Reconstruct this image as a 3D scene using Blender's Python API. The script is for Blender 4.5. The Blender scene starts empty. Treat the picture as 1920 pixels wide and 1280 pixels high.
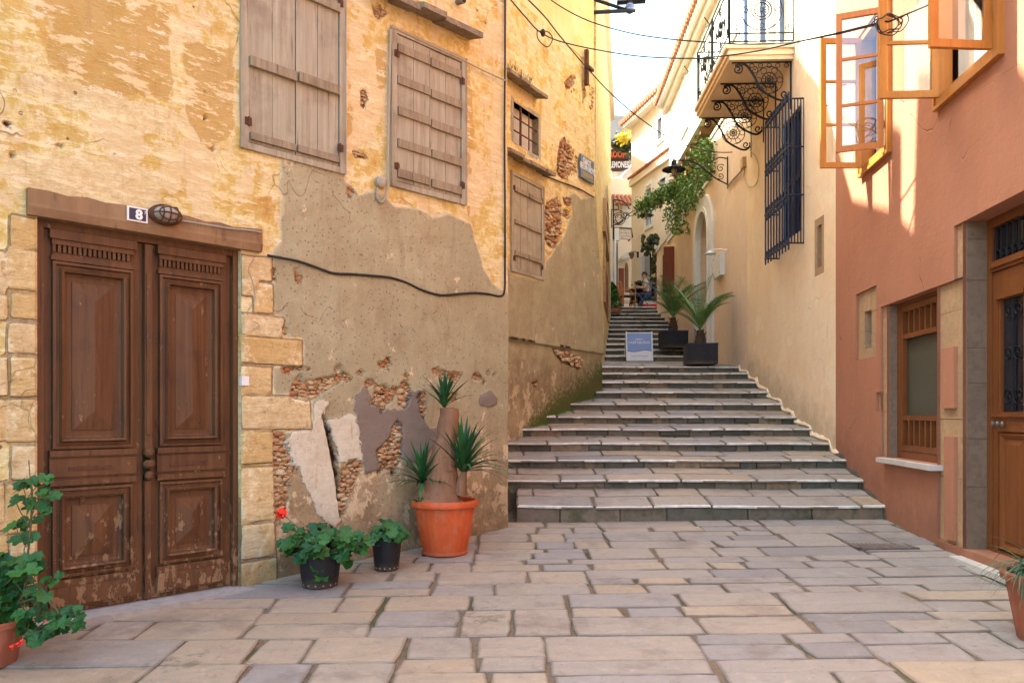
import bpy, bmesh, math, random
import numpy as np
from mathutils import Vector, Matrix, noise
random.seed(7)
rng = np.random.default_rng(11)
R = math.radians
sc = bpy.context.scene
COL = sc.collection
# ---------------------------------------------------------------- camera
F, CX, HY, EYE = 1450.0, 960.0, 775.0, 1.45
cam = bpy.data.cameras.new("camera"); camo = bpy.data.objects.new("camera", cam); COL.objects.link(camo)
camo.location = (0, 0, EYE); camo.rotation_euler = (R(90), 0, 0)
cam.sensor_width = 36; cam.lens = 36 * F / 1920; cam.shift_y = (HY - 640) / 1920
cam.clip_end = 2000; cam.clip_start = 0.05
sc.camera = camo
# ---------------------------------------------------------------- light
TO_SUN = Vector((-0.60, 0.28, 1.0)).normalized()
w = bpy.data.worlds.new("World"); sc.world = w; w.use_nodes = True
sky = w.node_tree.nodes.new("ShaderNodeTexSky"); sky.sky_type = 'NISHITA'; sky.sun_disc = False
sky.sun_elevation = math.asin(TO_SUN.z); sky.sun_rotation = math.atan2(TO_SUN.x, TO_SUN.y)
sky.air_density = 1.0; sky.dust_density = 4.0; sky.ozone_density = 0.6
bg = w.node_tree.nodes["Background"]; bg.inputs[1].default_value = 0.15
w.node_tree.links.new(sky.outputs[0], bg.inputs[0])
sl = bpy.data.lights.new("sun", 'SUN'); sl.energy = 5.0; sl.angle = R(0.6); sl.color = (1.0, 0.93, 0.82)
so = bpy.data.objects.new("sun", sl); COL.objects.link(so)
so.rotation_euler = TO_SUN.to_track_quat('Z', 'Y').to_euler(); so.location = (0, 0, 30)
vs = sc.view_settings
sc.display_settings.display_device = 'sRGB'
vs.view_transform = 'Standard'; vs.look = 'None'; vs.gamma = 1; vs.exposure = 2.68; vs.use_curve_mapping = False
vs.use_white_balance = True; vs.white_balance_temperature = 6000; vs.white_balance_tint = -6
sc.cycles.use_denoising = True
sc.cycles.max_bounces = 8; sc.cycles.diffuse_bounces = 4; sc.cycles.sample_clamp_indirect = 6
# ---------------------------------------------------------------- scene helpers
ORG = {}
def mark(o, label=None, cat=None, group=None, kind=None):
    if label: o["label"] = label
    if cat: o["category"] = cat
    if group: o["group"] = group
    if kind: o["kind"] = kind
    return o
def thing(name, loc, label=None, cat=None, group=None, kind=None):
    o = bpy.data.objects.new(name, None); o.empty_display_size = 0.2; COL.objects.link(o)
    o.location = loc; ORG[o.name] = Vector(loc)
    return mark(o, label, cat, group, kind)
def link_mesh(name, me, parent=None):
    o = bpy.data.objects.new(name, me); COL.objects.link(o)
    if parent is not None:
        org = ORG[parent.name]; o.parent = parent
    else:
        co = np.empty(len(me.vertices) * 3); me.vertices.foreach_get('co', co); co = co.reshape(-1, 3)
        org = Vector(((co[:, 0].min() + co[:, 0].max()) / 2, (co[:, 1].min() + co[:, 1].max()) / 2, co[:, 2].min()))
        o.location = org
    me.transform(Matrix.Translation(-org)); ORG[o.name] = org.copy()
    return o
def obj(name, bm, mat, parent=None, smooth=False, bevel=0, recalc=True):
    """bmesh in world space -> one mesh object (origin shared with its thing)"""
    if bevel:
        es = [e for e in bm.edges if len(e.link_faces) == 2 and e.calc_face_angle(0) > 0.6]
        bmesh.ops.bevel(bm, geom=es, offset=bevel, segments=1, affect='EDGES', clamp_overlap=True)
    if recalc: bmesh.ops.recalc_face_normals(bm, faces=bm.faces)
    me = bpy.data.meshes.new(name); bm.to_mesh(me); bm.free()
    if smooth:
        me.polygons.foreach_set('use_smooth', [True] * len(me.polygons))
        try: me.set_sharp_from_angle(angle=R(40))
        except Exception: pass
    for m in (mat if isinstance(mat, (list, tuple)) else [mat]): me.materials.append(m)
    return link_mesh(name, me, parent)
def single(name, bm, mat, label, cat, group=None, **k):
    return mark(obj(name, bm, mat, None, **k), label, cat, group)
def copy_tree(o, loc=None, rotz=None, scale=None, parent=None, label=None):
    c = o.copy(); COL.objects.link(c); c.parent = parent
    if loc is not None: c.location = loc
    if rotz is not None: c.rotation_euler[2] = rotz
    if scale is not None: c.scale = (scale,) * 3
    if label: c['label'] = label
    for ch in list(o.children): copy_tree(ch, parent=c)
    return c
class Wall:
    """vertical plane: s along it, d out of it, z up"""
    def __init__(self, x, y, ux, uy, side):
        L = math.hypot(ux, uy); self.o = (x, y); self.u = (ux / L, uy / L)
        self.n = (self.u[1] * side, -self.u[0] * side)
    def P(self, s, d, z):
        return Vector((self.o[0] + self.u[0] * s + self.n[0] * d, self.o[1] + self.u[1] * s + self.n[1] * d, z))
    def hit(self, px, py, d=0.0):
        rx = (px - CX) / F
        ox, oy = self.o[0] + self.n[0] * d, self.o[1] + self.n[1] * d
        s = (rx * oy - ox) / (self.u[0] - rx * self.u[1])
        y = oy + self.u[1] * s
        return s, EYE + (HY - py) / F * y
    def rect(self, x0, x1, y, yb):
        """pixel box -> (s0,s1,z0,z1); heights read at its middle"""
        s0, s1 = self.hit(x0, y)[0], self.hit(x1, y)[0]
        xm = (x0 + x1) / 2
        a, b = sorted((s0, s1)); return a, b, self.hit(xm, yb)[1], self.hit(xm, y)[1]
    def poly(self, pts): return [self.hit(x, y) for x, y in pts]
def at(px, py, y): return Vector(((px - CX) / F * y, y, EYE + (HY - py) / F * y))
def ground(x, y): return -0.17 + 0.01 * x + 0.053 * y
def box(bm, W, s0, s1, d0, d1, z0, z1):
    v = [bm.verts.new(W.P(s, d, z)) for s in (s0, s1) for d in (d0, d1) for z in (z0, z1)]
    for f in ((0, 1, 3, 2), (4, 6, 7, 5), (0, 4, 5, 1), (2, 3, 7, 6), (0, 2, 6, 4), (1, 5, 7, 3)): bm.faces.new([v[i] for i in f])
class Axis(Wall):
    def __init__(self, x=0, y=0, a=0):
        self.o = (x, y); self.u = (math.cos(a), math.sin(a)); self.n = (-self.u[1], self.u[0])
A0 = Axis()
def prism(bm, W, pts, d0, d1):
    a = [bm.verts.new(W.P(s, d0, z)) for s, z in pts]; b = [bm.verts.new(W.P(s, d1, z)) for s, z in pts]
    bm.faces.new(a); bm.faces.new(b[::-1]); n = len(pts)
    for i in range(n): bm.faces.new([a[i], b[i], b[(i + 1) % n], a[(i + 1) % n]])
def block(bm, foot, z0, z1):
    a = [bm.verts.new((x, y, z0)) for x, y in foot]; b = [bm.verts.new((x, y, z1)) for x, y in foot]
    bm.faces.new(a); bm.faces.new(b[::-1]); n = len(foot)
    for i in range(n): bm.faces.new([a[i], a[(i + 1) % n], b[(i + 1) % n], b[i]])
def tube(bm, pts, r, seg=6, taper=None, cap=True):
    pts = [Vector(p) for p in pts]; rings = []; n = len(pts); up = Vector((0, 0, 1)); prev = None
    for i, p in enumerate(pts):
        t = (pts[min(i + 1, n - 1)] - pts[max(i - 1, 0)]).normalized()
        if prev is None:
            prev = t.cross(up) if abs(t.z) < .95 else t.cross(Vector((1, 0, 0)))
        a = (prev - t * prev.dot(t))
        a = a.normalized() if a.length > 1e-6 else t.orthogonal().normalized()
        prev = a; b = t.cross(a)
        rr = (r[i] if isinstance(r, (list, tuple)) else r) * (1 if taper is None else 1 + (taper - 1) * i / max(1, n - 1))
        rings.append([bm.verts.new(p + (a * math.cos(q) + b * math.sin(q)) * rr) for q in [2 * math.pi * k / seg for k in range(seg)]])
    for i in range(n - 1):
        for k in range(seg):
            bm.faces.new([rings[i][k], rings[i][(k + 1) % seg], rings[i + 1][(k + 1) % seg], rings[i + 1][k]])
    if cap: bm.faces.new(rings[0]); bm.faces.new(rings[-1][::-1])
def lathe(bm, prof, c, seg=32, axis=None):
    c = Vector(c); q = axis.to_track_quat('Z', 'Y') if axis is not None else None; rings = []
    for r, z in prof:
        ring = []
        for k in range(seg):
            a = 2 * math.pi * k / seg; v = Vector((math.cos(a) * r, math.sin(a) * r, z))
            if q is not None: v = q @ v
            ring.append(bm.verts.new(c + v))
        rings.append(ring)
    for i in range(len(rings) - 1):
        for k in range(seg):
            bm.faces.new([rings[i][k], rings[i][(k + 1) % seg], rings[i + 1][(k + 1) % seg], rings[i + 1][k]])
    bm.faces.new(rings[0][::-1]); bm.faces.new(rings[-1])
def nested(bm, W, s0, s1, z0, z1, steps, ridge=None):
    """concentric moulding: steps = (inset, depth) from the outside in; ridge = depth of a raised point"""
    loops = []
    for ins, d in steps:
        loops.append([bm.verts.new(W.P(s, d, z)) for s, z in ((s0 + ins, z0 + ins), (s1 - ins, z0 + ins), (s1 - ins, z1 - ins), (s0 + ins, z1 - ins))])
    for a, b in zip(loops, loops[1:]):
        for k in range(4): bm.faces.new([a[k], a[(k + 1) % 4], b[(k + 1) % 4], b[k]])
    if ridge is None: bm.faces.new(loops[-1])
    else:
        ins = steps[-1][0]; w2 = (s1 - s0) / 2 - ins; sm = (s0 + s1) / 2
        if z1 - z0 > s1 - s0: e = [(sm, z0 + ins + w2), (sm, z1 - ins - w2)]
        else: e = [(s0 + ins + 1e-3, (z0 + z1) / 2), (s1 - ins - 1e-3, (z0 + z1) / 2)]
        p, q = [bm.verts.new(W.P(s, ridge, z)) for s, z in e]; L = loops[-1]
        if z1 - z0 > s1 - s0:
            bm.faces.new([L[0], L[1], p]); bm.faces.new([L[1], L[2], q, p]); bm.faces.new([L[2], L[3], q]); bm.faces.new([L[3], L[0], p, q])
        else:
            bm.faces.new([L[0], L[1], q, p]); bm.faces.new([L[1], L[2], q]); bm.faces.new([L[2], L[3], p, q]); bm.faces.new([L[3], L[0], p])
def spiral(W, s, d, z, r0, r1, turns, start=0.0, n=None, plane='sz'):
    n = n or max(8, int(abs(turns) * 14)); out = []
    for i in range(n + 1):
        t = i / n; r = r0 + (r1 - r0) * t; a = start + turns * 2 * math.pi * t
        if plane == 'sz': out.append(W.P(s + r * math.cos(a), d, z + r * math.sin(a)))
        else: out.append(W.P(s, d + r * math.cos(a), z + r * math.sin(a)))
    return out
def circle(W, s, d, z, r, n=14, plane='sz'): return spiral(W, s, d, z, r, r, 1, 0, n, plane)
def catmull(pts, k=8):
    pts = [Vector(p) for p in pts]; P = [pts[0] * 2 - pts[1]] + pts + [pts[-1] * 2 - pts[-2]]; out = []
    for i in range(1, len(P) - 2):
        for j in range(k):
            t = j / k; a, b, c, d = P[i - 1:i + 3]
            out.append(0.5 * ((2 * b) + (c - a) * t + (2 * a - 5 * b + 4 * c - d) * t * t + (3 * b - a - 3 * c + d) * t ** 3))
    return out + [pts[-1]]
def text(name, body, W, s, z, d, size, mat, parent, align='CENTER', ext=0.0015, sx=1.0, bold=0.0):
    cu = bpy.data.curves.new('t', 'FONT'); cu.body = body; cu.size = size; cu.align_x = align; cu.extrude = ext; cu.offset = bold
    cu.resolution_u = 3
    t = bpy.data.objects.new('t', cu); COL.objects.link(t); bpy.context.view_layer.update()
    me = bpy.data.meshes.new_from_object(t.evaluated_get(bpy.context.evaluated_depsgraph_get()))
    bpy.data.objects.remove(t); me.name = name
    sgn = getattr(W, 'flip', 1)
    for v in me.vertices: v.co = W.P(s + sgn * v.co.x * sx, d + v.co.z, z + v.co.y)
    me.materials.clear(); me.materials.append(mat)
    return link_mesh(name, me, parent)
def blade(bm, base, dirv, L, wid, droop, seg=5, fold=0.25, side=None):
    d = Vector(dirv).normalized(); p = Vector(base); pts = []
    for i in range(seg + 1):
        pts.append(p.copy()); p = p + d * (L / seg); d = (d + Vector((0, 0, -droop / seg))).normalized()
    side = side or (pts[1] - pts[0]).cross(Vector((0, 0, 1)))
    side = side.normalized() if side.length > 1e-5 else Vector((1, 0, 0))
    prev = None
    for i, q in enumerate(pts):
        t = i / seg; ww = wid * 0.5 * (0.75 + 0.9 * t - 1.65 * t * t) if i < seg else 0.0006
        tang = (pts[min(i + 1, seg)] - pts[max(i - 1, 0)]).normalized(); nn = side.cross(tang)
        row = [bm.verts.new(q - side * ww + nn * ww * fold), bm.verts.new(q), bm.verts.new(q + side * ww + nn * ww * fold)]
        if prev: bm.faces.new([prev[0], prev[1], row[1], row[0]]); bm.faces.new([prev[1], prev[2], row[2], row[1]])
        prev = row
def leaf(bm, c, nrm, r, lobes=0, stretch=1.0, cup=0.15):
    n = Vector(nrm).normalized(); a = n.orthogonal().normalized(); rot = random.random() * 6.28
    a = (Matrix.Rotation(rot, 3, n) @ a); b = n.cross(a); c = Vector(c)
    cv = bm.verts.new(c - n * r * cup); ring = []; m = 14 if lobes else 6
    for k in range(m):
        q = 2 * math.pi * k / m
        rr = r * (1 + 0.13 * math.cos(q * lobes)) if lobes else r * (1.15 if k in (0, 3) else 0.8)
        if lobes and k == 0: rr *= 0.35
        ring.append(bm.verts.new(c + a * math.cos(q) * rr * stretch + b * math.sin(q) * rr + n * random.uniform(-.08, .08) * r))
    for k in range(m): bm.faces.new([cv, ring[k], ring[(k + 1) % m]])
# ---------------------------------------------------------------- node helpers
class G:
    def __init__(s, name):
        s.m = bpy.data.materials.new(name); s.m.use_nodes = True; s.t = s.m.node_tree; s.b = s.t.nodes["Principled BSDF"]
        s.co = s.t.nodes.new("ShaderNodeTexCoord").outputs['Object']
    def n(s, typ, ins=(), **pr):
        x = s.t.nodes.new("ShaderNode" + typ)
        for k, v in pr.items(): setattr(x, k, v)
        for k, v in (ins.items() if isinstance(ins, dict) else enumerate(ins)):
            if v is not None: s.set(x.inputs[k], v)
        return x
    def set(s, inp, v):
        if isinstance(v, bpy.types.NodeSocket): s.t.links.new(v, inp)
        elif isinstance(v, (tuple, list)) and len(v) == 3 and inp.type == 'RGBA': inp.default_value = (*v, 1)
        else: inp.default_value = v
    def map(s, sc=(1, 1, 1), loc=(0, 0, 0), rot=(0, 0, 0), v=None): return s.n("Mapping", [v or s.co, loc, rot, sc]).outputs[0]
    def noise(s, scale, det=3, ro=.6, v=None, dist=0): return s.n("TexNoise", {'Vector': v or s.co, 'Scale': scale, 'Detail': det, 'Roughness': ro, 'Distortion': dist}).outputs[0]
    def vor(s, scale, v=None, feature='F1', out='Distance', rnd=1): return s.n("TexVoronoi", {'Vector': v or s.co, 'Scale': scale, 'Randomness': rnd}, feature=feature).outputs[out]
    def ramp(s, f, stops, interp='LINEAR'):
        r = s.n("ValToRGB", [f]); r.color_ramp.interpolation = interp; e = r.color_ramp.elements
        while len(e) < len(stops): e.new(0.5)
        for el, (p, c) in zip(e, stops): el.position = p; el.color = (*c, 1) if isinstance(c, tuple) else (c, c, c, 1)
        return r.outputs[0]
    def step(s, f, a, b, lo=0, hi=1): return s.n("MapRange", [f, a, b, lo, hi]).outputs[0]
    def mix(s, f, a, b, bt='MIX'):
        x = s.n("Mix", data_type='RGBA', blend_type=bt); s.set(x.inputs[0], f); s.set(x.inputs[6], a); s.set(x.inputs[7], b); return x.outputs[2]
    def m2(s, op, a, b=0.0): return s.n("Math", [a, b], operation=op).outputs[0]
    def attr(s, name, out='Fac'): return s.n("Attribute", attribute_name=name).outputs[out]
    def z(s): return s.n("SeparateXYZ", [s.co]).outputs[2]
    def done(s, col, rough=.85, h=None, dist=.01, strength=1.0, metal=0, spec=.35, **k):
        s.set(s.b.inputs['Base Color'], col); s.set(s.b.inputs['Roughness'], rough); s.b.inputs['Metallic'].default_value = metal
        s.b.inputs['Specular IOR Level'].default_value = spec
        if h is not None:
            bp = s.n("Bump", {'Height': h, 'Distance': dist, 'Strength': strength}); s.t.links.new(bp.outputs[0], s.b.inputs['Normal'])
        for q, v in k.items(): s.set(s.b.inputs[q.replace('_', ' ')], v)
        return s.m
def simple(name, col, rough=.6, metal=0, var=.12, scale=8, bump=.002, spec=.4):
    g = G(name); f = g.noise(scale, 4); c = g.mix(g.step(f, .3, .7), tuple(x * (1 - var) for x in col), tuple(min(1, x * (1 + var)) for x in col))
    return g.done(c, g.step(f, .2, .8, rough * .9, min(1, rough * 1.12)), g.noise(scale * 12, 2), bump, .6, metal, spec)
# ================================================================ materials
def old_wall_mat(name):
    """layers come from signed-distance attributes on the mesh, edges broken up by noise"""
    g = G(name); n1 = g.noise(1.1, 5, .6); n2 = g.noise(3.2, 8, .72); n3 = g.noise(18, 5, .7); n4 = g.noise(70, 3, .6); nb = g.noise(9, 4, .6)
    edge = g.m2('ADD', g.m2('MULTIPLY', g.m2('SUBTRACT', nb, .5), .13), g.m2('MULTIPLY', g.m2('SUBTRACT', n4, .5), .03))
    def lay(nm, amp=1.0, soft=.004):
        return g.step(g.m2('ADD', g.attr(nm), g.m2('MULTIPLY', edge, amp)), -soft, soft)
    # limewash: cream / straw / ochre coats peeled over each other
    c = g.ramp(n2, [(.30, (.54, .34, .095)), (.40, (.60, .43, .13)), (.47, (.76, .62, .32)), (.53, (.62, .46, .14)), (.62, (.58, .36, .10)), (.72, (.44, .23, .06))])
    pale = g.step(g.noise(2.3, 7, .62, g.map((1, 1, .7), (3, 7, 2))), .50, .535)
    c = g.mix(pale, c, g.mix(n3, (.78, .62, .34), (.64, .49, .25)))
    och = g.step(g.m2('ADD', g.noise(1.9, 6, .6, g.map((1, 1, .55), (9, 1, 4))), g.m2('MULTIPLY', g.attr('ochre'), .35)), .575, .60)
    c = g.mix(g.m2('MULTIPLY', och, .85), c, g.mix(n2, (.56, .35, .10), (.46, .29, .09)))
    cr = lay('cream', 1.2); c = g.mix(cr, c, g.mix(g.step(n3, .35, .65), (.76, .62, .34), (.62, .46, .22)))
    # stains running down, small pits
    streak = g.noise(3, 4, .6, g.map((5, 5, .35), (1, 5, 9)))
    c = g.mix(g.m2('MULTIPLY', g.step(streak, .58, .72), .45), c, (.40, .24, .10))
    pit = g.step(g.vor(7, g.map((1, 1, 1), (2, 2, 2))), .10, .06); pitc = g.m2('MULTIPLY', pit, g.step(n1, .5, .56))
    c = g.mix(pitc, c, (.30, .14, .06)); lm = g.noise(6, 7, .68, g.map((.7, .7, 2.6), (2, 2, 2))); c = g.mix(g.m2('MULTIPLY', g.step(lm, .48, .40), .28), c, (.52, .33, .12)); c = g.mix(g.m2('MULTIPLY', g.step(lm, .56, .58), .6), c, (.82, .68, .40))
    crk = g.m2('MULTIPLY', g.step(g.vor(1.1, g.n("VectorMath", [g.co, g.n("TexNoise", {'Scale': 5.0, 'Detail': 4.0}).outputs[1]], operation='ADD').outputs[0], 'DISTANCE_TO_EDGE'), .005, .0015), g.step(n1, .54, .60))
    c = g.mix(g.m2('MULTIPLY', crk, .55), c, (.30, .17, .08))
    fk = g.step(g.noise(7, 6, .7, g.map((.8, .8, 2.2), (7, 3, 5))), .60, .625); c = g.mix(g.m2('MULTIPLY', fk, .75), c, (.84, .71, .46)); sc3 = g.step(g.noise(15, 5, .75, g.map((1, 1, 1.6), (1, 8, 5))), .655, .68); c = g.mix(g.m2('MULTIPLY', sc3, .8), c, (.42, .22, .09))
    # cement render with its grit
    grit = g.vor(55, feature='F1'); spk = g.step(g.vor(26), .20, .12)
    gc = g.mix(g.step(n1, .4, .62), (.37, .325, .19), (.43, .38, .23)); gc = g.mix(g.step(n2, .35, .7), gc, (.31, .245, .14)); low = g.step(g.m2('ADD', g.z(), g.m2('MULTIPLY', n2, .8)), 1.9, 1.2); gc = g.mix(g.m2('MULTIPLY', low, .8), gc, g.mix(g.step(n2, .35, .65), (.42, .29, .155), (.26, .175, .095)))
    gc = g.mix(g.m2('MULTIPLY', spk, .55), gc, (.13, .09, .06)); gc = g.mix(g.m2('MULTIPLY', g.step(n4, .58, .7), .5), gc, (.55, .45, .30))
    fl = g.step(g.m2('ADD', g.noise(5, 7, .72, g.map((1, 1, .8), (4, 4, 8))), g.m2('MULTIPLY', low, .10)), .63, .65); gc = g.mix(fl, gc, g.mix(n4, (.66, .54, .35), (.55, .40, .22))); vst = g.step(g.noise(4, 6, .7, g.map((3.5, 3.5, .5), (8, 2, 2))), .55, .75); gc = g.mix(g.m2('MULTIPLY', vst, .35), gc, (.56, .47, .31)); dst = g.step(g.noise(4, 6, .7, g.map((2.5, 2.5, .4), (1, 2, 7))), .56, .72); gc = g.mix(g.m2('MULTIPLY', dst, .4), gc, (.20, .13, .075))
    m = lay('grey', .8); c = g.mix(m, c, gc)
    # rubble and brick showing
    vd = g.n('VectorMath', [g.n('TexNoise', {'Scale': 14.0, 'Detail': 4.0}).outputs[1], (.09, .09, .09)], operation='MULTIPLY').outputs[0]; vs_ = g.map((1, 1, 1.7), v=g.n('VectorMath', [g.co, vd], operation='ADD').outputs[0]); ve = g.vor(15, vs_, 'DISTANCE_TO_EDGE'); vc = g.vor(15, vs_, 'F1', 'Color')
    sep = g.n("SeparateXYZ", [vc]).outputs[0]
    bc = g.ramp(sep, [(.0, (.36, .11, .03)), (.3, (.48, .19, .06)), (.5, (.60, .40, .19)), (.7, (.68, .54, .33)), (1, (.42, .16, .05))], 'LINEAR')
    bc = g.mix(.45, bc, (.34, .19, .09)); bc = g.mix(g.step(ve, .09, .0, 0, .75), bc, (.30, .15, .06)); bc = g.mix(g.step(n3, .35, .7), bc, (.50, .30, .14)); bc = g.mix(g.step(n2, .52, .6), bc, (.40, .13, .035))
    mb = lay('brick', 1.3); c = g.mix(mb, c, bc)
    fr_ = g.step(g.m2('ABSOLUTE', g.m2('ADD', g.attr('grey'), g.m2('MULTIPLY', edge, .8))), .022, .004); c = g.mix(g.m2('MULTIPLY', fr_, g.step(n3, .35, .6)), c, (.62, .50, .32)); md = lay('dark', .7); dc = g.mix(g.noise(6, 6, .7, g.map((.4, .4, 2))), (.17, .13, .10), (.27, .215, .17)); c = g.mix(md, c, dc)
    mw = lay('white', 1.1); wc = g.mix(g.step(n3, .3, .7), (.66, .60, .46), (.55, .47, .33)); wc = g.mix(g.step(g.noise(5, 5, .7, g.map((3, 3, .5))), .60, .68), wc, (.50, .34, .17)); c = g.mix(mw, c, wc)
    # ashlar blocks
    ms = lay('stone', .5, .006); tone = g.attr('tone')
    stc = g.ramp(tone, [(0, (.60, .40, .15)), (.35, (.68, .49, .22)), (.7, (.72, .58, .34)), (1, (.62, .44, .20))]); stc = g.mix(g.step(n3, .35, .75), stc, (.50, .33, .14))
    stc = g.mix(g.m2('MULTIPLY', g.step(g.vor(40), .16, .08), .6), stc, (.30, .17, .07)); stc = g.mix(g.step(n2, .54, .62), stc, (.80, .68, .42)); stc = g.mix(g.m2('MULTIPLY', g.step(g.noise(11, 7, .75), .56, .62), .7), stc, (.40, .23, .09)); stc = g.mix(g.m2('MULTIPLY', g.step(g.noise(9, 4, .7, g.map((1, 1, 6))), .58, .66), .5), stc, (.48, .32, .14)); c = g.mix(ms, c, stc)
    jn = g.m2('MULTIPLY', g.step(g.m2('ABSOLUTE', g.m2('ADD', g.attr('stone'), g.m2('MULTIPLY', edge, .15))), .008, .003), g.step(n2, .3, .5)); c = g.mix(g.m2('MULTIPLY', jn, .7), c, (.22, .13, .07))
    hole = lay('hole', .6, .012); c = g.mix(hole, c, (.035, .015, .008))
    mo = g.step(g.m2('ADD', g.attr('moss'), g.m2('MULTIPLY', g.m2('SUBTRACT', n3, .5), .9)), -.06, .22); c = g.mix(mo, c, g.mix(n3, (.035, .055, .012), (.12, .14, .03)))
    dirt = g.step(g.m2('ADD', g.attr('dirt'), g.m2('MULTIPLY', g.m2('SUBTRACT', n2, .5), .55)), 0, .30); c = g.mix(g.m2('MULTIPLY', dirt, .78), c, (.13, .075, .035))
    lam_ = g.noise(6, 7, .68, g.map((.7, .7, 2.6), (2, 2, 2))); h = g.m2('ADD', g.m2('ADD', g.m2('MULTIPLY', n3, .5), g.m2('MULTIPLY', g.m2('MULTIPLY', g.step(lam_, .40, .60), .5), g.m2('SUBTRACT', 1.0, m))), g.m2('MULTIPLY', n4, .25)); h = g.m2('ADD', h, g.m2('MULTIPLY', pale, .16)); h = g.m2('SUBTRACT', h, g.m2('MULTIPLY', pitc, 1.2)); h = g.m2('SUBTRACT', h, crk)
    h = g.m2('ADD', h, g.m2('MULTIPLY', m, .5)); h = g.m2('SUBTRACT', h, g.m2('MULTIPLY', m, g.m2('MULTIPLY', spk, .45)))
    h = g.m2('ADD', h, g.m2('MULTIPLY', mb, g.step(ve, 0, .14, -1.8, .9))); h = g.m2('ADD', h, g.m2('MULTIPLY', md, .6)); h = g.m2('ADD', h, g.m2('MULTIPLY', mw, .9)); h = g.m2('SUBTRACT', h, g.m2('MULTIPLY', jn, 1.5))
    return g.done(c, .92, h, .012, .9, spec=.2)
M = {}
M['oldwall'] = old_wall_mat('peeling_limewash')
def stucco(name, a, b, stain=(.3, .2, .12), sc_=.9, amt=.35):
    g = G(name); n1 = g.noise(sc_, 4, .55); n2 = g.noise(5, 6, .65); n3 = g.noise(60, 3, .6); n4 = g.noise(1.9, 7, .62, g.map(loc=(3, 8, 1)))
    c = g.mix(g.step(n1, .35, .65), a, b); c = g.mix(g.m2('MULTIPLY', g.step(n2, .45, .75), .35), c, tuple(x * .80 for x in a)); c = g.mix(g.m2('MULTIPLY', g.step(n4, .56, .60), .30), c, tuple(min(.9, x * 1.18) for x in b))
    st = g.step(g.noise(2, 5, .65, g.map((5, 5, .3))), .56, .8); c = g.mix(g.m2('MULTIPLY', st, amt), c, stain)
    warp_ = g.n("VectorMath", [g.co, g.n("TexNoise", {'Scale': 4.0, 'Detail': 4.0}).outputs[1]], operation='ADD').outputs[0]
    cr = g.m2('MULTIPLY', g.step(g.vor(.7, warp_, 'DISTANCE_TO_EDGE'), .004, .001), g.step(n1, .48, .56)); c = g.mix(g.m2('MULTIPLY', cr, .5), c, stain)
    sp = g.step(g.noise(22, 4, .8), .70, .74); c = g.mix(g.m2('MULTIPLY', sp, .4), c, stain)
    fo = g.step(g.m2('MULTIPLY', g.m2('MAXIMUM', g.attr('dirt'), 0.0), g.m2('MULTIPLY', n2, 2.0)), .10, .42); c = g.mix(g.m2('MULTIPLY', fo, .45), c, tuple(x * .55 for x in stain)); tr = g.noise(9, 4, .6, g.map((1, 1, 2.5), rot=(0, .4, 0)))
    return g.done(c, .9, g.m2('SUBTRACT', g.m2('ADD', g.m2('MULTIPLY', n3, .4), g.m2('ADD', g.m2('MULTIPLY', n2, 1.0), g.m2('MULTIPLY', tr, .8))), cr), .006, .8, spec=.2)
M['terra'] = stucco('terracotta_stucco', (.43, .188, .108), (.385, .162, .092), (.28, .125, .08))
M['cream'] = stucco('apricot_stucco', (.80, .58, .36), (.82, .65, .45), (.56, .39, .24), amt=.25)
M['pinkw'] = stucco('pale_pink_stucco', (.74, .54, .38), (.76, .58, .43), (.56, .38, .26), amt=.25)
M['peach'] = stucco('peach_stucco', (.82, .66, .50), (.84, .70, .55), (.68, .5, .36))
M['yellow'] = stucco('yellow_limewash', (.68, .50, .20), (.72, .58, .30), (.55, .34, .10), 2.5, .6)
M['whitew'] = stucco('white_stucco', (.80, .77, .70), (.78, .73, .65), (.6, .55, .5), amt=.2)
M['trimw'] = simple('white_trim', (.74, .71, .66), .7, var=.05)
M['orangew'] = stucco('orange_wall', (.50, .24, .09), (.42, .2, .09), (.3, .14, .08), 3, .5)
def stonemat(name, a, b, d, scale=3.0, rough=.85, pits=.5):
    g = G(name); n1 = g.noise(scale, 5, .6); n2 = g.noise(scale * 6, 5, .7); n3 = g.noise(90, 2)
    c = g.mix(g.step(n1, .35, .65), a, b); c = g.mix(g.step(n2, .45, .8), c, d); p = g.step(g.vor(34), .15, .07); c = g.mix(g.m2('MULTIPLY', p, pits), c, tuple(x * .5 for x in d))
    return g.done(c, rough, g.m2('SUBTRACT', g.m2('ADD', n2, g.m2('MULTIPLY', n3, .3)), g.m2('MULTIPLY', p, pits)), .008, .8, spec=.25)
M['ashlar'] = stonemat('ashlar_stone', (.47, .30, .155), (.39, .25, .14), (.30, .18, .10))
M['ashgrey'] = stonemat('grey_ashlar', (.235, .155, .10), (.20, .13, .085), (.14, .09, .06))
M['rough'] = stonemat('rubble_stone', (.40, .35, .30), (.34, .30, .27), (.25, .21, .19), 2)
M['ledge'] = stonemat('drip_stone', (.22, .17, .12), (.32, .25, .16), (.08, .065, .05), 5)
M['marble'] = simple('white_marble', (.56, .50, .44), .4, var=.06, scale=5)
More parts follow.
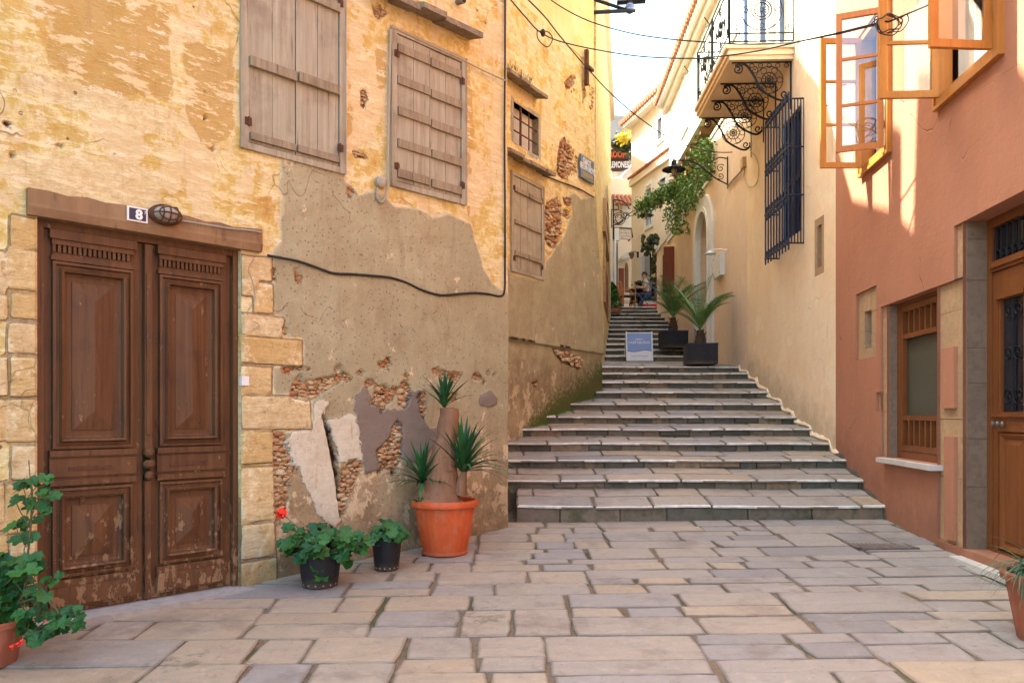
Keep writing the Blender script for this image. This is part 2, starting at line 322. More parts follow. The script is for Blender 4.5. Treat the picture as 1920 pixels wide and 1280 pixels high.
def paving(name, rough0=.42):
    g = G(name); tone = g.attr('tone'); n1 = g.noise(2.2, 5, .6); n2 = g.noise(11, 5, .65); n3 = g.noise(45, 4, .7)
    c = g.ramp(tone, [(0, (.36, .26, .165)), (.25, (.385, .29, .195)), (.45, (.33, .265, .205)), (.62, (.27, .235, .215)), (.8, (.32, .265, .22)), (1, (.215, .19, .18))])
    c = g.mix(g.step(n1, .35, .7), c, g.mix(.35, c, (.27, .235, .20)))
    lam = g.noise(5, 5, .65, g.map((.6, 2.4, 1))); c = g.mix(g.m2('MULTIPLY', g.step(lam, .5, .7), .5), c, (.24, .20, .18)); c = g.mix(g.m2('MULTIPLY', g.step(n2, .55, .75), .4), c, (.50, .42, .32))
    sp = g.m2('MULTIPLY', g.step(g.noise(30, 3, .8), .68, .72), .5); c = g.mix(sp, c, (.60, .53, .44)); dk = g.m2('MULTIPLY', g.step(g.noise(2.2, 8, .75, g.map(loc=(5, 5, 5))), .52, .68), .6); c = g.mix(dk, c, (.15, .11, .085))
    h = g.m2('ADD', g.m2('MULTIPLY', n2, .7), g.m2('ADD', g.m2('MULTIPLY', n3, .25), g.m2('MULTIPLY', lam, .6)))
    c = g.mix(g.m2('MULTIPLY', g.step(g.vor(23, g.map((1, .5, 1))), .13, .05), .5), c, (.08, .06, .05)); ed = g.step(g.m2('ADD', g.attr('edge'), g.m2('MULTIPLY', g.m2('SUBTRACT', n2, .5), 1.1)), .35, 1.0); c = g.mix(g.m2('MULTIPLY', ed, .42), c, (.085, .065, .045)); gs = g.step(g.m2('MULTIPLY', g.noise(1.3, 7, .7, g.map(loc=(1, 2, 3))), g.noise(14, 4, .7)), .34, .40); c = g.mix(g.m2('MULTIPLY', gs, .45), c, (.07, .075, .03))
    return g.done(c, g.step(n2, .3, .7, rough0, rough0 + .3), h, .011, .9, spec=.45)
M['pave'] = paving('flagstone'); M['tread'] = paving('tread_slab', .38)
g = G('joint_mortar'); n1 = g.noise(3, 5); n2 = g.noise(40, 4, .7); c = g.mix(n2, (.10, .07, .045), (.26, .18, .115)); gr = g.step(g.noise(1.7, 5, .6), .50, .60); c = g.mix(g.m2('MULTIPLY', gr, .75), c, g.mix(n2, (.02, .03, .008), (.08, .09, .025)))
M['mortar'] = g.done(c, .95, n2, .012, 1)
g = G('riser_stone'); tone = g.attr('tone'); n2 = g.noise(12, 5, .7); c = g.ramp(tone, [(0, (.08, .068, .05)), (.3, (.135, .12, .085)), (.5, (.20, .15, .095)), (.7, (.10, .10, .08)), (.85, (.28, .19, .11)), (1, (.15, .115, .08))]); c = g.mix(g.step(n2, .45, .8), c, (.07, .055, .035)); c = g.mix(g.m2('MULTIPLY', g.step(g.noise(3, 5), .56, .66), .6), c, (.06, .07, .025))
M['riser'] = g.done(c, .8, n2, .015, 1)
M['nosing'] = simple('worn_sky_sheen_edge', (.64, .58, .50), .5, var=.28, scale=9, bump=.006)  # wear plus sky reflection, both put into the pale colour
def wood(name, a, b, dk, rough=.7, grain=30, chips=None, bump=.004):
    g = G(name); v = g.map((grain, grain, 1.2)); n1 = g.noise(1, 5, .6, v, .3); n2 = g.noise(3, 4, .6)
    c = g.mix(g.step(n1, .3, .7), a, b); c = g.mix(g.step(g.noise(1.8, 4, .7, v), .58, .74), c, dk); c = g.mix(g.m2('MULTIPLY', g.step(n2, .5, .72), .45), c, dk)
    h = n1
    if chips:
        t = g.m2('ADD', g.noise(9, 7, .72, g.map((1.6, 1.6, .8))), g.step(g.z(), 1.2, 0, 0, .125)); k = g.step(t, .635, .66); c = g.mix(g.m2('MULTIPLY', k, .8), c, g.mix(n1, chips, tuple(x * .6 for x in chips))); h = g.m2('SUBTRACT', h, g.m2('MULTIPLY', k, .5))
    return g.done(c, rough, h, bump, .8, spec=.3)
M['door'] = wood('old_brown_paint', (.15, .066, .024), (.085, .036, .014), (.04, .019, .012), .6, 22, (.36, .21, .10))
M['greywood'] = wood('weathered_boards', (.43, .385, .275), (.30, .25, .17), (.12, .075, .04), .85, 26)
M['greybat'] = wood('weathered_batten', (.34, .28, .18), (.23, .175, .11), (.09, .055, .03), .85, 26)
M['beam'] = wood('old_beam', (.30, .175, .085), (.20, .11, .05), (.07, .038, .02), .85, 6, bump=.012)
M['honey'] = wood('varnished_pine', (.50, .20, .042), (.42, .16, .034), (.30, .11, .022), .35, 25, bump=.0015)
M['honey2'] = wood('dark_varnished_wood', (.20, .068, .019), (.16, .052, .015), (.10, .032, .010), .35, 25, bump=.0015)
M['redwood'] = wood('red_brown_door_wood', (.25, .06, .025), (.2, .05, .02), (.12, .03, .015), .5, 20)
M['iron'] = simple('wrought_iron', (.018, .018, .022), .5, .6, .3, 20, .002)
M['bluiron'] = simple('blue_black_paint', (.012, .018, .045), .45, .2, .2)
M['blueshut'] = simple('navy_shutter', (.010, .017, .045), .5)
M['brightblue'] = simple('blue_paint', (.07, .12, .24), .5)
M['cable'] = simple('black_cable', (.012, .011, .012), .6, bump=.001)
M['greycable'] = simple('grey_conduit', (.34, .29, .22), .6)
M['tile'] = simple('roof_tile', (.42, .16, .08), .8, var=.35, scale=14, bump=.01)
M['pot'] = simple('terracotta_plastic', (.58, .10, .022), .55, var=.1, scale=4, bump=.002)
M['pot2'] = simple('terracotta_clay', (.34, .10, .05), .7, var=.2, scale=4, bump=.003)
def potmat(name, a, bloom, rough):
    g = G(name); n1 = g.noise(5, 6, .7); n2 = g.noise(30, 4, .7); c = g.mix(g.step(n1, .35, .7), a, tuple(x * .75 for x in a)); c = g.mix(g.m2('MULTIPLY', g.step(g.noise(4, 5, .7, g.map((3, 3, .8), (3, 1, 2))), .50, .72), .38), c, bloom)
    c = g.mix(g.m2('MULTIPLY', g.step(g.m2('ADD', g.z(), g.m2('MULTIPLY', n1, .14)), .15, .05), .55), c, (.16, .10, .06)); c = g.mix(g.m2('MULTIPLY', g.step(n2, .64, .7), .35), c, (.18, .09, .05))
    return g.done(c, g.step(n1, .3, .7, rough, rough + .2), n2, .002, .7, spec=.35)
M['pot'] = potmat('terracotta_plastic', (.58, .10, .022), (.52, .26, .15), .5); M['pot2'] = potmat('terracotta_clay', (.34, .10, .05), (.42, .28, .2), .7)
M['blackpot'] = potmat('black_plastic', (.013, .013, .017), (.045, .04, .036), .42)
M['soil'] = simple('soil', (.05, .025, .014), .95, var=.5, scale=60, bump=.02)
M['sand'] = simple('beige_cloth', (.42, .33, .24), .8)
M['skin'] = simple('skin', (.50, .27, .18), .55, bump=.0005)
M['hair'] = simple('dark_hair', (.02, .012, .01), .6)
M['jeans'] = simple('dark_trousers', (.03, .03, .045), .8)
M['red'] = simple('red_fabric', (.45, .03, .02), .7)
M['orange'] = simple('orange_board', (.65, .16, .03), .6)
M['white'] = simple('white_enamel', (.75, .73, .70), .4, var=.04)
M['navy'] = simple('navy_enamel', (.015, .025, .06), .35)
M['signblue'] = simple('faded_blue_sign', (.10, .17, .26), .5, var=.3, scale=30)
M['lilac'] = simple('pale_blue_print', (.24, .33, .60), .5, var=.04)
M['posterwhite'] = simple('poster_white', (.78, .74, .76), .5, var=.03)
M['brown'] = simple('dark_brown_board', (.07, .03, .02), .6)
M['signtan'] = simple('tan_sign_board', (.55, .38, .18), .6)
M['letterorange'] = simple('orange_letters', (.80, .14, .02), .5, var=.05)
M['ochre'] = simple('rubbed_ochre', (.30, .24, .10), .7, var=.3, scale=40)
M['drain'] = simple('grey_brown_iron', (.16, .12, .10), .8, .2, .4, 25, .004)
M['rust'] = simple('rusty_iron', (.12, .05, .025), .85, .3, .4, 25, .005)
M['curtain'] = simple('cream_curtain', (.62, .56, .46), .9, var=.06, scale=3)
M['dim'] = simple('dim_interior', (.03, .022, .018), .9)
M['greenblind'] = simple('grey_green_blind', (.075, .068, .045), .6)
M['brass'] = simple('brass', (.55, .33, .08), .35, .9)
M['steel'] = simple('dull_steel', (.22, .2, .18), .4, .8)
M['awning'] = simple('white_awning', (.7, .65, .55), .8)
g = G('window_glass'); t_ = g.n("BsdfTransparent", {'Color': (.94, .96, .97, 1)}); gl_ = g.n("BsdfAnisotropic", {'Roughness': .01}); fr_ = g.n("Fresnel", {'IOR': 1.5}); mx_ = g.n("MixShader", [g.n("MapRange", [fr_.outputs[0], 0., 1., .06, 1.]).outputs[0], t_.outputs[0], gl_.outputs[0]])
g.t.links.new(mx_.outputs[0], g.t.nodes["Material Output"].inputs['Surface']); M['glass'] = g.m
g = G('dark_glass'); M['dglass'] = g.done((.012, .013, .018), .06, spec=.6)
g = G('lamp_glass'); M['lglass'] = g.done((.30, .26, .20), .12, spec=.6)
def leafm(name, a, b, cdry=None, rough=.5, sc_=12):
    g = G(name); r = g.n("NewGeometry").outputs['Random Per Island']; n = g.noise(sc_, 3); c = g.mix(r, a, b); c = g.mix(g.m2('MULTIPLY', g.step(n, .45, .75), .5), c, tuple(x * .55 for x in a))
    if cdry: c = g.mix(g.step(r, .955, .96), c, cdry)
    return g.done(c, rough, spec=.35, Subsurface_Weight=.0, Transmission_Weight=.0)
def _dry(): pass
M['geran'] = leafm('geranium_leaf', (.012, .058, .010), (.04, .13, .018))
M['yucca'] = leafm('yucca_leaf', (.015, .06, .022), (.04, .14, .03))
M['palm'] = leafm('palm_leaf', (.07, .16, .035), (.22, .34, .09))
M['vine'] = leafm('vine_leaf', (.045, .11, .018), (.24, .36, .06))
M['olive'] = leafm('dark_vine_leaf', (.02, .035, .015), (.10, .11, .035), (.4, .25, .08))
M['bush'] = leafm('bush_leaf', (.04, .12, .015), (.12, .24, .03))
M['spider'] = leafm('spider_leaf', (.03, .08, .035), (.08, .17, .09))
M['ylflower'] = leafm('yellow_blossom', (.7, .5, .02), (.75, .6, .08))
M['petal'] = simple('scarlet_petal', (.85, .03, .012), .6, var=.1)
M['stem'] = simple('plant_stem', (.11, .09, .035), .8)
M['trunk'] = wood('yucca_bark', (.30, .16, .085), (.22, .11, .06), (.12, .055, .03), .9, 30, bump=.01)
M['cut'] = simple('cut_wood', (.22, .09, .05), .9)
M['ptrunk'] = wood('palm_trunk_fibre', (.12, .07, .04), (.07, .04, .025), (.03, .02, .012), .95, 30, bump=.02)

g = G('rubble_chunk'); tone = g.attr('tone'); n2 = g.noise(18, 5, .7)
c = g.ramp(tone, [(0, (.34, .12, .045)), (.25, (.44, .21, .09)), (.45, (.55, .38, .20)), (.7, (.62, .50, .31)), (1, (.45, .28, .14))]); c = g.mix(g.step(n2, .45, .7), c, (.40, .24, .12))
c = g.mix(.22, c, (.34, .23, .13)); M['chunk'] = g.done(c, .95, n2, .01, 1, spec=.15)
# ================================================================ big walls
def poly_sd(P, poly):
    poly = np.array(poly, float); n = len(poly); d2 = np.full(len(P), 1e9); ins = np.zeros(len(P), bool)
    for i in range(n):
        a, b = poly[i], poly[(i + 1) % n]; e = b - a; w_ = P - a
        t = np.clip((w_ @ e) / max(e @ e, 1e-12), 0, 1); q = w_ - t[:, None] * e; d2 = np.minimum(d2, (q * q).sum(1))
        c = ((a[1] <= P[:, 1]) != (b[1] <= P[:, 1]))
        with np.errstate(divide='ignore', invalid='ignore'):
            xi = a[0] + (P[:, 1] - a[1]) * (b[0] - a[0]) / (b[1] - a[1])
        ins ^= c & (P[:, 0] < xi)
    d = np.sqrt(d2); return np.where(ins, d, -d)
def axis_vals(a, b, st, extra):
    v = list(np.linspace(a, b, max(2, int(round((b - a) / st)) + 1)))
    for e in extra:
        if a < e < b:
            i = int(np.argmin([abs(x - e) for x in v]))
            if 0 < i < len(v) - 1 and abs(v[i] - e) < st * .5: v[i] = e
            else: v.append(e); v.sort()
    return np.array(sorted(set(v)))
LAY = ('grey', 'brick', 'dark', 'white', 'stone', 'hole', 'cream')
DISP = dict(grey=.010, brick=-.03, dark=.008, white=.008, stone=.016, hole=-.05, cream=0)
def grid_wall(name, W, s0, s1, z0, z1, st, holes, mat, parent, layers={}, extra=None, depth=.3, tones=None, warp=None, rough=.0, moss=None, dirt=None):
    """front face of a wall as a fine sheet with real openings, reveals, and edges turned back by `depth`"""
    S = axis_vals(s0, s1, st, [x for h in holes for x in h[:2]]); Z = axis_vals(z0, z1, st, [x for h in holes for x in h[2:4]])
    ss, zz = np.meshgrid(S, Z, indexing='ij'); P = np.stack([ss.ravel(), zz.ravel()], 1); N = len(P); nz = len(Z)
    at_ = {}
    for L in LAY:
        v = np.full(N, -.5)
        for poly in layers.get(L, []): v = np.maximum(v, poly_sd(P, poly))
        at_[L] = np.clip(v, -.5, .5)
    oc = np.full(N, -.5)
    for poly in layers.get('ochre', []): oc = np.maximum(oc, poly_sd(P, poly))
    at_['ochre'] = np.clip(oc * 12, -1, 1) * .5 + .0
    tone = np.zeros(N)
    for i, poly in enumerate(layers.get('stone', [])): tone[poly_sd(P, poly) > -.01] = (i * .37) % 1.0
    at_['tone'] = tone; at_['moss'] = moss(P) if moss else np.full(N, -1.); at_['dirt'] = dirt(P) if dirt else np.full(N, -1.)
    d = np.zeros(N)
    for L in LAY:
        if layers.get(L): d += DISP[L] * np.clip(at_[L] / .03 + .5, 0, 1)
    if rough:
        f = np.array([noise.fractal(Vector((p[0] * 1.3, p[1] * 1.3, 3.1)), 1.0, 2.0, 4) for p in P]) if N < 200000 else 0
        d = d + rough * f
    # keep opening and outer edges straight
    for h in holes:
        near = (P[:, 0] > h[0] - 1e-6) & (P[:, 0] < h[1] + 1e-6) & (P[:, 1] > h[2] - 1e-6) & (P[:, 1] < h[3] + 1e-6); d[near] = 0
    s_ = P[:, 0].copy()
    if warp: s_, dd = warp(P); d = d + dd
    X = np.stack([W.o[0] + W.u[0] * s_ + W.n[0] * d, W.o[1] + W.u[1] * s_ + W.n[1] * d, P[:, 1]], 1)
    faces = []
    for i in range(len(S) - 1):
        sm = (S[i] + S[i + 1]) / 2
        hs = [h for h in holes if h[0] < sm < h[1]]
        for j in range(nz - 1):
            zm = (Z[j] + Z[j + 1]) / 2
            if any(h[2] < zm < h[3] for h in hs): continue
            a = i * nz + j; faces.append((a, a + nz, a + nz + 1, a + 1))
    verts = [tuple(x) for x in X]; src = list(range(N))
    def quad(a, b, dep):
        k = len(verts)
        for idx, dpt in ((a, 0), (b, 0), (b, dep), (a, dep)):
            x = X[idx]; verts.append((x[0] - W.n[0] * dpt, x[1] - W.n[1] * dpt, x[2])); src.append(idx)
        faces.append((k, k + 1, k + 2, k + 3))
    def ix(s, z): return int(np.argmin(abs(S - s))) * nz + int(np.argmin(abs(Z - z)))
    for h in holes:
        dep = h[4] if len(h) > 4 else .25; c = [ix(h[0], h[2]), ix(h[1], h[2]), ix(h[1], h[3]), ix(h[0], h[3])]
        for a, b in zip(c, c[1:] + c[:1]): quad(a, b, dep)
    for (a, b) in ((s0, None), (s1, None)):
        i = int(np.argmin(abs(S - a)))
        for j in range(nz - 1): quad(i * nz + j, i * nz + j + 1, depth)
    for i in range(len(S) - 1): quad(i * nz + nz - 1, (i + 1) * nz + nz - 1, depth)
    me = bpy.data.meshes.new(name); me.from_pydata(verts, [], faces); me.update()
    src = np.array(src)
    for k, v in at_.items():
        A = me.attributes.new(k, 'FLOAT', 'POINT'); A.data.foreach_set('value', np.asarray(v, float)[src])
    for m in (mat if isinstance(mat, (list, tuple)) else [mat]): me.materials.append(m)
    me.polygons.foreach_set('use_smooth', [True] * N if False else [i < (len(S) - 1) * (nz - 1) and False for i in range(len(me.polygons))])
    # normals face out
    me.validate(); return link_mesh(name, me, parent)
def rect_poly(s0, s1, z0, z1, j=.0):
    return [(s0 + random.uniform(-j, j), z0 + random.uniform(-j, j)), (s1 + random.uniform(-j, j), z0 + random.uniform(-j, j)), (s1 + random.uniform(-j, j), z1 + random.uniform(-j, j)), (s0 + random.uniform(-j, j), z1 + random.uniform(-j, j))]
def blob(c, r, n=9, j=.4, ax=1.0):
    return [(c[0] + r * ax * math.cos(6.283 * k / n) * random.uniform(1 - j, 1 + j), c[1] + r * math.sin(6.283 * k / n) * random.uniform(1 - j, 1 + j)) for k in range(n)]
# ---- old yellow house on the left ---------------------------------------
W1 = Wall(-3.045, 4.96, .9586, 1, 1)
S1C = 4.325
def r1(*a): return W1.rect(*a)
D_S0, D_S1, D_Z0, D_Z1 = 0.0, 1.385, 0.06, 2.715
win1 = (W1.hit(463, 0)[0], W1.hit(634, 0)[0]); win1z = (W1.hit(550, 292)[1], W1.hit(550, 292)[1] + 1.62)
win2 = (W1.hit(741, 0)[0], W1.hit(863, 0)[0]); win2z = (W1.hit(800, 357)[1], W1.hit(800, 90)[1])
L1 = {}
pg = W1.poly
L1['grey'] = [pg([(526, 290), (600, 309), (645, 325), (648, 342), (672, 365), (700, 357), (722, 372), (745, 388), (790, 392), (812, 408), (842, 400), (868, 412), (884, 420), (892, 452), (903, 500), (922, 532), (945, 548), (975, 560), (975, 1060), (440, 1140), (505, 985), (512, 960), (512, 812), (582, 806), (582, 742), (512, 742), (512, 688), (566, 684), (566, 632), (532, 628), (530, 592), (512, 588), (512, 484), (524, 450), (529, 400), (524, 350)])]
L1['dark'] = [pg([(665, 742), (680, 725), (695, 742), (692, 757), (712, 757), (730, 767), (757, 767), (761, 735), (790, 730), (792, 752), (793, 780), (806, 802), (826, 803), (825, 827), (800, 850), (775, 868), (752, 862), (748, 800), (735, 802), (730, 825), (705, 845), (712, 880), (683, 888), (676, 845), (667, 795), (664, 765)]),
              pg([(897, 742), (915, 730), (932, 745), (930, 757), (912, 765), (898, 757)])]
L1['white'] = [pg([(585, 752), (600, 742), (620, 750), (617, 760), (606, 768), (606, 782), (612, 800), (620, 830), (628, 880), (636, 930), (641, 975), (628, 989), (612, 980), (597, 965), (588, 945), (578, 925), (569, 903), (560, 875), (545, 868), (538, 845), (530, 830), (545, 812), (575, 804), (584, 790)]),
               pg([(608, 786), (640, 780), (668, 777), (671, 800), (674, 840), (681, 868), (670, 866), (655, 858), (648, 868), (635, 868), (624, 825)])]
bp = [[(512, 808), (532, 812), (541, 842), (548, 870), (556, 885), (540, 892), (541, 925), (533, 960), (513, 965)],
      [(542, 748), (548, 722), (562, 700), (568, 715), (590, 712), (626, 705), (628, 722), (600, 738), (596, 748), (575, 752)],
      [(700, 742), (703, 726), (722, 722), (738, 735), (735, 752), (718, 762), (704, 758)], [(745, 735), (752, 716), (766, 722), (768, 745), (760, 765), (748, 758)],
      [(786, 742), (796, 733), (800, 755), (795, 785), (787, 775)], [(735, 802), (744, 788), (752, 800), (753, 862), (738, 882), (716, 880), (706, 845), (730, 822)],
      [(655, 868), (668, 862), (680, 872), (676, 888), (662, 905), (652, 925), (648, 960), (640, 968), (632, 930), (640, 900), (640, 880)],
      [(650, 545 - 190), (656, 354), (660, 362), (654, 372)], [(552, 505), (560, 502), (563, 520), (556, 530)], [(810, 694), (822, 688), (828, 700), (816, 706)],
      [(678, 170), (686, 168), (690, 185), (684, 205), (679, 195)], [(662, 280), (684, 286), (687, 296), (668, 294)], [(700, 12), (716, 8), (722, 24), (712, 40), (702, 28)], [(512, 505), (517, 505), (517, 525), (513, 524)],
      [(530, 612), (538, 618), (540, 630), (530, 630)], [(528, 690), (565, 688), (580, 692), (540, 697)]]
L1['brick'] = [pg(p) for p in bp]
L1['hole'] = [blob(W1.hit(718, 733), .035, 9), blob(W1.hit(711, 884), .022, 7), blob(W1.hit(737, 886), .02, 7), pg([(603, 779), (605, 777), (616, 800), (630, 850), (639, 930), (640, 970), (637, 970), (629, 905), (620, 850), (610, 805)])]
for px, py in ((14, 232), (112, 272), (22, 290), (385, 222), (400, 345 - 66)): L1['hole'].append(blob(W1.hit(px, py), .012, 7))
# random flakes of brick and pale lime along the worn band
for i in range(42):
    px = random.uniform(600, 940); py = 712 + random.gauss(0, 13) + (random.random() < .2) * 40
    L1['brick' if random.random() < .45 else 'cream'].append(blob(W1.hit(px, py), random.uniform(.012, .045), 8, .5, random.uniform(.8, 1.8))) if (L1.setdefault('cream', []) is not None) else 0
for i in range(26): L1['cream'].append(blob(W1.hit(random.uniform(560, 930), random.uniform(520, 700)), random.uniform(.006, .025), 7, .5))
for p in ([(583, 664), (608, 668), (604, 682), (596, 684)], [(643, 690), (656, 680), (655, 712), (640, 715)], [(800, 690), (845, 700), (820, 720), (805, 765), (815, 790), (800, 800), (790, 720)], [(880, 700), (948, 690), (948, 770), (938, 740), (905, 725), (885, 735)], [(715, 915), (730, 908), (738, 915), (728, 935), (712, 940)], [(648, 925), (660, 940), (664, 960), (645, 975), (641, 950)],
          [(755, 518), (768, 508), (768, 540), (757, 560)], [(655, 540), (672, 538), (672, 552), (654, 552)], [(640, 830), (655, 960), (640, 965)]): L1['cream'].append(pg(p))
L1['cream'].append(pg([(885, 775), (905, 760), (925, 785), (935, 830), (930, 900), (912, 960), (890, 990), (884, 900)]))  # bright patch of reflected light by the pot, painted as pale wall colour
L1['cream'].append(pg([(42, 132), (335, 208), (325, 262), (255, 240), (130, 200), (42, 170)])); L1['cream'].append(pg([(6, 285), (90, 285), (300, 320), (300, 400), (200, 378), (62, 348), (6, 335)]))
L1['cream'].append(pg([(912, 770), (950, 740), (950, 990), (905, 985), (918, 900), (938, 830)]))
L1['cream'] += [pg([(560, 905), (575, 930), (590, 965), (560, 960), (548, 930)]), pg([(690, 900), (712, 895), (720, 925), (700, 945), (684, 930)]), pg([(770, 905), (800, 880), (812, 910), (790, 935)])]
L1['ochre'] = [pg([(880, 850), (950, 800), (950, 990), (880, 1000)]), pg([(42, -20), (332, -20), (335, 212), (190, 180), (42, 128)]), pg([(645, 92), (668, 110), (665, 255), (640, 270)]), pg([(700, 92), (728, 92), (729, 175), (705, 165)]), pg([(868, 112), (884, 122), (886, 320), (868, 375)]), pg([(330, 60), (452, 80), (448, 275), (400, 290), (335, 240)]), pg([(872, 415), (886, 422), (885, 380), (872, 380)])]
qs = [(y0, y1) for y0, y1 in ((404, 464), (467, 546), (549, 601), (604, 664), (668, 744), (748, 829), (834, 900), (904, 1000), (1004, 1150))]
L1['stone'] = []
for i, (a, b) in enumerate(qs):
    s0, s1_, z0, z1 = r1(12 if i % 2 else 18, 69, a, b); L1['stone'].append(rect_poly(s0, .03, z0, z1, .006)); s0, s1_, z0, z1 = r1(-60, 11 if i % 2 else 16, a, b)
    if i % 3: L1['stone'].append(rect_poly(s0, s1_, z0, z1, .006))
for x0, x1, a, b in ((487, 512, 482, 530), (462, 486, 482, 556), (484, 512, 533, 588), (462, 531, 591, 631), (462, 566, 634, 684), (462, 510, 687, 740), (462, 582, 743, 805), (462, 512, 808, 870), (462, 516, 873, 978), (462, 514, 981, 1045), (462, 516, 1048, 1120)):
    s0, s1_, z0, z1 = r1(x0, x1, a, b); L1['stone'].append(rect_poly(max(s0 - .05, D_S1 - .03), s1_, z0, z1, .008))
house1 = thing("old_house", (-1.6, 6.5, 0.1), "old house with peeling yellow limewash, grey cement patches and brown double door", "house")
def dirt1(P): return .22 - (P[:, 1] - (.08 + .045 * P[:, 0])) * .42
h1 = [(D_S0, D_S1, D_Z0, D_Z1, .22), (win1[0], win1[1], win1z[0], win1z[1], .12), (win2[0], win2[1], win2z[0], win2z[1], .12)]
grid_wall("wall", W1, -.7, S1C, -.15, 6.0, .02, h1, M['oldwall'], house1, L1, rough=.02, dirt=dirt1)
bm = bmesh.new()
def foot1(sa, sb, d0, d1): return [tuple(W1.P(s, d, 0)[:2]) for s, d in ((sa, d0), (sb, d0), (sb, d1), (sa, d1))]
block(bm, foot1(-9, S1C - .003, -.301, -5.5), -.3, 11.0)
block(bm, foot1(-9, -.703, -.003, -.301), -.3, 11.0); block(bm, foot1(-.7, S1C - .003, -.003, -.301), 6.003, 11.0)
obj("building_mass", bm, M['yellow'], house1)
def chunks(W, polys, parent, n, lo=.012, hi=.034, hole=[]):
    bm = bmesh.new(); tl = bm.verts.layers.float.new('tone')
    A = [np.array(p) for p in polys]; bb = [(a[:, 0].min(), a[:, 0].max(), a[:, 1].min(), a[:, 1].max()) for a in A]; ar = [(b[1] - b[0]) * (b[3] - b[2]) for b in bb]; placed = []
    for _ in range(n * 6):
        i = random.choices(range(len(A)), ar)[0]; b = bb[i]; p = (random.uniform(b[0] - .01, b[1] + .01), random.uniform(b[2], b[3])); r = random.uniform(lo, hi)
        if poly_sd(np.array([p]), polys[i])[0] < r * .35: continue
        if any((p[0] - q[0]) ** 2 + (p[1] - q[1]) ** 2 * 1.5 < ((r + q[2]) * .72) ** 2 for q in placed): continue
        placed.append((*p, r)); m = Matrix.Translation(W.P(p[0], -.02 + r * .15, p[1])); v0 = len(bm.verts)
        res = bmesh.ops.create_icosphere(bm, subdivisions=2, radius=1, matrix=Matrix.Identity(4)); t_ = random.random(); sd = random.random() * 50
        ex = random.uniform(1.0, 1.7); ez = random.uniform(.6, 1.0)
        for v in res['verts']:
            k = 1 + .5 * noise.noise(v.co * 1.1 + Vector((sd, 0, 0))); q = v.co * r * k; q = Vector((max(-r * .95, min(r * .95, q.x)) * ex, q.y * .75, max(-r * .8, min(r * .8, q.z)) * ez))
            v.co = m.translation + Vector((W.u[0], W.u[1], 0)) * q.x + Vector((W.n[0], W.n[1], 0)) * q.y + Vector((0, 0, q.z)); v[tl] = t_
        if len(placed) >= n: break
    return mark(obj("rubble", bm, M['chunk'], parent, smooth=True), kind="stuff")
random.seed(8); chunks(W1, L1['brick'][:7], house1, 420); chunks(W1, L1['brick'][7:], house1, 170, .008, .02)
# ---- second old house beyond the corner ---------------------------------
W2 = Wall(-.07, 10.5, .6, 1, 1)
house2 = thing("old_house", (0.9, 12.2, .9), "old yellow house beside the stairs with small grated window, street sign and grey render", "house")
pg2 = W2.poly
L2 = {'grey': [pg2([(900, 380), (957, 512), (1014, 527), (1024, 490), (1040, 470), (1062, 440), (1080, 400), (1072, 372), (1085, 366), (1100, 380), (1112, 378), (1190, 378), (1190, 900), (900, 900)])],
      'brick': [pg2(p) for p in ([(1050, 290), (1055, 268), (1066, 262), (1078, 285), (1083, 300), (1077, 330), (1062, 340), (1048, 325)], [(1024, 380), (1040, 375), (1050, 370), (1056, 400), (1052, 440), (1044, 465), (1030, 462), (1020, 440)], [(1060, 372), (1078, 378), (1076, 388), (1064, 386)], [(1062, 395), (1076, 400), (1072, 412), (1060, 408)],
                [(1064, 160), (1080, 148), (1088, 152), (1084, 170), (1070, 175)], [(1105, 158), (1113, 165), (1112, 200), (1104, 205)], [(1040, 655), (1070, 660), (1095, 675), (1088, 690), (1060, 680)], [(1000, 718), (1012, 715), (1010, 728)])],
      'cream': [pg2(p) for p in ([(1012, 350), (1042, 356), (1046, 372), (1024, 378), (1020, 420), (1014, 420)], [(1070, 410), (1090, 418), (1100, 430), (1098, 442), (1078, 436)], [(985, 700), (1010, 690), (1016, 720), (1000, 735), (985, 735)])],
      'ochre': [pg2([(1018, 462), (1045, 466), (1024, 500), (1016, 490)])]}
for i in range(16): L2['cream'].append(blob(W2.hit(random.uniform(960, 1100), random.uniform(665, 750)), random.uniform(.03, .09), 8, .5))
gw = (W2.hit(962, 0)[0], W2.hit(1009, 0)[0]); gwz = (W2.hit(985, 280)[1], W2.hit(985, 206)[1])
sw = (W2.hit(961, 0)[0], W2.hit(1013, 0)[0]); swz = (W2.hit(987, 510)[1], W2.hit(987, 342)[1])
ZL2 = 2.475
def end2(z): return np.interp(z, [0, 2.3, 3.2, 4.2, 5.1, 12], [3.24, 3.21, 3.12, 2.98, 2.84, 2.80])
def warp2(P):
    f = end2(P[:, 1]) / 3.2; s = np.where(P[:, 0] > 1.2, 1.2 + (P[:, 0] - 1.2) * (end2(P[:, 1]) - 1.2) / 2.0, P[:, 0])
    d = np.where(P[:, 1] < ZL2 - .012, -.045, 0.0) + .02 * np.clip((1.9 - P[:, 1]), 0, 2)
    return s, d
def moss2(P):
    base = .44 + np.interp(P[:, 0], [0, .5, 1.3, 2.0, 2.8, 3.2], [.5, .75, 1.25, 1.45, 1.75, 1.85]); base = np.interp(P[:, 0], [.4, .5, 1.27, 2.03, 2.85, 3.2], [.9, 1.24, 1.41, 1.61, 1.85, 2.0])
    return np.interp(P[:, 0], [.3, .9, 1.6, 3.2], [.05, .2, .34, .42]) - (P[:, 1] - base) * .9
h2 = [(gw[0], gw[1], gwz[0], gwz[1], .2), (sw[0], sw[1], swz[0], swz[1], .12)]
grid_wall("wall", W2, -2.2, 3.2, -.1, 7.2, .028, h2, M['oldwall'], house2, L2, rough=.022, warp=warp2, moss=moss2, dirt=lambda P: .12 - np.abs(P[:, 1] - 1.9) * .25)
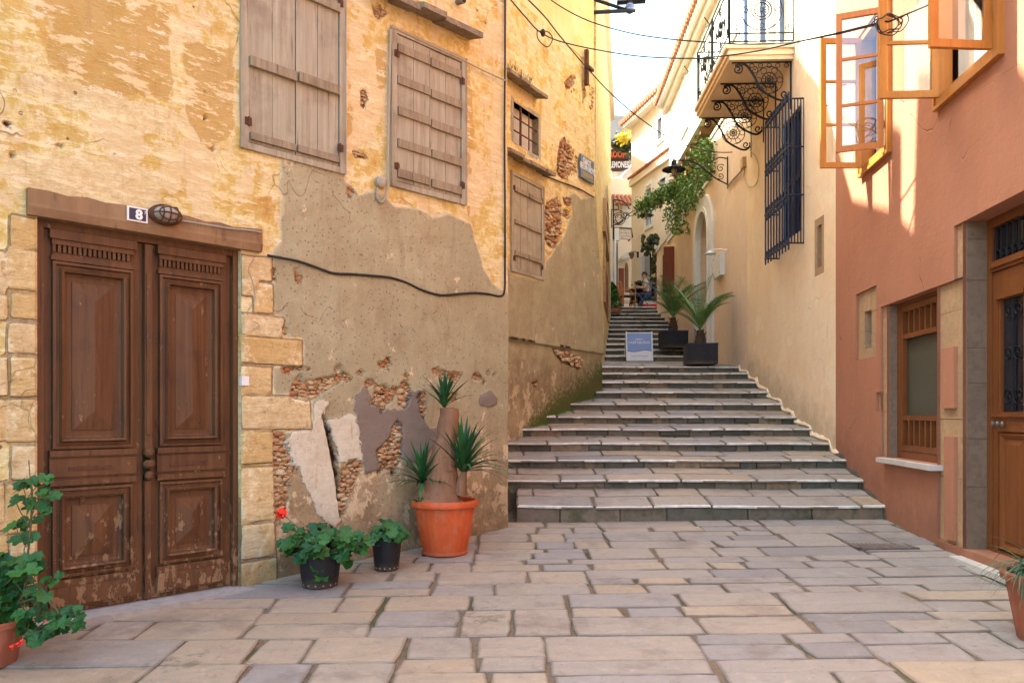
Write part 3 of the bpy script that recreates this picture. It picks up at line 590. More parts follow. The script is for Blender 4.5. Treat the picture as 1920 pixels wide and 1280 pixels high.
chunks(W2, L2['brick'], house2, 330, .02, .05)
bm = bmesh.new()
block(bm, [tuple(W2.P(s, d, 0)[:2]) for s, d in ((-2.2, -.302), (2.79, -.302), (2.79, -5), (-2.2, -5))], -.3, 10.0)
block(bm, [tuple(W2.P(s, d, 0)[:2]) for s, d in ((-2.2, -.003), (2.79, -.003), (2.79, -.302), (-2.2, -.302))], 7.203, 10.0)
shadow_roofline = [(-2.2, 12.6), (-1.03, 12.35), (-1.029, 10.75), (-.65, 10.75), (-.649, 11.65), (-.41, 11.65), (-.409, 10.75), (.78, 10.4), (1.35, 10.9), (1.75, 11.45), (2.79, 11.6)]  # unseen rooftop blocks and gap, added to shape sunlight on the walls opposite
prism(bm, W2, [(-2.2, 10.001)] + shadow_roofline + [(2.79, 10.001)], -.01, -4.99)
obj("building_mass", bm, M['yellow'], house2)
def foot_r(W):
    def f(P):
        y = W.o[1] + W.u[1] * P[:, 0]; b = np.where(y < 8.37, -.13 + .053 * y, np.interp(y, [8.37, 14.8, 17.9, 25.6], [.42, 2.35, 2.7, 4.95])); return np.clip(.5 - (P[:, 1] - b) * .75, -.2, .5)
    return f
# ---- terracotta house on the right --------------------------------------
W3 = Wall(4.03, 8.4, .1034, 1, -1)   # s grows away from the camera, +d towards the street
def s3(px): return W3.hit(px, 0)[0]
house3 = thing("terracotta_house", (4.2, 7.5, .2), "terracotta pink house at right with stone trimmed window and open wooden casements", "house")
RD = (s3(1805) - 1.28, s3(1805), .22, W3.hit(1805, 416)[1])           # door opening
RWz = (EYE - .47, EYE + 1.20); RW = (s3(1757), s3(1663), RWz[0], RWz[1])   # window opening
SW = (s3(1629), s3(1616.5), W3.hit(1620, 653)[1], W3.hit(1620, 584)[1])     # little window
UA = (s3(1873), s3(1766), EYE + 2.84, EYE + 4.34); UB = (s3(1667), s3(1620), EYE + 2.84, EYE + 4.34)
SH = .028   # plaster stands this far proud of the bared stone
def zr(px, py): return W3.hit(px, py)[1]
shal = [(s3(1639), s3(1605), zr(1620, 672), zr(1620, 545)), (s3(1663) + .0, s3(1651), RWz[0], RWz[1] - .03), (s3(1805), s3(1757), .3, zr(1783, 527)), (s3(1805), s3(1789), zr(1783, 527), RD[3]), (s3(1651), s3(1643), zr(1647, 770), zr(1647, 735))]
EN3 = s3(1567)
holes3 = [RD + (.27,), RW + (.2,), UA + (.12,), UB + (.12,)] + [(a, b, c, d, SH) for a, b, c, d in shal]
# merge: shallow pockets touch the openings, so cut them all and back the pockets with stone
grid_wall("wall", W3, -5.5, EN3, -.2, 7.5, .2, holes3, M['terra'], house3, dirt=foot_r(W3))
bm = bmesh.new()
def foot3(sa, sb, d0, d1): return [tuple(W3.P(s, d, 0)[:2]) for s, d in ((sa, d0), (sb, d0), (sb, d1), (sa, d1))]
block(bm, foot3(-9, EN3 - .003, -.305, -5), -.3, 9.4); block(bm, foot3(-9, -5.503, -.003, -.301), -.3, 9.4); block(bm, foot3(-5.5, EN3 - .003, -.003, -.301), 7.503, 9.4)
obj("building_mass", bm, M['terra'], house3)
def stone_fill(W, a, b, c, d, d0, d1, parent, mat, hs=(.3, .55), gap=.004):
    z = c
    while z < d - .02:
        h = min(random.uniform(*hs), d - z)
        if d - z - h < .12: h = d - z
        bm = bmesh.new(); box(bm, W, a + .001, b - .001, d0 + random.uniform(-.004, .002), d1, z + gap / 2, z + h - gap / 2); obj("stone_block", bm, mat, parent, bevel=.004); z += h
for i, (a, b, c, d) in enumerate(shal):
    if i == 0:
        for (p, q, r_, t) in ((a, SW[0], c, d), (SW[1], b, c, d), (SW[0], SW[1], c, SW[2]), (SW[0], SW[1], SW[3], d)): stone_fill(W3, p, q, r_, t, -SH, -.2, house3, M['ashlar'], (.25, .45))
    else: stone_fill(W3, a, b, c, d, -SH, -.24, house3, M['ashlar'], (.35, .6))
# plaster strips left on the stone pier
for x0, x1, y0, y1 in ((1765, 1789, 652, 765), (1770, 1789, 818, 1010)):
    a, b = s3(x1), s3(x0); c, d = zr(1777, y1), zr(1777, y0); bm = bmesh.new(); box(bm, W3, a, b, .002, -SH - .01, c, d); obj("plaster_patch", bm, M['terra'], house3, bevel=.004)
# stone jamb linings facing the street corner
for (s_, dep, z0, z1) in ((RD[1], .265, .25, RD[3]), (RW[1], .195, RWz[0], RWz[1])):
    z = z0
    while z < z1 - .02:
        h = min(random.uniform(.3, .6), z1 - z); h = z1 - z if z1 - z - h < .12 else h
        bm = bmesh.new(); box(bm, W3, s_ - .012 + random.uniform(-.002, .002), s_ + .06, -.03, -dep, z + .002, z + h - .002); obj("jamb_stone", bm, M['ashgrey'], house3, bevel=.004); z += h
# ---- apricot house with the balcony -------------------------------------
W4 = Wall(3.869, 0, .033, 1, -1)
def s4(px): return W4.hit(px, 0)[0]
house4 = thing("balcony_house", (4.4, 12.5, .8), "apricot house with a cornice balcony on curled iron brackets and a barred navy window", "house")
S4A = W3.P(EN3, 0, 0).y - .02; S4B = 14.3
GR = (s4(1503), s4(1466), W4.hit(1485, 455)[1], W4.hit(1485, 215)[1])
NI = (s4(1545), s4(1527), W4.hit(1536, 515)[1], W4.hit(1536, 408)[1])
UD = (12.1, 13.0, 7.2, 9.3)
grid_wall("wall", W4, S4A, S4B, -.1, 10.3, .25, [GR + (.2,), NI + (.03,), UD + (.15,)], M['cream'], house4, dirt=foot_r(W4))
bm = bmesh.new(); block(bm, [tuple(W4.P(s, d, 0)[:2]) for s, d in ((S4A, -.302), (S4B, -.302), (S4B, -5), (S4A, -5))], -.1, 10.3); obj("building_mass", bm, M['cream'], house4)
# garden wall: higher piece, then the lower one with the arched doorway
gwall = thing("garden_wall", (4.5, 19, 1.0), "pale pink garden wall with white arched doorway rising beside the stairs", "wall")
ARC = (16.84 + .0, 19.03, 17.36, 18.63)
def gpanel(y0, y1, z0, z1, hole=None):
    bm = bmesh.new()
    pts = [(y0, z0), (y1, z0), (y1, z1), (y0, z1)]
    box(bm, W4, y0, y1, 0, -.35, z0, z1) if not hole else None
    if hole:
        a, b, spring, r = hole; c = (a + b) / 2; n = 12
        arc = [(c + (b - a) / 2 * math.cos(math.pi * k / n), spring + (b - a) / 2 * math.sin(math.pi * k / n)) for k in range(n + 1)]
        poly = [(y0, z0), (a, z0)] + arc[::-1] + [(b, z0), (y1, z0), (y1, z1), (y0, z1)]
        prism(bm, W4, poly, 0, -.35)
    return bm
obj("wall", gpanel(14.302, 17.2, 0, EYE + 6.1), M['pinkw'], gwall)
obj("wall", gpanel(17.202, 25.1, 1.0, EYE + 5.2, (17.36, 18.63, EYE + 4.05, 0)), M['pinkw'], gwall)
# arch trim
def arch_ring(W, a, b, spring, z0, wd, d0, d1):
    c = (a + b) / 2; ro, ri = (b - a) / 2, (b - a) / 2 - wd; n = 16
    o = [(b, z0)] + [(c + ro * math.cos(math.pi * k / n), spring + ro * math.sin(math.pi * k / n)) for k in range(n + 1)] + [(a, z0)]
    i = [(b - wd, z0)] + [(c + ri * math.cos(math.pi * k / n), spring + ri * math.sin(math.pi * k / n)) for k in range(n + 1)] + [(a + wd, z0)]
    bm = bmesh.new(); q = []
    for (p, s) in zip(o, i): q.append([bm.verts.new(W.P(p[0], d0, p[1])), bm.verts.new(W.P(s[0], d0, s[1])), bm.verts.new(W.P(s[0], d1, s[1])), bm.verts.new(W.P(p[0], d1, p[1]))])
    for x, y in zip(q, q[1:]):
        for k in range(4): bm.faces.new([x[k], y[k], y[(k + 1) % 4], x[(k + 1) % 4]])
    bm.faces.new(q[0]); bm.faces.new(q[-1][::-1]); return bm
obj("arch_frame", arch_ring(W4, 16.95, 19.0, EYE + 4.03, 2.2, .40, .06, -.05), M['trimw'], gwall, bevel=.01)
obj("arch_moulding", arch_ring(W4, 17.25, 18.72, EYE + 4.04, 2.2, .1, .085, -.05), M['trimw'], gwall, bevel=.01)
bm = bmesh.new(); box(bm, W4, 17.3, 18.7, -.36, -1.4, 1.2, EYE + 5.0); obj("doorway_recess", bm, M['yellow'], gwall)
bm = bmesh.new(); box(bm, W4, 17.202, 25.1, .04, -.4, EYE + 5.2, EYE + 5.27); obj("coping", bm, M['trimw'], gwall, bevel=.01)
bm = bmesh.new(); box(bm, W4, 14.302, 17.2, .03, -.4, EYE + 6.1, EYE + 6.16); obj("coping", bm, M['trimw'], gwall, bevel=.01)
# small barred window in the garden wall
bm = bmesh.new(); a, b = s4(1264), s4(1251); z0, z1 = W4.hit(1258, 545)[1], W4.hit(1258, 470)[1]
box(bm, W4, a, b, .006, -.05, z0, z1); pw = obj("window", bm, M['dim'], gwall)
bm = bmesh.new()
for k in range(7): tube(bm, [W4.P(a + (b - a) * k / 6, .12, z0), W4.P(a + (b - a) * k / 6, .12, z1)], .014, 5)
for k in range(4): tube(bm, [W4.P(a, .12, z0 + (z1 - z0) * k / 3), W4.P(b, .12, z0 + (z1 - z0) * k / 3)], .012, 5)
for s_ in (a, b):
    for z_ in (z0, z1): tube(bm, [W4.P(s_, .12, z_), W4.P(s_, 0, z_)], .014, 5)
obj("grille", bm, M['iron'], pw)
bm = bmesh.new(); box(bm, W4, a - .04, a + .0, .0, .3, z0, z1); obj("shutter", bm, M['redwood'], pw)
# white corner trim near the end
bm = bmesh.new(); a, b = s4(1284), s4(1252); zt = W4.hit(1253, 455)[1]
box(bm, W4, b - .12, b, .03, 0, zt, EYE + 5.2); box(bm, W4, a, b - .12, .03, 0, zt, zt + .12); obj("trim", bm, M['trimw'], gwall)
# upper storey bridging over the garden
bm = bmesh.new(); box(bm, W4, 14.3, 22.6, .02, -5, EYE + 6.9, 10.5); us = obj("upper_storey", bm, M['whitew'], house4)
bm = bmesh.new(); box(bm, W4, S4A - .1, 23.0, .32, -5.2, 10.5, 10.62); obj("eaves_board", bm, M['trimw'], house4)
bm = bmesh.new(); box(bm, W4, S4A - .1, 23.0, .16, 0, 10.32, 10.498); obj("cornice", bm, M['peach'], house4, bevel=.03)
bm = bmesh.new()
k = S4A
while k < 23: tube(bm, [W4.P(k, .42, 10.63), W4.P(k, -3, 11.5)], .085, 6); k += .19
obj("roof_tiles", bm, M['tile'], house4, smooth=True)
for a, b in ((14.9, 15.9), (17.3, 18.3), (19.7, 20.7)):
    bm = bmesh.new(); nested(bm, W4, a, b, 8.75, 10.1, [(0, .02), (0, .06), (.08, .06), (.1, .03)]); u = obj("window", bm, M['trimw'], house4)
    bm = bmesh.new(); box(bm, W4, a + .1, b - .1, .032, .035, 8.85, 10.0); obj("shutter", bm, M['awning'], u)
    bm = bmesh.new(); tube(bm, [W4.P(a - .1, .16, 10.25), W4.P(a - .1, .05, 10.1), W4.P(a - .1, .12, 10.02)], .012, 5); obj("hook", bm, M['iron'], u)
# posts and brick back wall under it
bm = bmesh.new(); box(bm, W4, 17.2, 25, -2.4, -2.6, 3, EYE + 6.9); tag_ = obj("back_wall", bm, M['orangew'], house4)
bm = bmesh.new()
for k in range(10): box(bm, W4, 17.4 + k * .6, 17.5 + k * .6, -.05, -2.4, EYE + 6.72, EYE + 6.895)
obj("ceiling_joist", bm, M['beam'], house4)
for s_ in (21.0, 22.5):
    bm = bmesh.new(); box(bm, W4, s_, s_ + .16, -.15, -.32, EYE + 5.28, EYE + 6.895); obj("post", bm, M['orangew'], house4)
# ---- yellow house beyond on the left ------------------------------------
W5 = Wall(1.40, 12.95, .15, 1, 1)
house5 = thing("yellow_house", (2.3, 19, 2), "sunny yellow house with arched stone doorway where the stairs narrow", "house")
def s5(px): return W5.hit(px, 0)[0]
LEN5 = W5.hit(1145.5, 0)[0]
holes5 = []
L5 = {'cream': [], 'ochre': [W5.poly([(1128, 480), (1143, 470), (1143, 560), (1138, 575), (1128, 575)]), W5.poly([(1128, 400), (1139, 395), (1141, 440), (1139, 470), (1128, 465)])]}
grid_wall("wall", W5, .12, LEN5, .8, 11.2, .12, holes5, M['oldwall'], house5, L5)
bm = bmesh.new(); block(bm, [tuple(W5.P(s, d, 0)[:2]) for s, d in ((0.122, -.302), (LEN5 - .002, -.302), (LEN5 - .002, -5), (.122, -5))], .8, 11.2); block(bm, [(-2, 25.4), (3.0, 25.4), (3.9, 36), (-2, 36)], 4, 13.6); obj("building_mass", bm, M['yellow'], house5)  # far block is unseen, added to keep sun off the lower pink house
# arched doorway + window, real frames
def s5z(px, py): return W5.hit(px, py)
c, zt = s5z(1135.5, 485); bmq = arch_ring(W5, s5(1131), s5(1140), s5z(1135, 505)[1], 3.9, .35, .05, -.05); ad = obj("arched_doorway", bmq, M['ledge'] if False else M['ashlar'], house5)
bm = bmesh.new(); box(bm, W5, s5(1131) + .3, s5(1140) - .3, .012, -.02, 3.9, s5z(1135, 500)[1]); obj("door_leaf", bm, M['redwood'], ad)
a, b = s5(1130), s5(1138); z0, z1 = s5z(1134, 462)[1], s5z(1134, 405)[1]
bm = bmesh.new(); nested(bm, W5, a, b, z0, z1, [(0, 0), (0, .07), (.25, .07), (.27, .02)]); wn = obj("window", bm, M['ashlar'], house5)
bm = bmesh.new(); box(bm, W5, a + .28, b - .28, .022, .026, z0 + .28, z1 - .28); obj("shutter", bm, M['beam'], wn)
bm = bmesh.new(); box(bm, W5, .13, LEN5, .12, 0, EYE + 9.3, EYE + 9.45); obj("eaves", bm, M['peach'], house5)
# ---- pale pink house where the lane turns --------------------------------
W6 = Wall(5.25, 28, -.25, 1, -1)
def s6(px): return W6.hit(px, 0)[0]
def z6(px, py): return W6.hit(px, py)[1]
house6 = thing("pink_house", (5, 28.5, 5), "pale pink house with white framed windows and tiled eaves at the top of the stairs", "house")
a6, b6 = s6(1275), s6(1184)
ZE = z6(1215, 212); ZS = z6(1215, 315)
def h6(x0, x1, y0, y1): s = sorted((s6(x0), s6(x1))); xm = (x0 + x1) / 2; return (s[0], s[1], z6(xm, y1), z6(xm, y0))
wins6 = [h6(1234, 1242, 222, 262), h6(1212, 1222, 348, 422), h6(1238, 1249, 335, 357)]
bw = h6(1204, 1221, 474, 530)
grid_wall("wall", W6, a6, b6, 4.5, ZE, .2, [w_ + (.15,) for w_ in wins6] + [bw + (.12,)], M['peach'], house6)
bm = bmesh.new(); block(bm, [tuple(W6.P(s, d, 0)[:2]) for s, d in ((a6, -.302), (b6, -.302), (b6, -4), (a6, -4))], 4.5, ZE); obj("building_mass", bm, M['peach'], house6)
for (a, b, c, d) in wins6:
    bm = bmesh.new(); nested(bm, W6, a - .14, b + .14, c - .14, d + .14, [(0, 0), (0, .04), (.14, .04), (.14, -.1), (.18, -.1), (.18, -.13)]); u = obj("window", bm, M['trimw'], house6)
    bm = bmesh.new(); box(bm, W6, a + .06, b - .06, -.125, -.128, c + .06, d - .06); obj("pane", bm, M['dglass'], u)
    bm = bmesh.new(); box(bm, W6, a + .04, b - .04, -.09, -.12, (c + d * 2) / 3, (c + d * 2) / 3 + .06); obj("glazing_bar", bm, M['trimw'], u)
bm = bmesh.new(); box(bm, W6, bw[0], bw[1], -.1, -.13, bw[2], bw[3]); u = obj("window", bm, M['dim'], house6)
bm = bmesh.new()
for k in range(9): tube(bm, [W6.P(bw[0] + (bw[1] - bw[0]) * k / 8, .08, bw[2]), W6.P(bw[0] + (bw[1] - bw[0]) * k / 8, .08, bw[3] + .1)], .013, 5)
for z_ in (bw[2] + .1, bw[3] - .1): tube(bm, [W6.P(bw[0] - .1, .08, z_), W6.P(bw[1] + .1, .08, z_)], .018, 5)
obj("grille", bm, M['white'], u)
bm = bmesh.new(); box(bm, W6, a6, b6, .12, 0, ZS - .28, ZS - .04); obj("string_course", bm, M['peach'], house6, bevel=.03)
bm = bmesh.new(); k = a6
while k < b6: tube(bm, [W6.P(k, .2, ZS), W6.P(k, -.02, ZS + .12)], .05, 6); k += .12
obj("string_tiles", bm, M['tile'], house6)
bm = bmesh.new(); box(bm, W6, a6, b6 + .2, .3, -4.2, ZE, ZE + .14); obj("eaves", bm, M['trimw'], house6)
bm = bmesh.new(); k = a6
while k < b6 + .3: tube(bm, [W6.P(k, .42, ZE + .2), W6.P(k, -3, ZE + 1.0)], .1, 6); k += .22
obj("roof_tiles", bm, M['tile'], house6)
bm = bmesh.new(); tube(bm, [W6.P(s6(1267), .1, ZE - .2), W6.P(s6(1267), .1, ZS)], .05, 6); obj("rainpipe", bm, M['trimw'], house6)
# ---- low house with the tiled lean-to further left -----------------------
house7 = thing("low_house", (4.2, 31.5, 5), "low cream house with red tiled lean-to and brown doors behind the cafe chairs", "house")
W7 = Axis(3.2, 31.4, .1); W7.n = (-W7.n[0] * -1 * -1, -abs(W7.n[1])); W7.n = (math.sin(.1), -math.cos(.1))
def P7(px, py): s, z = W7.hit(px, py); return s, z
x0, x1 = P7(1136, 500)[0], P7(1192, 500)[0]
bm = bmesh.new(); box(bm, W7, x0, x1, 0, -4, 4.5, P7(1165, 335)[1]); obj("wall", bm, M['peach'], house7)
s_a, z_t = P7(1162, 375); s_b = P7(1191, 400)[0]
bm = bmesh.new(); box(bm, W7, P7(1166, 0)[0], s_b, .05, -.4, P7(1175, 432)[1], P7(1175, 385)[1]); obj("wall_panel", bm, M['whitew'], house7)
bm = bmesh.new(); k = P7(1150, 0)[0]
while k < s_b: tube(bm, [W7.P(k, .7, P7(1170, 392)[1]), W7.P(k, .02, P7(1170, 368)[1])], .08, 6); k += .17
obj("lean_to_tiles", bm, M['tile'], house7)
bm = bmesh.new(); box(bm, W7, P7(1160, 0)[0], P7(1169.5, 0)[0], .03, 0, 4.7, P7(1165, 503)[1]); dd = obj("door", bm, M['redwood'], house7)
aw = [P7(x, y) for x, y in ((1171.5, 548), (1171.5, 503), (1173, 496), (1175, 492), (1177, 497), (1178, 505), (1178, 548))]
bm = bmesh.new(); prism(bm, W7, aw, 0, .03); obj("door", bm, M['beam'], house7)
bm = bmesh.new()
zc = P7(1170, 484)[1]
prism(bm, W7, [(P7(1159, 0)[0], zc - .18), (P7(1180, 0)[0], zc - .05), (P7(1180, 0)[0], zc + .05), (P7(1170, 0)[0], zc + .12), (P7(1160, 0)[0], zc - .05)], .02, .7); obj("awning", bm, M['awning'], house7)
bm = bmesh.new(); box(bm, W7, P7(1150, 0)[0], P7(1158.5, 0)[0], .02, -.02, 4.8, P7(1155, 455)[1]); obj("stone_pier", bm, M['ledge'], house7)
# ---- stone tower block and terrace behind everything ---------------------
W8 = Axis(2, 44, 0); W8.n = (0, -1)
def P8(px, py): return W8.hit(px, py)
tw = thing("stone_building", (6.5, 46, 5), "high stone house with roof terrace seen above the tiled roofs", "house")
bm = bmesh.new(); box(bm, W8, P8(1120, 0)[0], P8(1260, 0)[0], 0, -6, 6, P8(0, 218)[1]); obj("wall", bm, M['rough'], tw)
bm = bmesh.new()
for px in (1147, 1195, 1235): box(bm, W8, P8(px - 2, 0)[0], P8(px + 2, 0)[0], -.2, -.4, P8(0, 218)[1], P8(0, 180)[1])
box(bm, W8, P8(1140, 0)[0], P8(1240, 0)[0], .1, -.1, P8(0, 182)[1], P8(0, 177.5)[1])
obj("pergola", bm, M['trimw'], tw)
bm = bmesh.new(); box(bm, W8, P8(1140, 0)[0], P8(1240, 0)[0], -1.6, -1.8, P8(0, 218)[1] - .2, P8(0, 190)[1]); obj("terrace_wall", bm, M['peach'], tw)
bm = bmesh.new()
for px in (1158, 1178): a = P8(px - 4, 206); b = P8(px + 5, 194); tube(bm, [W8.P(a[0], -1.5, a[1]), W8.P(b[0], -1.5, b[1])], .1, 5)
obj("terrace_brace", bm, M['rough'], tw)
# mid-distance wall with chimney roof under the rooms sign
lw = thing("small_house", (5.2, 36, 5), "small pink walled house with sloping parapet under the rooms sign", "house")
W9 = Axis(2, 36, 0); W9.n = (0, -1); P9 = W9.hit
bm = bmesh.new(); prism(bm, W9, [P9(1130, 500), P9(1200, 500), P9(1200, 300), P9(1190, 302), P9(1160, 335), P9(1130, 340)], 0, -3); obj("wall", bm, M['pinkw'], lw)
bm = bmesh.new(); prism(bm, W9, [P9(1130, 344), P9(1160, 339), P9(1192, 304), P9(1192, 300), P9(1160, 333), P9(1130, 338)], .15, -3.1); obj("coping", bm, M['trimw'], lw)
bm = bmesh.new(); tube(bm, [W9.P(*(P9(1163, 335)[:1]), .3, P9(0, 335)[1]), W9.P(P9(1163, 0)[0], .3, P9(0, 420)[1])], .07, 6); obj("rainpipe", bm, M['trimw'], lw)
bm = bmesh.new(); box(bm, W9, P9(1150, 0)[0], P9(1192, 0)[0], -.6, -2.5, P9(0, 330)[1], P9(0, 262)[1]); obj("dark_attic", bm, M['ledge'], lw)
# ================================================================ ground, paving, stairs
def struct(o): o['kind'] = 'structure'; return o
bm = bmesh.new()
gx, gy = 30, 16
gv = [[bm.verts.new((-9 + 18 * i / gx, -6 + 15.5 * j / gy, ground(-9 + 18 * i / gx, -6 + 15.5 * j / gy) - .012)) for j in range(gy + 1)] for i in range(gx + 1)]
for i in range(gx):
    for j in range(gy): bm.faces.new([gv[i][j], gv[i + 1][j], gv[i + 1][j + 1], gv[i][j + 1]])
struct(obj("ground", bm, M['mortar']))
bm = bmesh.new(); q = [bm.verts.new(p) for p in ((-600, -600, -1.2), (600, -600, -1.2), (600, 600, -1.2), (-600, 600, -1.2))]; bm.faces.new(q); struct(obj("terrain", bm, M['soil']))
def slab_mesh(bm, tl, pts, ztop, thick, tone, jit=.012, bev=.008, zj=.004, cut=.012):
    """pts: outline; subdivided with wobble, soft worn edge"""
    out = []; n = len(pts); cx = sum(p[0] for p in pts) / n; cy = sum(p[1] for p in pts) / n
    for i in range(n):
        a, b = pts[i], pts[(i + 1) % n]; L = math.hypot(b[0] - a[0], b[1] - a[1]); k = max(1, int(L / .11))
        for j in range(k):
            t = j / k; x = a[0] + (b[0] - a[0]) * t; y = a[1] + (b[1] - a[1]) * t; r = 1.0
            if j == 0: x += cut * (1 if cx > x else -1); y += cut * (1 if cy > y else -1)
            out.append((x + random.uniform(-jit, jit), y + random.uniform(-jit, jit)))
    dz = random.uniform(-zj, zj); tx, ty = random.uniform(-.006, .006), random.uniform(-.008, .008)
    top = []; mid = []; bot = []
    for x, y in out:
        L = math.hypot(cx - x, cy - y) + 1e-6; ix, iy = x + (cx - x) / L * bev * 1.6, y + (cy - y) / L * bev * 1.6
        zt = ztop(ix, iy) + dz + (x - cx) * tx + (y - cy) * ty
        top.append(bm.verts.new((ix, iy, zt))); mid.append(bm.verts.new((x, y, zt - bev))); bot.append(bm.verts.new((x, y, zt - thick)))
    m = len(out); el = bm.verts.layers.float.get('edge') or bm.verts.layers.float.new('edge'); inn = []
    for x, y in out:
        L = math.hypot(cx - x, cy - y) + 1e-6; f = min(.45, .032 / L); ix, iy = x + (cx - x) * f, y + (cy - y) * f; inn.append(bm.verts.new((ix, iy, ztop(ix, iy) + dz + (x - cx) * tx + (y - cy) * ty)))
    fs = [bm.faces.new(inn)]
    for i in range(m): fs.append(bm.faces.new([inn[i], top[i], top[(i + 1) % m], inn[(i + 1) % m]]))
    for v in top + mid + bot: v[el] = 1.0
    for i in range(m):
        k = (i + 1) % m; fs.append(bm.faces.new([top[i], mid[i], mid[k], top[k]])); fs.append(bm.faces.new([mid[i], bot[i], bot[k], mid[k]]))
    for f in fs:
        for v in f.verts: v[tl] = tone
    return fs
def inside_plaza(x, y):
    s = (x - W1.o[0]) * W1.n[0] + (y - W1.o[1]) * W1.n[1]
    if s < -.35: return False
    return x < 3.161 + .1034 * y + .25
bm = bmesh.new(); bm.verts.layers.float.new('tone'); bm.verts.layers.float.new('edge'); tl = bm.verts.layers.float.get('tone'); random.seed(23)
STEP1 = 8.37
def put(a, b, c, d):
    if not (inside_plaza((a + b) / 2, (c + d) / 2) or inside_plaza(b, c) or inside_plaza(a, c)): return
    g_ = random.uniform(.002, .008); sk = .015; g2 = random.choice((.002, .005, .012)); warm = min(1, max(0, (2.0 - a) / 3.5)); k = [random.uniform(-.016, .016) for _ in range(8)]
    slab_mesh(bm, tl, [(a + g_ + g2 + k[0], c + g_ * .7 + k[1] * .5), (b - g_ + k[2], c + g_ * .7 + k[3] * .5), (b - g_ + k[4], d - g_ * .7 + k[5] * .5), (a + g_ + g2 + k[6], d - g_ * .7 + k[7] * .5)], ground, .07, max(0, min(1, random.gauss(.66 - .42 * warm, .22))), jit=.006, bev=.005, zj=.006, cut=.007)
def split(a, b, c, d, lv=0):
    w_, h = b - a, d - c
    if h > .58 or (h > .38 and random.random() < .45):
        m = c + h * random.uniform(.38, .62); split(a, b, c, m, lv + 1); split(a, b, m, d, lv + 1)
    elif w_ > 1.05 or (w_ > .62 and random.random() < .5):
        m = a + w_ * random.uniform(.35, .65); split(a, m, c, d, lv + 1); split(m, b, c, d, lv + 1)
    else: put(a, b, c, d)
y = -2.5
while y < STEP1 - .02:
    h = random.uniform(.55, 1.05); h = STEP1 - y if y + h > STEP1 - .4 else h
    x = -6 + random.uniform(0, .6)
    while x < 4.8: w_ = random.uniform(.7, 1.9); split(x, x + w_, y, y + h); x += w_
    y += h
# seam wall line is cut by the houses; slabs simply run under them
struct(obj("paving", bm, M['pave'], recalc=True))
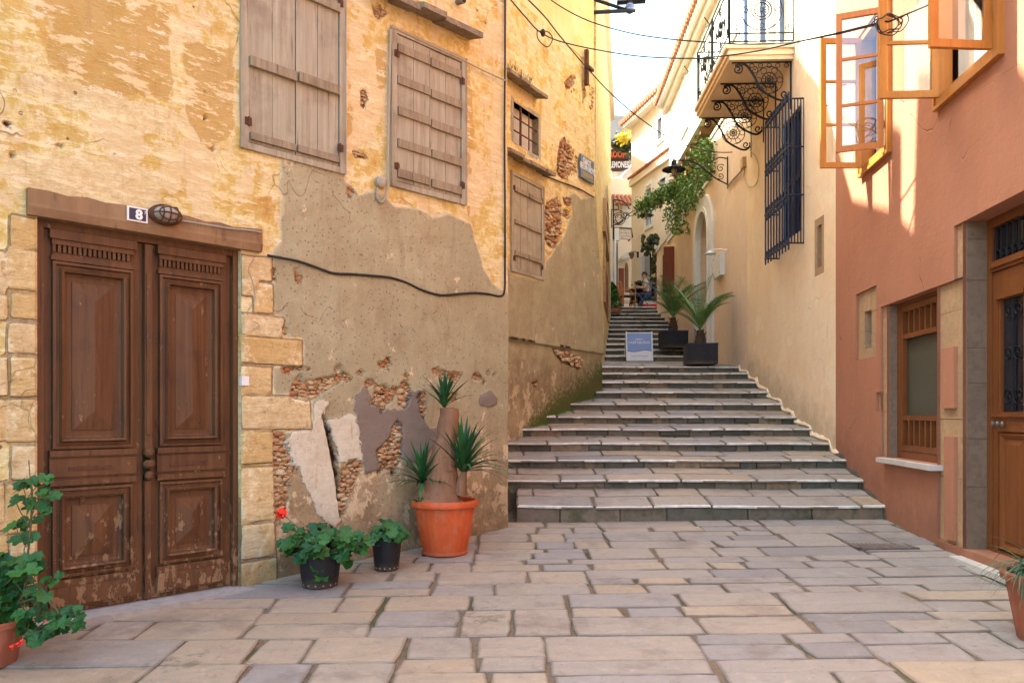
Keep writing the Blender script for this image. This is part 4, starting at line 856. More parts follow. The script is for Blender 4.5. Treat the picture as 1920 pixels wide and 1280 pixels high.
# stairs --------------------------------------------------------------------
ST = [(8.37, .992), (9.04, .767), (9.62, .570), (10.24, .385), (10.91, .211), (11.59, .04), (12.24, -.16), (12.92, -.365), (13.55, -.556), (14.16, -.737), (14.78, -.897)]
ST += [(17.9 + .7 * k, -(1.33 + .2 * k)) for k in range(12)]
def xr_(y): return (3.161 + .1034 * y if y < 10.0 else 3.869 + .033 * y) + .03
def xl_(y):
    if y < 8.9: return -.02
    if y < 10.2: return -1.6
    if y < 12.95: return -.07 + .6 * (y - 10.5) - .32
    return 1.40 + .15 * (y - 12.95) - .05
stairs = struct(thing("stone_stairs", (2.2, 12, .3)))
random.seed(5)
for k, (y0, e0) in enumerate(ST):
    z0 = EYE - e0
    if k + 1 < len(ST): y1, e1 = ST[k + 1]; rise = .115 if k > 0 else .115; zend = EYE - e1 - (.112 if k != 10 else .12)
    else: y1 = 34.5; zend = z0 + .25
    slope = (zend - z0) / (y1 - y0)
    zf = lambda x, y, z0=z0, y0=y0, s=slope: z0 + (y - y0) * s + .004 * math.sin(x * 3 + y0)
    rise = .16 if k == 0 else (.112 if k != 11 else .12)
    xa, xb = xl_(y0 + .3), xr_(y0 + .25)
    if k == 0: xa = .05
    # treads
    bm = bmesh.new(); bm.verts.layers.float.new('tone'); bm.verts.layers.float.new('edge'); tl = bm.verts.layers.float.get('tone'); yy = y0; row = 0; depth_all = y1 - y0 + .06
    while yy < y1 + .04:
        h = random.uniform(.26, .42)
        if yy + h > y1 - .1: h = y1 + .05 - yy
        if k == len(ST) - 1 and row > 3: h = 1.2
        x = xa + random.uniform(-.3, 0)
        while x < xb:
            w_ = random.uniform(.42, 1.05) if k < 13 else random.uniform(.6, 1.2)
            a, b = max(x, xa) + .004, min(x + w_, xb) - .004
            if b - a > .05:
                fo = random.uniform(-.016, .010) if row == 0 else .006
                slab_mesh(bm, tl, [(a, yy - (.03 if row == 0 else 0) + fo), (b, yy - (.03 if row == 0 else 0) + fo + random.uniform(-.006, .006)), (b, yy + h - .008), (a, yy + h - .008)], zf, .028, max(0, min(1, random.gauss(.5, .25))), jit=.006, bev=.011 if row == 0 else .005, zj=.005, cut=.006)
            x += w_
        yy += h; row += 1
    # pale nosing faces, wear and sky reflection in one colour: the front arris of the first row
    bm.faces.ensure_lookup_table(); bm.normal_update()
    for f in bm.faces:
        c = f.calc_center_median()
        if abs(f.normal.z) < .985 and f.normal.y < -.25 and c.y < y0 + .03 and c.z > z0 - .022: f.material_index = 1
    obj("tread", bm, [M['tread'], M['nosing']], stairs)
    # riser stones
    bm = bmesh.new(); bm.verts.layers.float.new('tone'); bm.verts.layers.float.new('edge'); tl = bm.verts.layers.float.get('tone'); x = xa
    while x < xb - .02:
        w_ = random.uniform(.16, .55) if k else random.uniform(.45, .95); b = min(x + w_, xb)
        zz = z0 - .032; zb = z0 - rise - .05
        rows = [(zb, zz)] if (k == 0 or random.random() < .8) else [(zb, (zb + zz) / 2 - .004), ((zb + zz) / 2 + .004, zz)]
        for (za, zc) in rows:
            n0 = len(bm.verts); t_ = random.random(); fr = y0 + random.uniform(-.012, .012)
            vs_ = [bm.verts.new(p) for p in ((x + .008, fr, za), (b - .008, fr + random.uniform(-.01, .01), za), (b - .008, fr + .008, zc), (x + .008, fr + .008, zc), (x + .008, fr + .2, za), (b - .008, fr + .2, za), (b - .008, fr + .2, zc), (x + .008, fr + .2, zc))]
            for v in vs_: v[tl] = t_
            for f in ((0, 1, 2, 3), (1, 5, 6, 2), (4, 7, 6, 5), (0, 3, 7, 4), (3, 2, 6, 7), (0, 4, 5, 1)): bm.faces.new([vs_[i] for i in f])
        x = b
    obj("riser", bm, M['riser'], stairs, bevel=.007)
    bm = bmesh.new(); f_ = [(xa, y0 + .03), (xb + .2, y0 + .03), (xb + .2, y1 + .03), (xa, y1 + .03)]
    a = [bm.verts.new((x, y, z0 - 1.2 if k else z0 - .5)) for x, y in f_]; b = [bm.verts.new((x, y, zf(x, y) - .022)) for x, y in f_]
    bm.faces.new(a); bm.faces.new(b)
    for i in range(4): bm.faces.new([a[i], a[(i + 1) % 4], b[(i + 1) % 4], b[i]])
    obj("bed", bm, M['mortar'], stairs)
def zstair(y):
    if y < ST[0][0]: return ground(0, y)
    for k in range(len(ST) - 1, -1, -1):
        if y >= ST[k][0]:
            z0 = EYE - ST[k][1]; y1, ze = (ST[k + 1][0], EYE - ST[k + 1][1] - .112) if k + 1 < len(ST) else (34.5, z0 + .25)
            return z0 + (y - ST[k][0]) / (y1 - ST[k][0]) * (ze - z0)
# uneven mortar fillet up the right hand wall
bm = bmesh.new(); pts = []
k = 9.9
while k < 14.9: pts.append(Vector((xr_(k) - .03, k, zstair(k) + .02 + random.uniform(0, .02)))); k += .12
tube(bm, pts, [random.uniform(.012, .055) for _ in pts], 6); obj("mortar_fillet", bm, M['cream'], stairs)
bm = bmesh.new(); pts = []
k = 8.3
while k < 10.0: pts.append(Vector((xr_(k) - .03, k, zstair(k) + .0 + random.uniform(0, .02)))); k += .12
tube(bm, pts, [random.uniform(.01, .04) for _ in pts], 6); obj("mortar_fillet", bm, M['riser'], stairs)
# drain cover, doorstep, threshold
def gp(px, py):
    rx, rz = (px - CX) / F, (HY - py) / F      # ray meets the ground plane
    y = (EYE + .17) / (.053 + .01 * rx - rz); return Vector((rx * y, y, ground(rx * y, y)))
c = gp(1648, 1022)
bm = bmesh.new(); w2, d2 = .27, .2
W_ = Axis(c.x, c.y, .0)
for i in range(2):
    for j in range(2): pass
box(bm, W_, -w2, w2, -d2, d2, c.z - .03, c.z + .004)
for i in range(14): box(bm, W_, -w2 + .03 + i * .036, -w2 + .05 + i * .036, -d2 + .03, d2 - .03, c.z + .004, c.z + .007)
for a in ((-w2, -w2 + .02, -d2, d2), (w2 - .02, w2, -d2, d2), (-w2, w2, -d2, -d2 + .02), (-w2, w2, d2 - .02, d2)): box(bm, W_, *a, c.z + .0041, c.z + .011)
single("drain_cover", bm, M['drain'], "dull brown metal drain cover set flat in the paving below the right wall", "drain cover")
bm = bmesh.new(); s_a, s_b = RD[0] - .1, RD[1] + .03; zt = .235
prism(bm, Wall(W3.o[0], W3.o[1], W3.u[0], W3.u[1], -1), [(s_a, zt - .045), (s_b, zt - .045), (s_b, zt), (s_a, zt)], .1, -.28)
obj("doorstep", bm, M['marble'], house3, bevel=.006)
bm = bmesh.new(); box(bm, W3, s_a, s_b - .02, .07, -.27, -.1, zt - .046); obj("doorstep_base", bm, M['ashlar'], house3)
bm = bmesh.new(); box(bm, W1, -.12, 1.42, .16, -.25, -.1, .118); obj("threshold", bm, M['rough'], house1, bevel=.008)

# weeds along joints and wall feet
random.seed(77); bm = bmesh.new()
def weed(p, n, L):
    for _ in range(n): blade(bm, p + Vector((random.gauss(0, .012), random.gauss(0, .012), -.012)), (random.gauss(0, .5), random.gauss(0, .5), .9), L * random.uniform(.5, 1.3), .005, .8, 3)
for _ in range(110): x, y = random.uniform(-2.5, 3.6), random.uniform(3.9, 8.3); weed(Vector((x, y, ground(x, y))), 5, .012)
k = 1.6
while k < 4.3: p = W1.P(k, .03, 0); p.z = ground(p.x, p.y); weed(p, random.randint(2, 7), random.choice((.02, .03, .05))) if random.random() < .7 else 0; k += .06
k = -2.6
while k < 1.4: p = W3.P(k, .02, 0); p.z = ground(p.x, p.y); weed(p, random.randint(2, 6), random.choice((.02, .03, .04))) if random.random() < .5 else 0; k += .06
k = .4
while k < 3.2: p = W2.P(k, .03, 0); p.z = zstair(p.y) + .01; weed(p, random.randint(4, 12), random.choice((.03, .05, .07))); k += .04
for kk in range(1, 11):
    y, e = ST[kk]
    for _ in range(14): weed(Vector((random.uniform(xl_(y), xr_(y)), y - .02, EYE - e - .11)), 4, .025)
    weed(Vector((xr_(y) - .08, y - .03, EYE - e - .11)), 12, .05)
mark(obj("weeds", bm, M['bush'], recalc=False), "small green weeds and moss tufts growing in the joints and at the wall feet", "weeds", kind="stuff")
# ================================================================ openings of the old house
random.seed(3)
DZ = lambda y: EYE + (HY - y) * .003562
dr = obj("door", (lambda bm: (box(bm, W1, .0, .05, -.05, -.14, .1, D_Z1), box(bm, W1, 1.345, 1.384, -.05, -.14, .1, D_Z1), box(bm, W1, .05, 1.345, -.06, -.14, D_Z1 - .05, D_Z1), bm)[-1])(bmesh.new()), M['door'], house1, bevel=.004)
def door_leaf(a, b):
    bm = bmesh.new(); D0 = -.10; zb, zt = .125, D_Z1 - .052
    box(bm, W1, a, b, D0, D0 - .05, zb, zt)
    m = .075 if a < .3 else .06; x0, x1 = a + .055, b - .075
    # cornice with dentils above the tall panel
    box(bm, W1, x0 - .02, x1 + .02, D0 + .055, D0 - .001, 2.60, 2.66); box(bm, W1, x0 - .005, x1 + .005, D0 + .04, D0 - .001, 2.565, 2.599)
    k = x0
    while k < x1 - .02: box(bm, W1, k, k + .018, D0 + .034, D0 - .001, 2.515, 2.5645); k += .031
    box(bm, W1, x0, x1, D0 + .02, D0 - .001, 2.49, 2.5149); box(bm, W1, x0 - .01, x1 + .01, D0 + .034, D0 - .001, 2.462, 2.4899)
    def panel(z0, z1):
        nested(bm, W1, x0, x1, z0, z1, [(0, D0 + 0.0005), (0, D0 + 0.0372), (.018, D0 + 0.0403), (.024, D0 + 0.0186), (.040, D0 + 0.0232), (.052, D0 + 0.0527), (.066, D0 + 0.0465), (.072, D0 + 0.0062), (.088, D0 + 0.0010), (.092, D0 - 0.0124), (.118, D0 - 0.0155), (.123, D0 + 0.0062), (.135, D0 + 0.0093)], ridge=D0 + 0.0403)
    panel(1.215, 2.455); panel(.365, .955)
    # middle rail: roll, flat, roll
    for (z0, z1, d) in ((1.165, 1.205, .05), (1.15, 1.165, .03), (1.03, 1.149, .038), (1.01, 1.0299, .022), (.972, 1.0099, .046), (.3, .345, .03), (.175, .299, .045), (.155, .1749, .028)): box(bm, W1, x0 - .02, x1 + .02, D0 + d, D0 - .001, z0, z1)
    return bm
lf = obj("door_leaf", door_leaf(.052, .688), M['door'], dr, bevel=.004); lf2 = obj("door_leaf", door_leaf(.742, 1.343), M['door'], dr, bevel=.004)
bm = bmesh.new(); box(bm, W1, .69, .74, -.055, -.12, 1.16, D_Z1 - .06); box(bm, W1, .698, .732, -.045, -.0549, 1.3, 2.45); box(bm, W1, .695, .735, -.07, -.12, .13, .97)
for z_, r_ in ((1.17, .033), (1.09, .04), (1.01, .03)): lathe(bm, [(r_ * .6, -.03), (r_, -.012), (r_, .012), (r_ * .6, .03)], W1.P(.715, -.045, z_), 12)
obj("astragal", bm, M['door'], dr, bevel=.004)
bm = bmesh.new(); box(bm, W1, .775, .815, -.094, -.1, 1.33, 1.40); box(bm, W1, .59, .63, -.094, -.1, 1.52, 1.57); box(bm, W1, .785, .805, -.09, -.0939, 1.35, 1.385); obj("keyhole", bm, M['rust'], dr)
for a in (.2, .87):
    bm = bmesh.new(); box(bm, W1, a, a + .27, -.056, -.063, 1.07, 1.095); obj("letter_slot", bm, M['rust'], dr, bevel=.003)
# wooden lintel: a split, slightly bowed beam
zl0 = W1.hit(250, 434)[1]; bm = bmesh.new(); n = 14
rows = []
for i in range(n + 1):
    s = -.06 + 1.60 * i / n; j = random.uniform(-.006, .006); zt = D_Z1 + .165 - .0 * i / n + random.uniform(-.012, .012)
    rows.append([bm.verts.new(W1.P(s, d, z)) for d, z in ((.035 + j, D_Z1 - .004), (.045 + j, D_Z1 + .05), (.04 + j, D_Z1 + .052 + .02), (.035 + j, zt), (-.2, zt), (-.2, D_Z1 - .004))])
for a, b in zip(rows, rows[1:]):
    for k in range(6): bm.faces.new([a[k], a[(k + 1) % 6], b[(k + 1) % 6], b[k]])
bm.faces.new(rows[0]); bm.faces.new(rows[-1][::-1]); obj("lintel", bm, M['beam'], house1)
# shuttered windows
def boards(bm, W, a, b, z0, z1, d, n):
    for k in range(n):
        x0 = a + (b - a) * k / n; x1 = a + (b - a) * (k + 1) / n
        box(bm, W, x0 + .0025, x1 - .0025, d + random.uniform(-.003, .003), d - .02, z0 + random.uniform(0, .004), z1)
def shutter_window(W, parent, a, b, z0, z1, battens, fr=.055, nb=2, rail=True, dep=.0):
    bm = bmesh.new()
    for q in ((a - fr, a, z0 - fr, z1 + fr), (b, b + fr, z0 - fr, z1 + fr), (a, b, z1, z1 + fr), (a, b, z0 - fr, z0)): box(bm, W, q[0], q[1], .028, -.06, q[2], q[3])
    for q in ((a - fr - .012, a - fr, z0 - fr, z1 + fr), (b + fr, b + fr + .012, z0 - fr, z1 + fr)): box(bm, W, q[0], q[1], .036, -.02, q[2], q[3])
    win = obj("window", bm, M['greywood'], parent, bevel=.003); m = (a + b) / 2
    for (x0, x1) in ((a + .004, m - .003), (m + .003, b - .004)):
        bm = bmesh.new(); boards(bm, W, x0, x1, z0 + .006, z1 - .006, .012, nb); obj("shutter", bm, M['greywood'], win)
        bm = bmesh.new(); e_ = x0 if x0 < m - .1 else x1; sg = 1 if x0 < m - .1 else -1
        for zh in (z0 + .1 * (z1 - z0), z0 + .86 * (z1 - z0)):
            bm = bmesh.new(); box(bm, W, *sorted((e_ - sg * .035, e_ + sg * .02)), .034, .0285, zh - .03, zh + .03); tube(bm, [W.P(e_ - sg * .004, .036, zh - .035), W.P(e_ - sg * .004, .036, zh + .035)], .009, 6); obj("hinge", bm, M['rust'], win)
        for zz, hh, th in battens:
            bm = bmesh.new(); j = random.uniform(-.008, .008); box(bm, W, x0 + random.uniform(0, .012), x1 - random.uniform(0, .012), .012 + th, .0145, zz + j, zz + hh + j); obj("batten", bm, M['greybat'], win, bevel=.004)
    return win
w1 = shutter_window(W1, house1, win1[0], win1[1], win1z[0], win1z[1], [(win1z[0] + .03, .055, .03), (win1z[0] + .60, .075, .04), (win1z[0] + 1.3, .07, .03)], .05)
hh = win2z[1] - win2z[0]
w2_ = shutter_window(W1, house1, win2[0], win2[1], win2z[0], win2z[1], [(win2z[0] + f * hh, .075, .024) for f in (.03, .235, .45, .66, .88)], .05)
w3_ = shutter_window(W2, house2, sw[0], sw[1], swz[0], swz[1], [(swz[0] + f * (swz[1] - swz[0]), .06, .03) for f in (.14, .83)] + [(swz[0] + .48 * (swz[1] - swz[0]), .05, .028)], .055)
for (a, b, z) in ((win1[0], win1[1], win1z[0] + .06), (win1[0], win1[1], win1z[0] + .64)):
    pass
# grated window of the second house
bm = bmesh.new(); a, b, z0, z1 = gw[0], gw[1], gwz[0], gwz[1]
for q in ((a - .06, a, z0 - .06, z1 + .06), (b, b + .06, z0 - .06, z1 + .06), (a, b, z1, z1 + .06), (a, b, z0 - .06, z0)): box(bm, W2, q[0], q[1], .01, -.1, q[2], q[3])
gwo = obj("window", bm, M['greywood'], house2, bevel=.004)
bm = bmesh.new(); box(bm, W2, a, b, -.1, -.12, z0, z1); obj("pane", bm, M['curtain'], gwo)
bm = bmesh.new()
for k in (1, 2): tube(bm, [W2.P(a + (b - a) * k / 3, -.02, z0), W2.P(a + (b - a) * k / 3, -.02, z1)], .011 if k == 2 else .02, 6)
for k in (1, 2): tube(bm, [W2.P(a, -.02, z0 + (z1 - z0) * k / 3), W2.P(b, -.02, z0 + (z1 - z0) * k / 3)], .011, 6)
obj("bar", bm, M['rust'], gwo)
# stone drip ledges
def ledge(W, parent, a, b, z, dep=.22, th=.045, n=5, tuft=False):
    xs = [a + (b - a) * (k + (random.uniform(-.2, .2) if 0 < k < n else 0)) / n for k in range(n + 1)]
    bm = bmesh.new()
    for x0, x1 in zip(xs, xs[1:]):
        j = random.uniform(-.012, .012); dd = dep + random.uniform(-.03, .02)
        v = [bm.verts.new(W.P(s, d, q)) for s, d, q in ((x0, -.03, z + j), (x1, -.03, z + j + .005), (x1 - .004, dd, z - .05 + j), (x0, dd, z - .05 + j), (x0, -.03, z + th + .03 + j), (x1, -.03, z + th + .03 + j), (x1 - .004, dd, z + th - .05 + j), (x0, dd, z + th - .055 + j))]
        for f in ((0, 1, 2, 3), (4, 7, 6, 5), (0, 4, 5, 1), (2, 6, 7, 3), (0, 3, 7, 4), (1, 5, 6, 2)): bm.faces.new([v[i] for i in f])
    L = obj("stone_ledge", bm, M['ledge'], parent, bevel=.006)
    if tuft:
        bm = bmesh.new()
        for _ in range(160): blade(bm, W.P(random.uniform(a, b * .6 + a * .4), random.uniform(.02, dep), z + th - .01), (random.uniform(-.4, .4), random.uniform(-.4, .4), 1), random.uniform(.03, .09), .006, .5, 3)
        obj("dry_grass", bm, M['olive'], L)
def lrect(W, x0, y0, x1, y1): a, b = W.hit(x0, y0, .15), W.hit(x1, y1, .15); return a[0], b[0], (a[1] + b[1]) / 2
a, b, z = lrect(W1, 700, -28, 902, 72); ledge(W1, house1, a, b, z + .03, .2, .055, 5)
a, b, z = lrect(W2, 953, 144, 1024, 176); ledge(W2, house2, a, b, z + .03, .2, .05, 4, True)
a, b, z = lrect(W2, 953, 291, 1036, 322); ledge(W2, house2, a, b, z + .03, .2, .05, 4)
bm = bmesh.new(); box(bm, W2, -1.5, 3.15, .005, -.05, ZL2 - .006, ZL2 + .03); obj("wall_band", bm, M['oldwall'], house2, bevel=.01)
# drain spout high on the old house
s, z = W1.hit(857, 8); bm = bmesh.new(); tube(bm, [W1.P(s, -.05, z + .03), W1.P(s, .1, z)], .03, 12); obj("spout", bm, M['ledge'], house1)
bm = bmesh.new(); tube(bm, [W1.P(s, .085, z + .004), W1.P(s, .103, z - .001)], .021, 12); obj("spout_hole", bm, M['dim'], house1)
# ================================================================ right house openings
def frame_bars(bm, W, a, b, z0, z1, w_, d0, d1):
    for q in ((a, a + w_, z0, z1), (b - w_, b, z0, z1), (a + w_, b - w_, z1 - w_, z1), (a + w_, b - w_, z0, z0 + w_)): box(bm, W, q[0], q[1], d0, d1, q[2], q[3])
# lower window
a, b, z0, z1 = RW; bm = bmesh.new(); frame_bars(bm, W3, a, b - .012, z0, z1, .075, -.1, -.19); rw = obj("window", bm, M['honey2'], house3, bevel=.005)
bm = bmesh.new(); frame_bars(bm, W3, a + .08, b - .09, z0 + .08, z1 - .08, .06, -.105, -.155)
for zz in (z1 - .42, z0 + .40): box(bm, W3, a + .14, b - .15, -.11, -.15, zz, zz + .05)
n = 7
for k in range(1, n):
    x = a + .14 + (b - a - .29) * k / n; box(bm, W3, x - .018, x + .018, -.112, -.148, z1 - .37, z1 - .14); box(bm, W3, x - .018, x + .018, -.112, -.148, z0 + .14, z0 + .40)
obj("sash", bm, M['honey2'], rw, bevel=.003)
bm = bmesh.new(); box(bm, W3, a + .1, b - .1, -.165, -.17, z0 + .1, z1 - .1); obj("pane", bm, M['dglass'], rw)
bm = bmesh.new(); box(bm, W3, a + .14, b - .15, -.158, -.162, z0 + .45, z1 - .42); obj("blind", bm, M['greenblind'], rw)
bm = bmesh.new(); box(bm, W3, a - .06, b + .07, .09, -.198, z0 - .05, z0 - .002); obj("sill", bm, M['marble'], house3, bevel=.006)
# little window
a, b, z0, z1 = SW; bm = bmesh.new(); frame_bars(bm, W3, a, b, z0, z1, .04, -.12, -.17); sw2 = obj("window", bm, M['honey2'], house3, bevel=.003)
bm = bmesh.new(); box(bm, W3, a + .02, b - .02, -.173, -.178, z0, z1); obj("pane", bm, M['dglass'], sw2)
# upper casement windows
def casement(a, b, z0, z1, hinge_far, ang, width, label=None):
    pass
def upper_window(a, b, z0, z1, w_far, ang_far, w_near, ang_near):
    bm = bmesh.new(); frame_bars(bm, W3, a - .05, b + .05, z0 - .05, z1 + .05, .075, .035, -.08)
    frame_bars(bm, W3, a - .085, b + .085, z0 - .085, z1 + .085, .035, .05, .0)
    win = obj("window", bm, M['honey'], house3, bevel=.005)
    bm = bmesh.new(); nn = 14
    pv = None
    for k in range(nn * 3 + 1):
        t = k / (nn * 3); s = a + .02 + (b - a - .04) * t; d = -.14 + .02 * math.sin(t * 60); r = [bm.verts.new(W3.P(s, d, z0)), bm.verts.new(W3.P(s, d, z1))]
        if pv: bm.faces.new([pv[0], pv[1], r[1], r[0]])
        pv = r
    obj("curtain", bm, M['curtain'], win, smooth=True)
    for (s_h, sgn, wd, ang) in ((b - .03, -1, w_far, ang_far), (a + .03, 1, w_near, ang_near)):
        # direction of the open leaf: along wall (sgn) turned outwards by ang
        ux = W3.u[0] * sgn * math.cos(ang) + W3.n[0] * math.sin(ang); uy = W3.u[1] * sgn * math.cos(ang) + W3.n[1] * math.sin(ang)
        hp = W3.P(s_h, .045, 0); L = Wall(hp.x, hp.y, ux, uy, 1)
        bm = bmesh.new(); frame_bars(bm, L, 0, wd, z0, z1, .062, .02, -.02); H = z1 - z0
        for f in (1 / 3, 2 / 3): box(bm, L, .062, wd - .062, .014, -.014, z0 + H * f - .015, z0 + H * f + .015)
        s_ = obj("sash", bm, M['honey'], win, bevel=.004)
        bm = bmesh.new(); box(bm, L, .05, wd - .05, .002, -.002, z0 + .05, z1 - .05); obj("pane", bm, M['glass'], win)
        bm = bmesh.new()
        for zz in (z0 + .25, z1 - .25): tube(bm, [L.P(-.005, .02, zz - .04), L.P(-.005, .02, zz + .04)], .009, 6)
        obj("hinge", bm, M['steel'], win)
        if sgn == -1 or True:
            bm = bmesh.new(); box(bm, L, wd - .045, wd - .02, .028, .02, z0 + H * .42, z0 + H * .55); tube(bm, [L.P(wd - .033, .03, z0 + H * .5), L.P(wd - .033, .055, z0 + H * .5), L.P(wd - .11, .06, z0 + H * .5)], .008, 6); obj("handle", bm, M['brass'], win)
    return win
upper_window(*UA, .52, R(87), .50, R(100)); upper_window(*UB, .47, R(84), .47, R(75))
# panelled front door
a, b, z0, z1 = RD; zt = z0 + .02
DR3 = Wall(W3.o[0], W3.o[1], W3.u[0], W3.u[1], -1)
ztr = W3.hit(1860, 505, -.25)[1]
bm = bmesh.new(); frame_bars(bm, W3, a, b - .012, zt, z1, .08, -.19, -.262); box(bm, W3, a + .08, b - .092, -.185, -.26, ztr - .05, ztr + .04); box(bm, W3, a + .08, b - .092, -.165, -.1849, ztr - .02, ztr + .02)
d3 = obj("door", bm, M['honey2'], house3, bevel=.005)
bm = bmesh.new(); box(bm, W3, a + .08, b - .09, -.235, -.24, ztr + .04, z1 - .08); obj("fanlight", bm, M['dglass'], d3)
bm = bmesh.new()
for k in range(13): x = a + .1 + (b - a - .2) * k / 12; tube(bm, [W3.P(x, -.215, ztr + .04), W3.P(x, -.215, z1 - .08)], .008, 6)
for k in range(12):
    x = a + .1 + (b - a - .2) * (k + .5) / 12; tube(bm, circle(W3, x, -.215, ztr + .1, .03, 10), .006, 5)
obj("grille", bm, M['iron'], d3)
for (p, q) in ((a + .085, (a + b) / 2 - .004), ((a + b) / 2 + .004, b - .097)):
    bm = bmesh.new(); D = -.235; zA, zB = z0 + .03, ztr - .055
    zg0, zg1 = W3.hit(1900, 758, -.23)[1], W3.hit(1900, 570, -.23)[1]
    frame_bars(bm, W3, p, q, zA, zB, .07, -.2, D); box(bm, W3, p + .07, q - .07, -.2, D, zg0 - .22, zg0 - .06); box(bm, W3, p + .02, q - .02, -.18, -.2001, zg0 - .1, zg0 - .07); box(bm, W3, p + .07, q - .07, -.2, D, zg1 + .05, zB - .07 - .001)
    box(bm, W3, p + .05, q - .05, -.18, -.2001, zg1 + .06, zg1 + .1)
    nested(bm, W3, p + .07, q - .07, zA + .07, zg0 - .225, [(0, -.22), (.02, -.205), (.04, -.215), (.06, -.228), (.1, -.212)])
    nested(bm, W3, p + .07, q - .07, zA + .07, zA + .07 + .001, [(0, -.22), (0, -.22)]) if False else None
    for q_ in ((p + .07, p + .1, zg0 - .06, zg1 + .05), (q - .1, q - .07, zg0 - .06, zg1 + .05)): box(bm, W3, q_[0], q_[1], -.208, D, q_[2], q_[3])
    lf3 = obj("door_leaf", bm, M['honey2'], d3, bevel=.004)
    bm = bmesh.new(); box(bm, W3, p + .1, q - .1, -.232, -.234, zg0 - .06, zg1 + .05); obj("pane", bm, M['dglass'], d3)
    bm = bmesh.new(); sm = (p + q) / 2; zm = (zg0 + zg1) / 2
    for sg in (1, -1):
        for kk in range(3): tube(bm, spiral(W3, sm + sg * .07, -.215, zm - .35 + kk * .35, .01, .075, 1.4, kk, 22), .006, 5)
    tube(bm, [W3.P(sm, -.215, zg0 - .05), W3.P(sm, -.215, zg1 + .04)], .008, 6); obj("ironwork", bm, M['iron'], d3)
bm = bmesh.new()
for k in range(3): lathe(bm, [(.006, -.0), (.024, .004), (.026, .014), (.012, .026)], W3.P(b - .15 - k * .075, -.18, zg0 - .16), 12, Vector((W3.n[0], W3.n[1], 0)))
tube(bm, [W3.P(b - .13, -.165, zg0 - .16), W3.P(b - .32, -.165, zg0 - .16)], .009, 6); obj("handle", bm, M['steel'], d3)
# ================================================================ balcony, brackets, grille on the apricot house
BY0, BY1, BX = 11.64, 14.13, 1.02; BZ0, BZ1 = EYE + 5.36, EYE + 5.58
W4b = Wall(W4.P(BY0, 0, 0).x, W4.P(BY0, 0, 0).y, .04, 1, -1); BL = BY1 - BY0
bm = bmesh.new(); box(bm, W4b, .06, BL - .06, BX - .06, -.2, BZ0, BZ0 + .06); box(bm, W4b, .03, BL - .03, BX - .03, -.2, BZ0 + .061, BZ0 + .12); box(bm, W4b, .045, BL - .045, BX - .045, -.2, BZ0 + .121, BZ0 + .15); box(bm, W4b, 0, BL, BX, -.2, BZ0 + .151, BZ1)
bal = obj("balcony", bm, M['cream'], house4, bevel=.008)
def curl(bm, W, pts, r): tube(bm, catmull(pts, 6), r, 6)
def bracket(bm, s):
    L = BX - .12; H = .60; zt = BZ0 - .012
    def Q(d, h): return W4b.P(s, d, zt - h)
    def circ(d, h, r, t=.007, n=12): tube(bm, [Q(d + r * math.cos(6.283 * k / n), h + r * math.sin(6.283 * k / n)) for k in range(n + 1)], t, 5)
    def spir(d, h, r0, r1, tn, st, t): tube(bm, [Q(d + (r0 + (r1 - r0) * k / 24) * math.cos(st + tn * 6.283 * k / 24), h + (r0 + (r1 - r0) * k / 24) * math.sin(st + tn * 6.283 * k / 24)) for k in range(25)], t, 6)
    tube(bm, [Q(0, 0), Q(L, 0)], .014, 4); tube(bm, [Q(.015, 0), Q(.015, H + .12)], .014, 4)
    spir(L - .09, .10, .015, .075, 1.5, 1.0, .012)
    curl(bm, W4b, [Q(L - .05, .04), Q(L - .20, .03), Q(L - .33, .20), Q(L - .45, .42), Q(L - .65, .55), Q(.12, .58), Q(.04, .52)], .017)
    spir(.11, .49, .012, .07, 1.4, 1.2, .011); spir(L * .62, .12, .01, .06, 1.3, 3, .007)
    c = (.34, .27); circ(*c, .115); circ(*c, .06); circ(*c, .02, .012)
    for k in range(12):
        a = 6.283 * k / 12; tube(bm, [Q(c[0] + .02 * math.cos(a), c[1] + .02 * math.sin(a)), Q(c[0] + .06 * math.cos(a), c[1] + .06 * math.sin(a))], .005, 4)
        if k % 2 == 0: circ(c[0] + .16 * math.cos(a), c[1] + .16 * math.sin(a), .045, .006, 9)
        else: circ(c[0] + .088 * math.cos(a), c[1] + .088 * math.sin(a), .024, .005, 8)
    circ(*c, .208, .007, 20)
    for k in range(5): circ(.08 + k * .13, .05, .035, .006, 8)
for s in (.14, .90, 1.58, 2.36):
    bm = bmesh.new(); bracket(bm, s); obj("bracket", bm, M['iron'], bal)
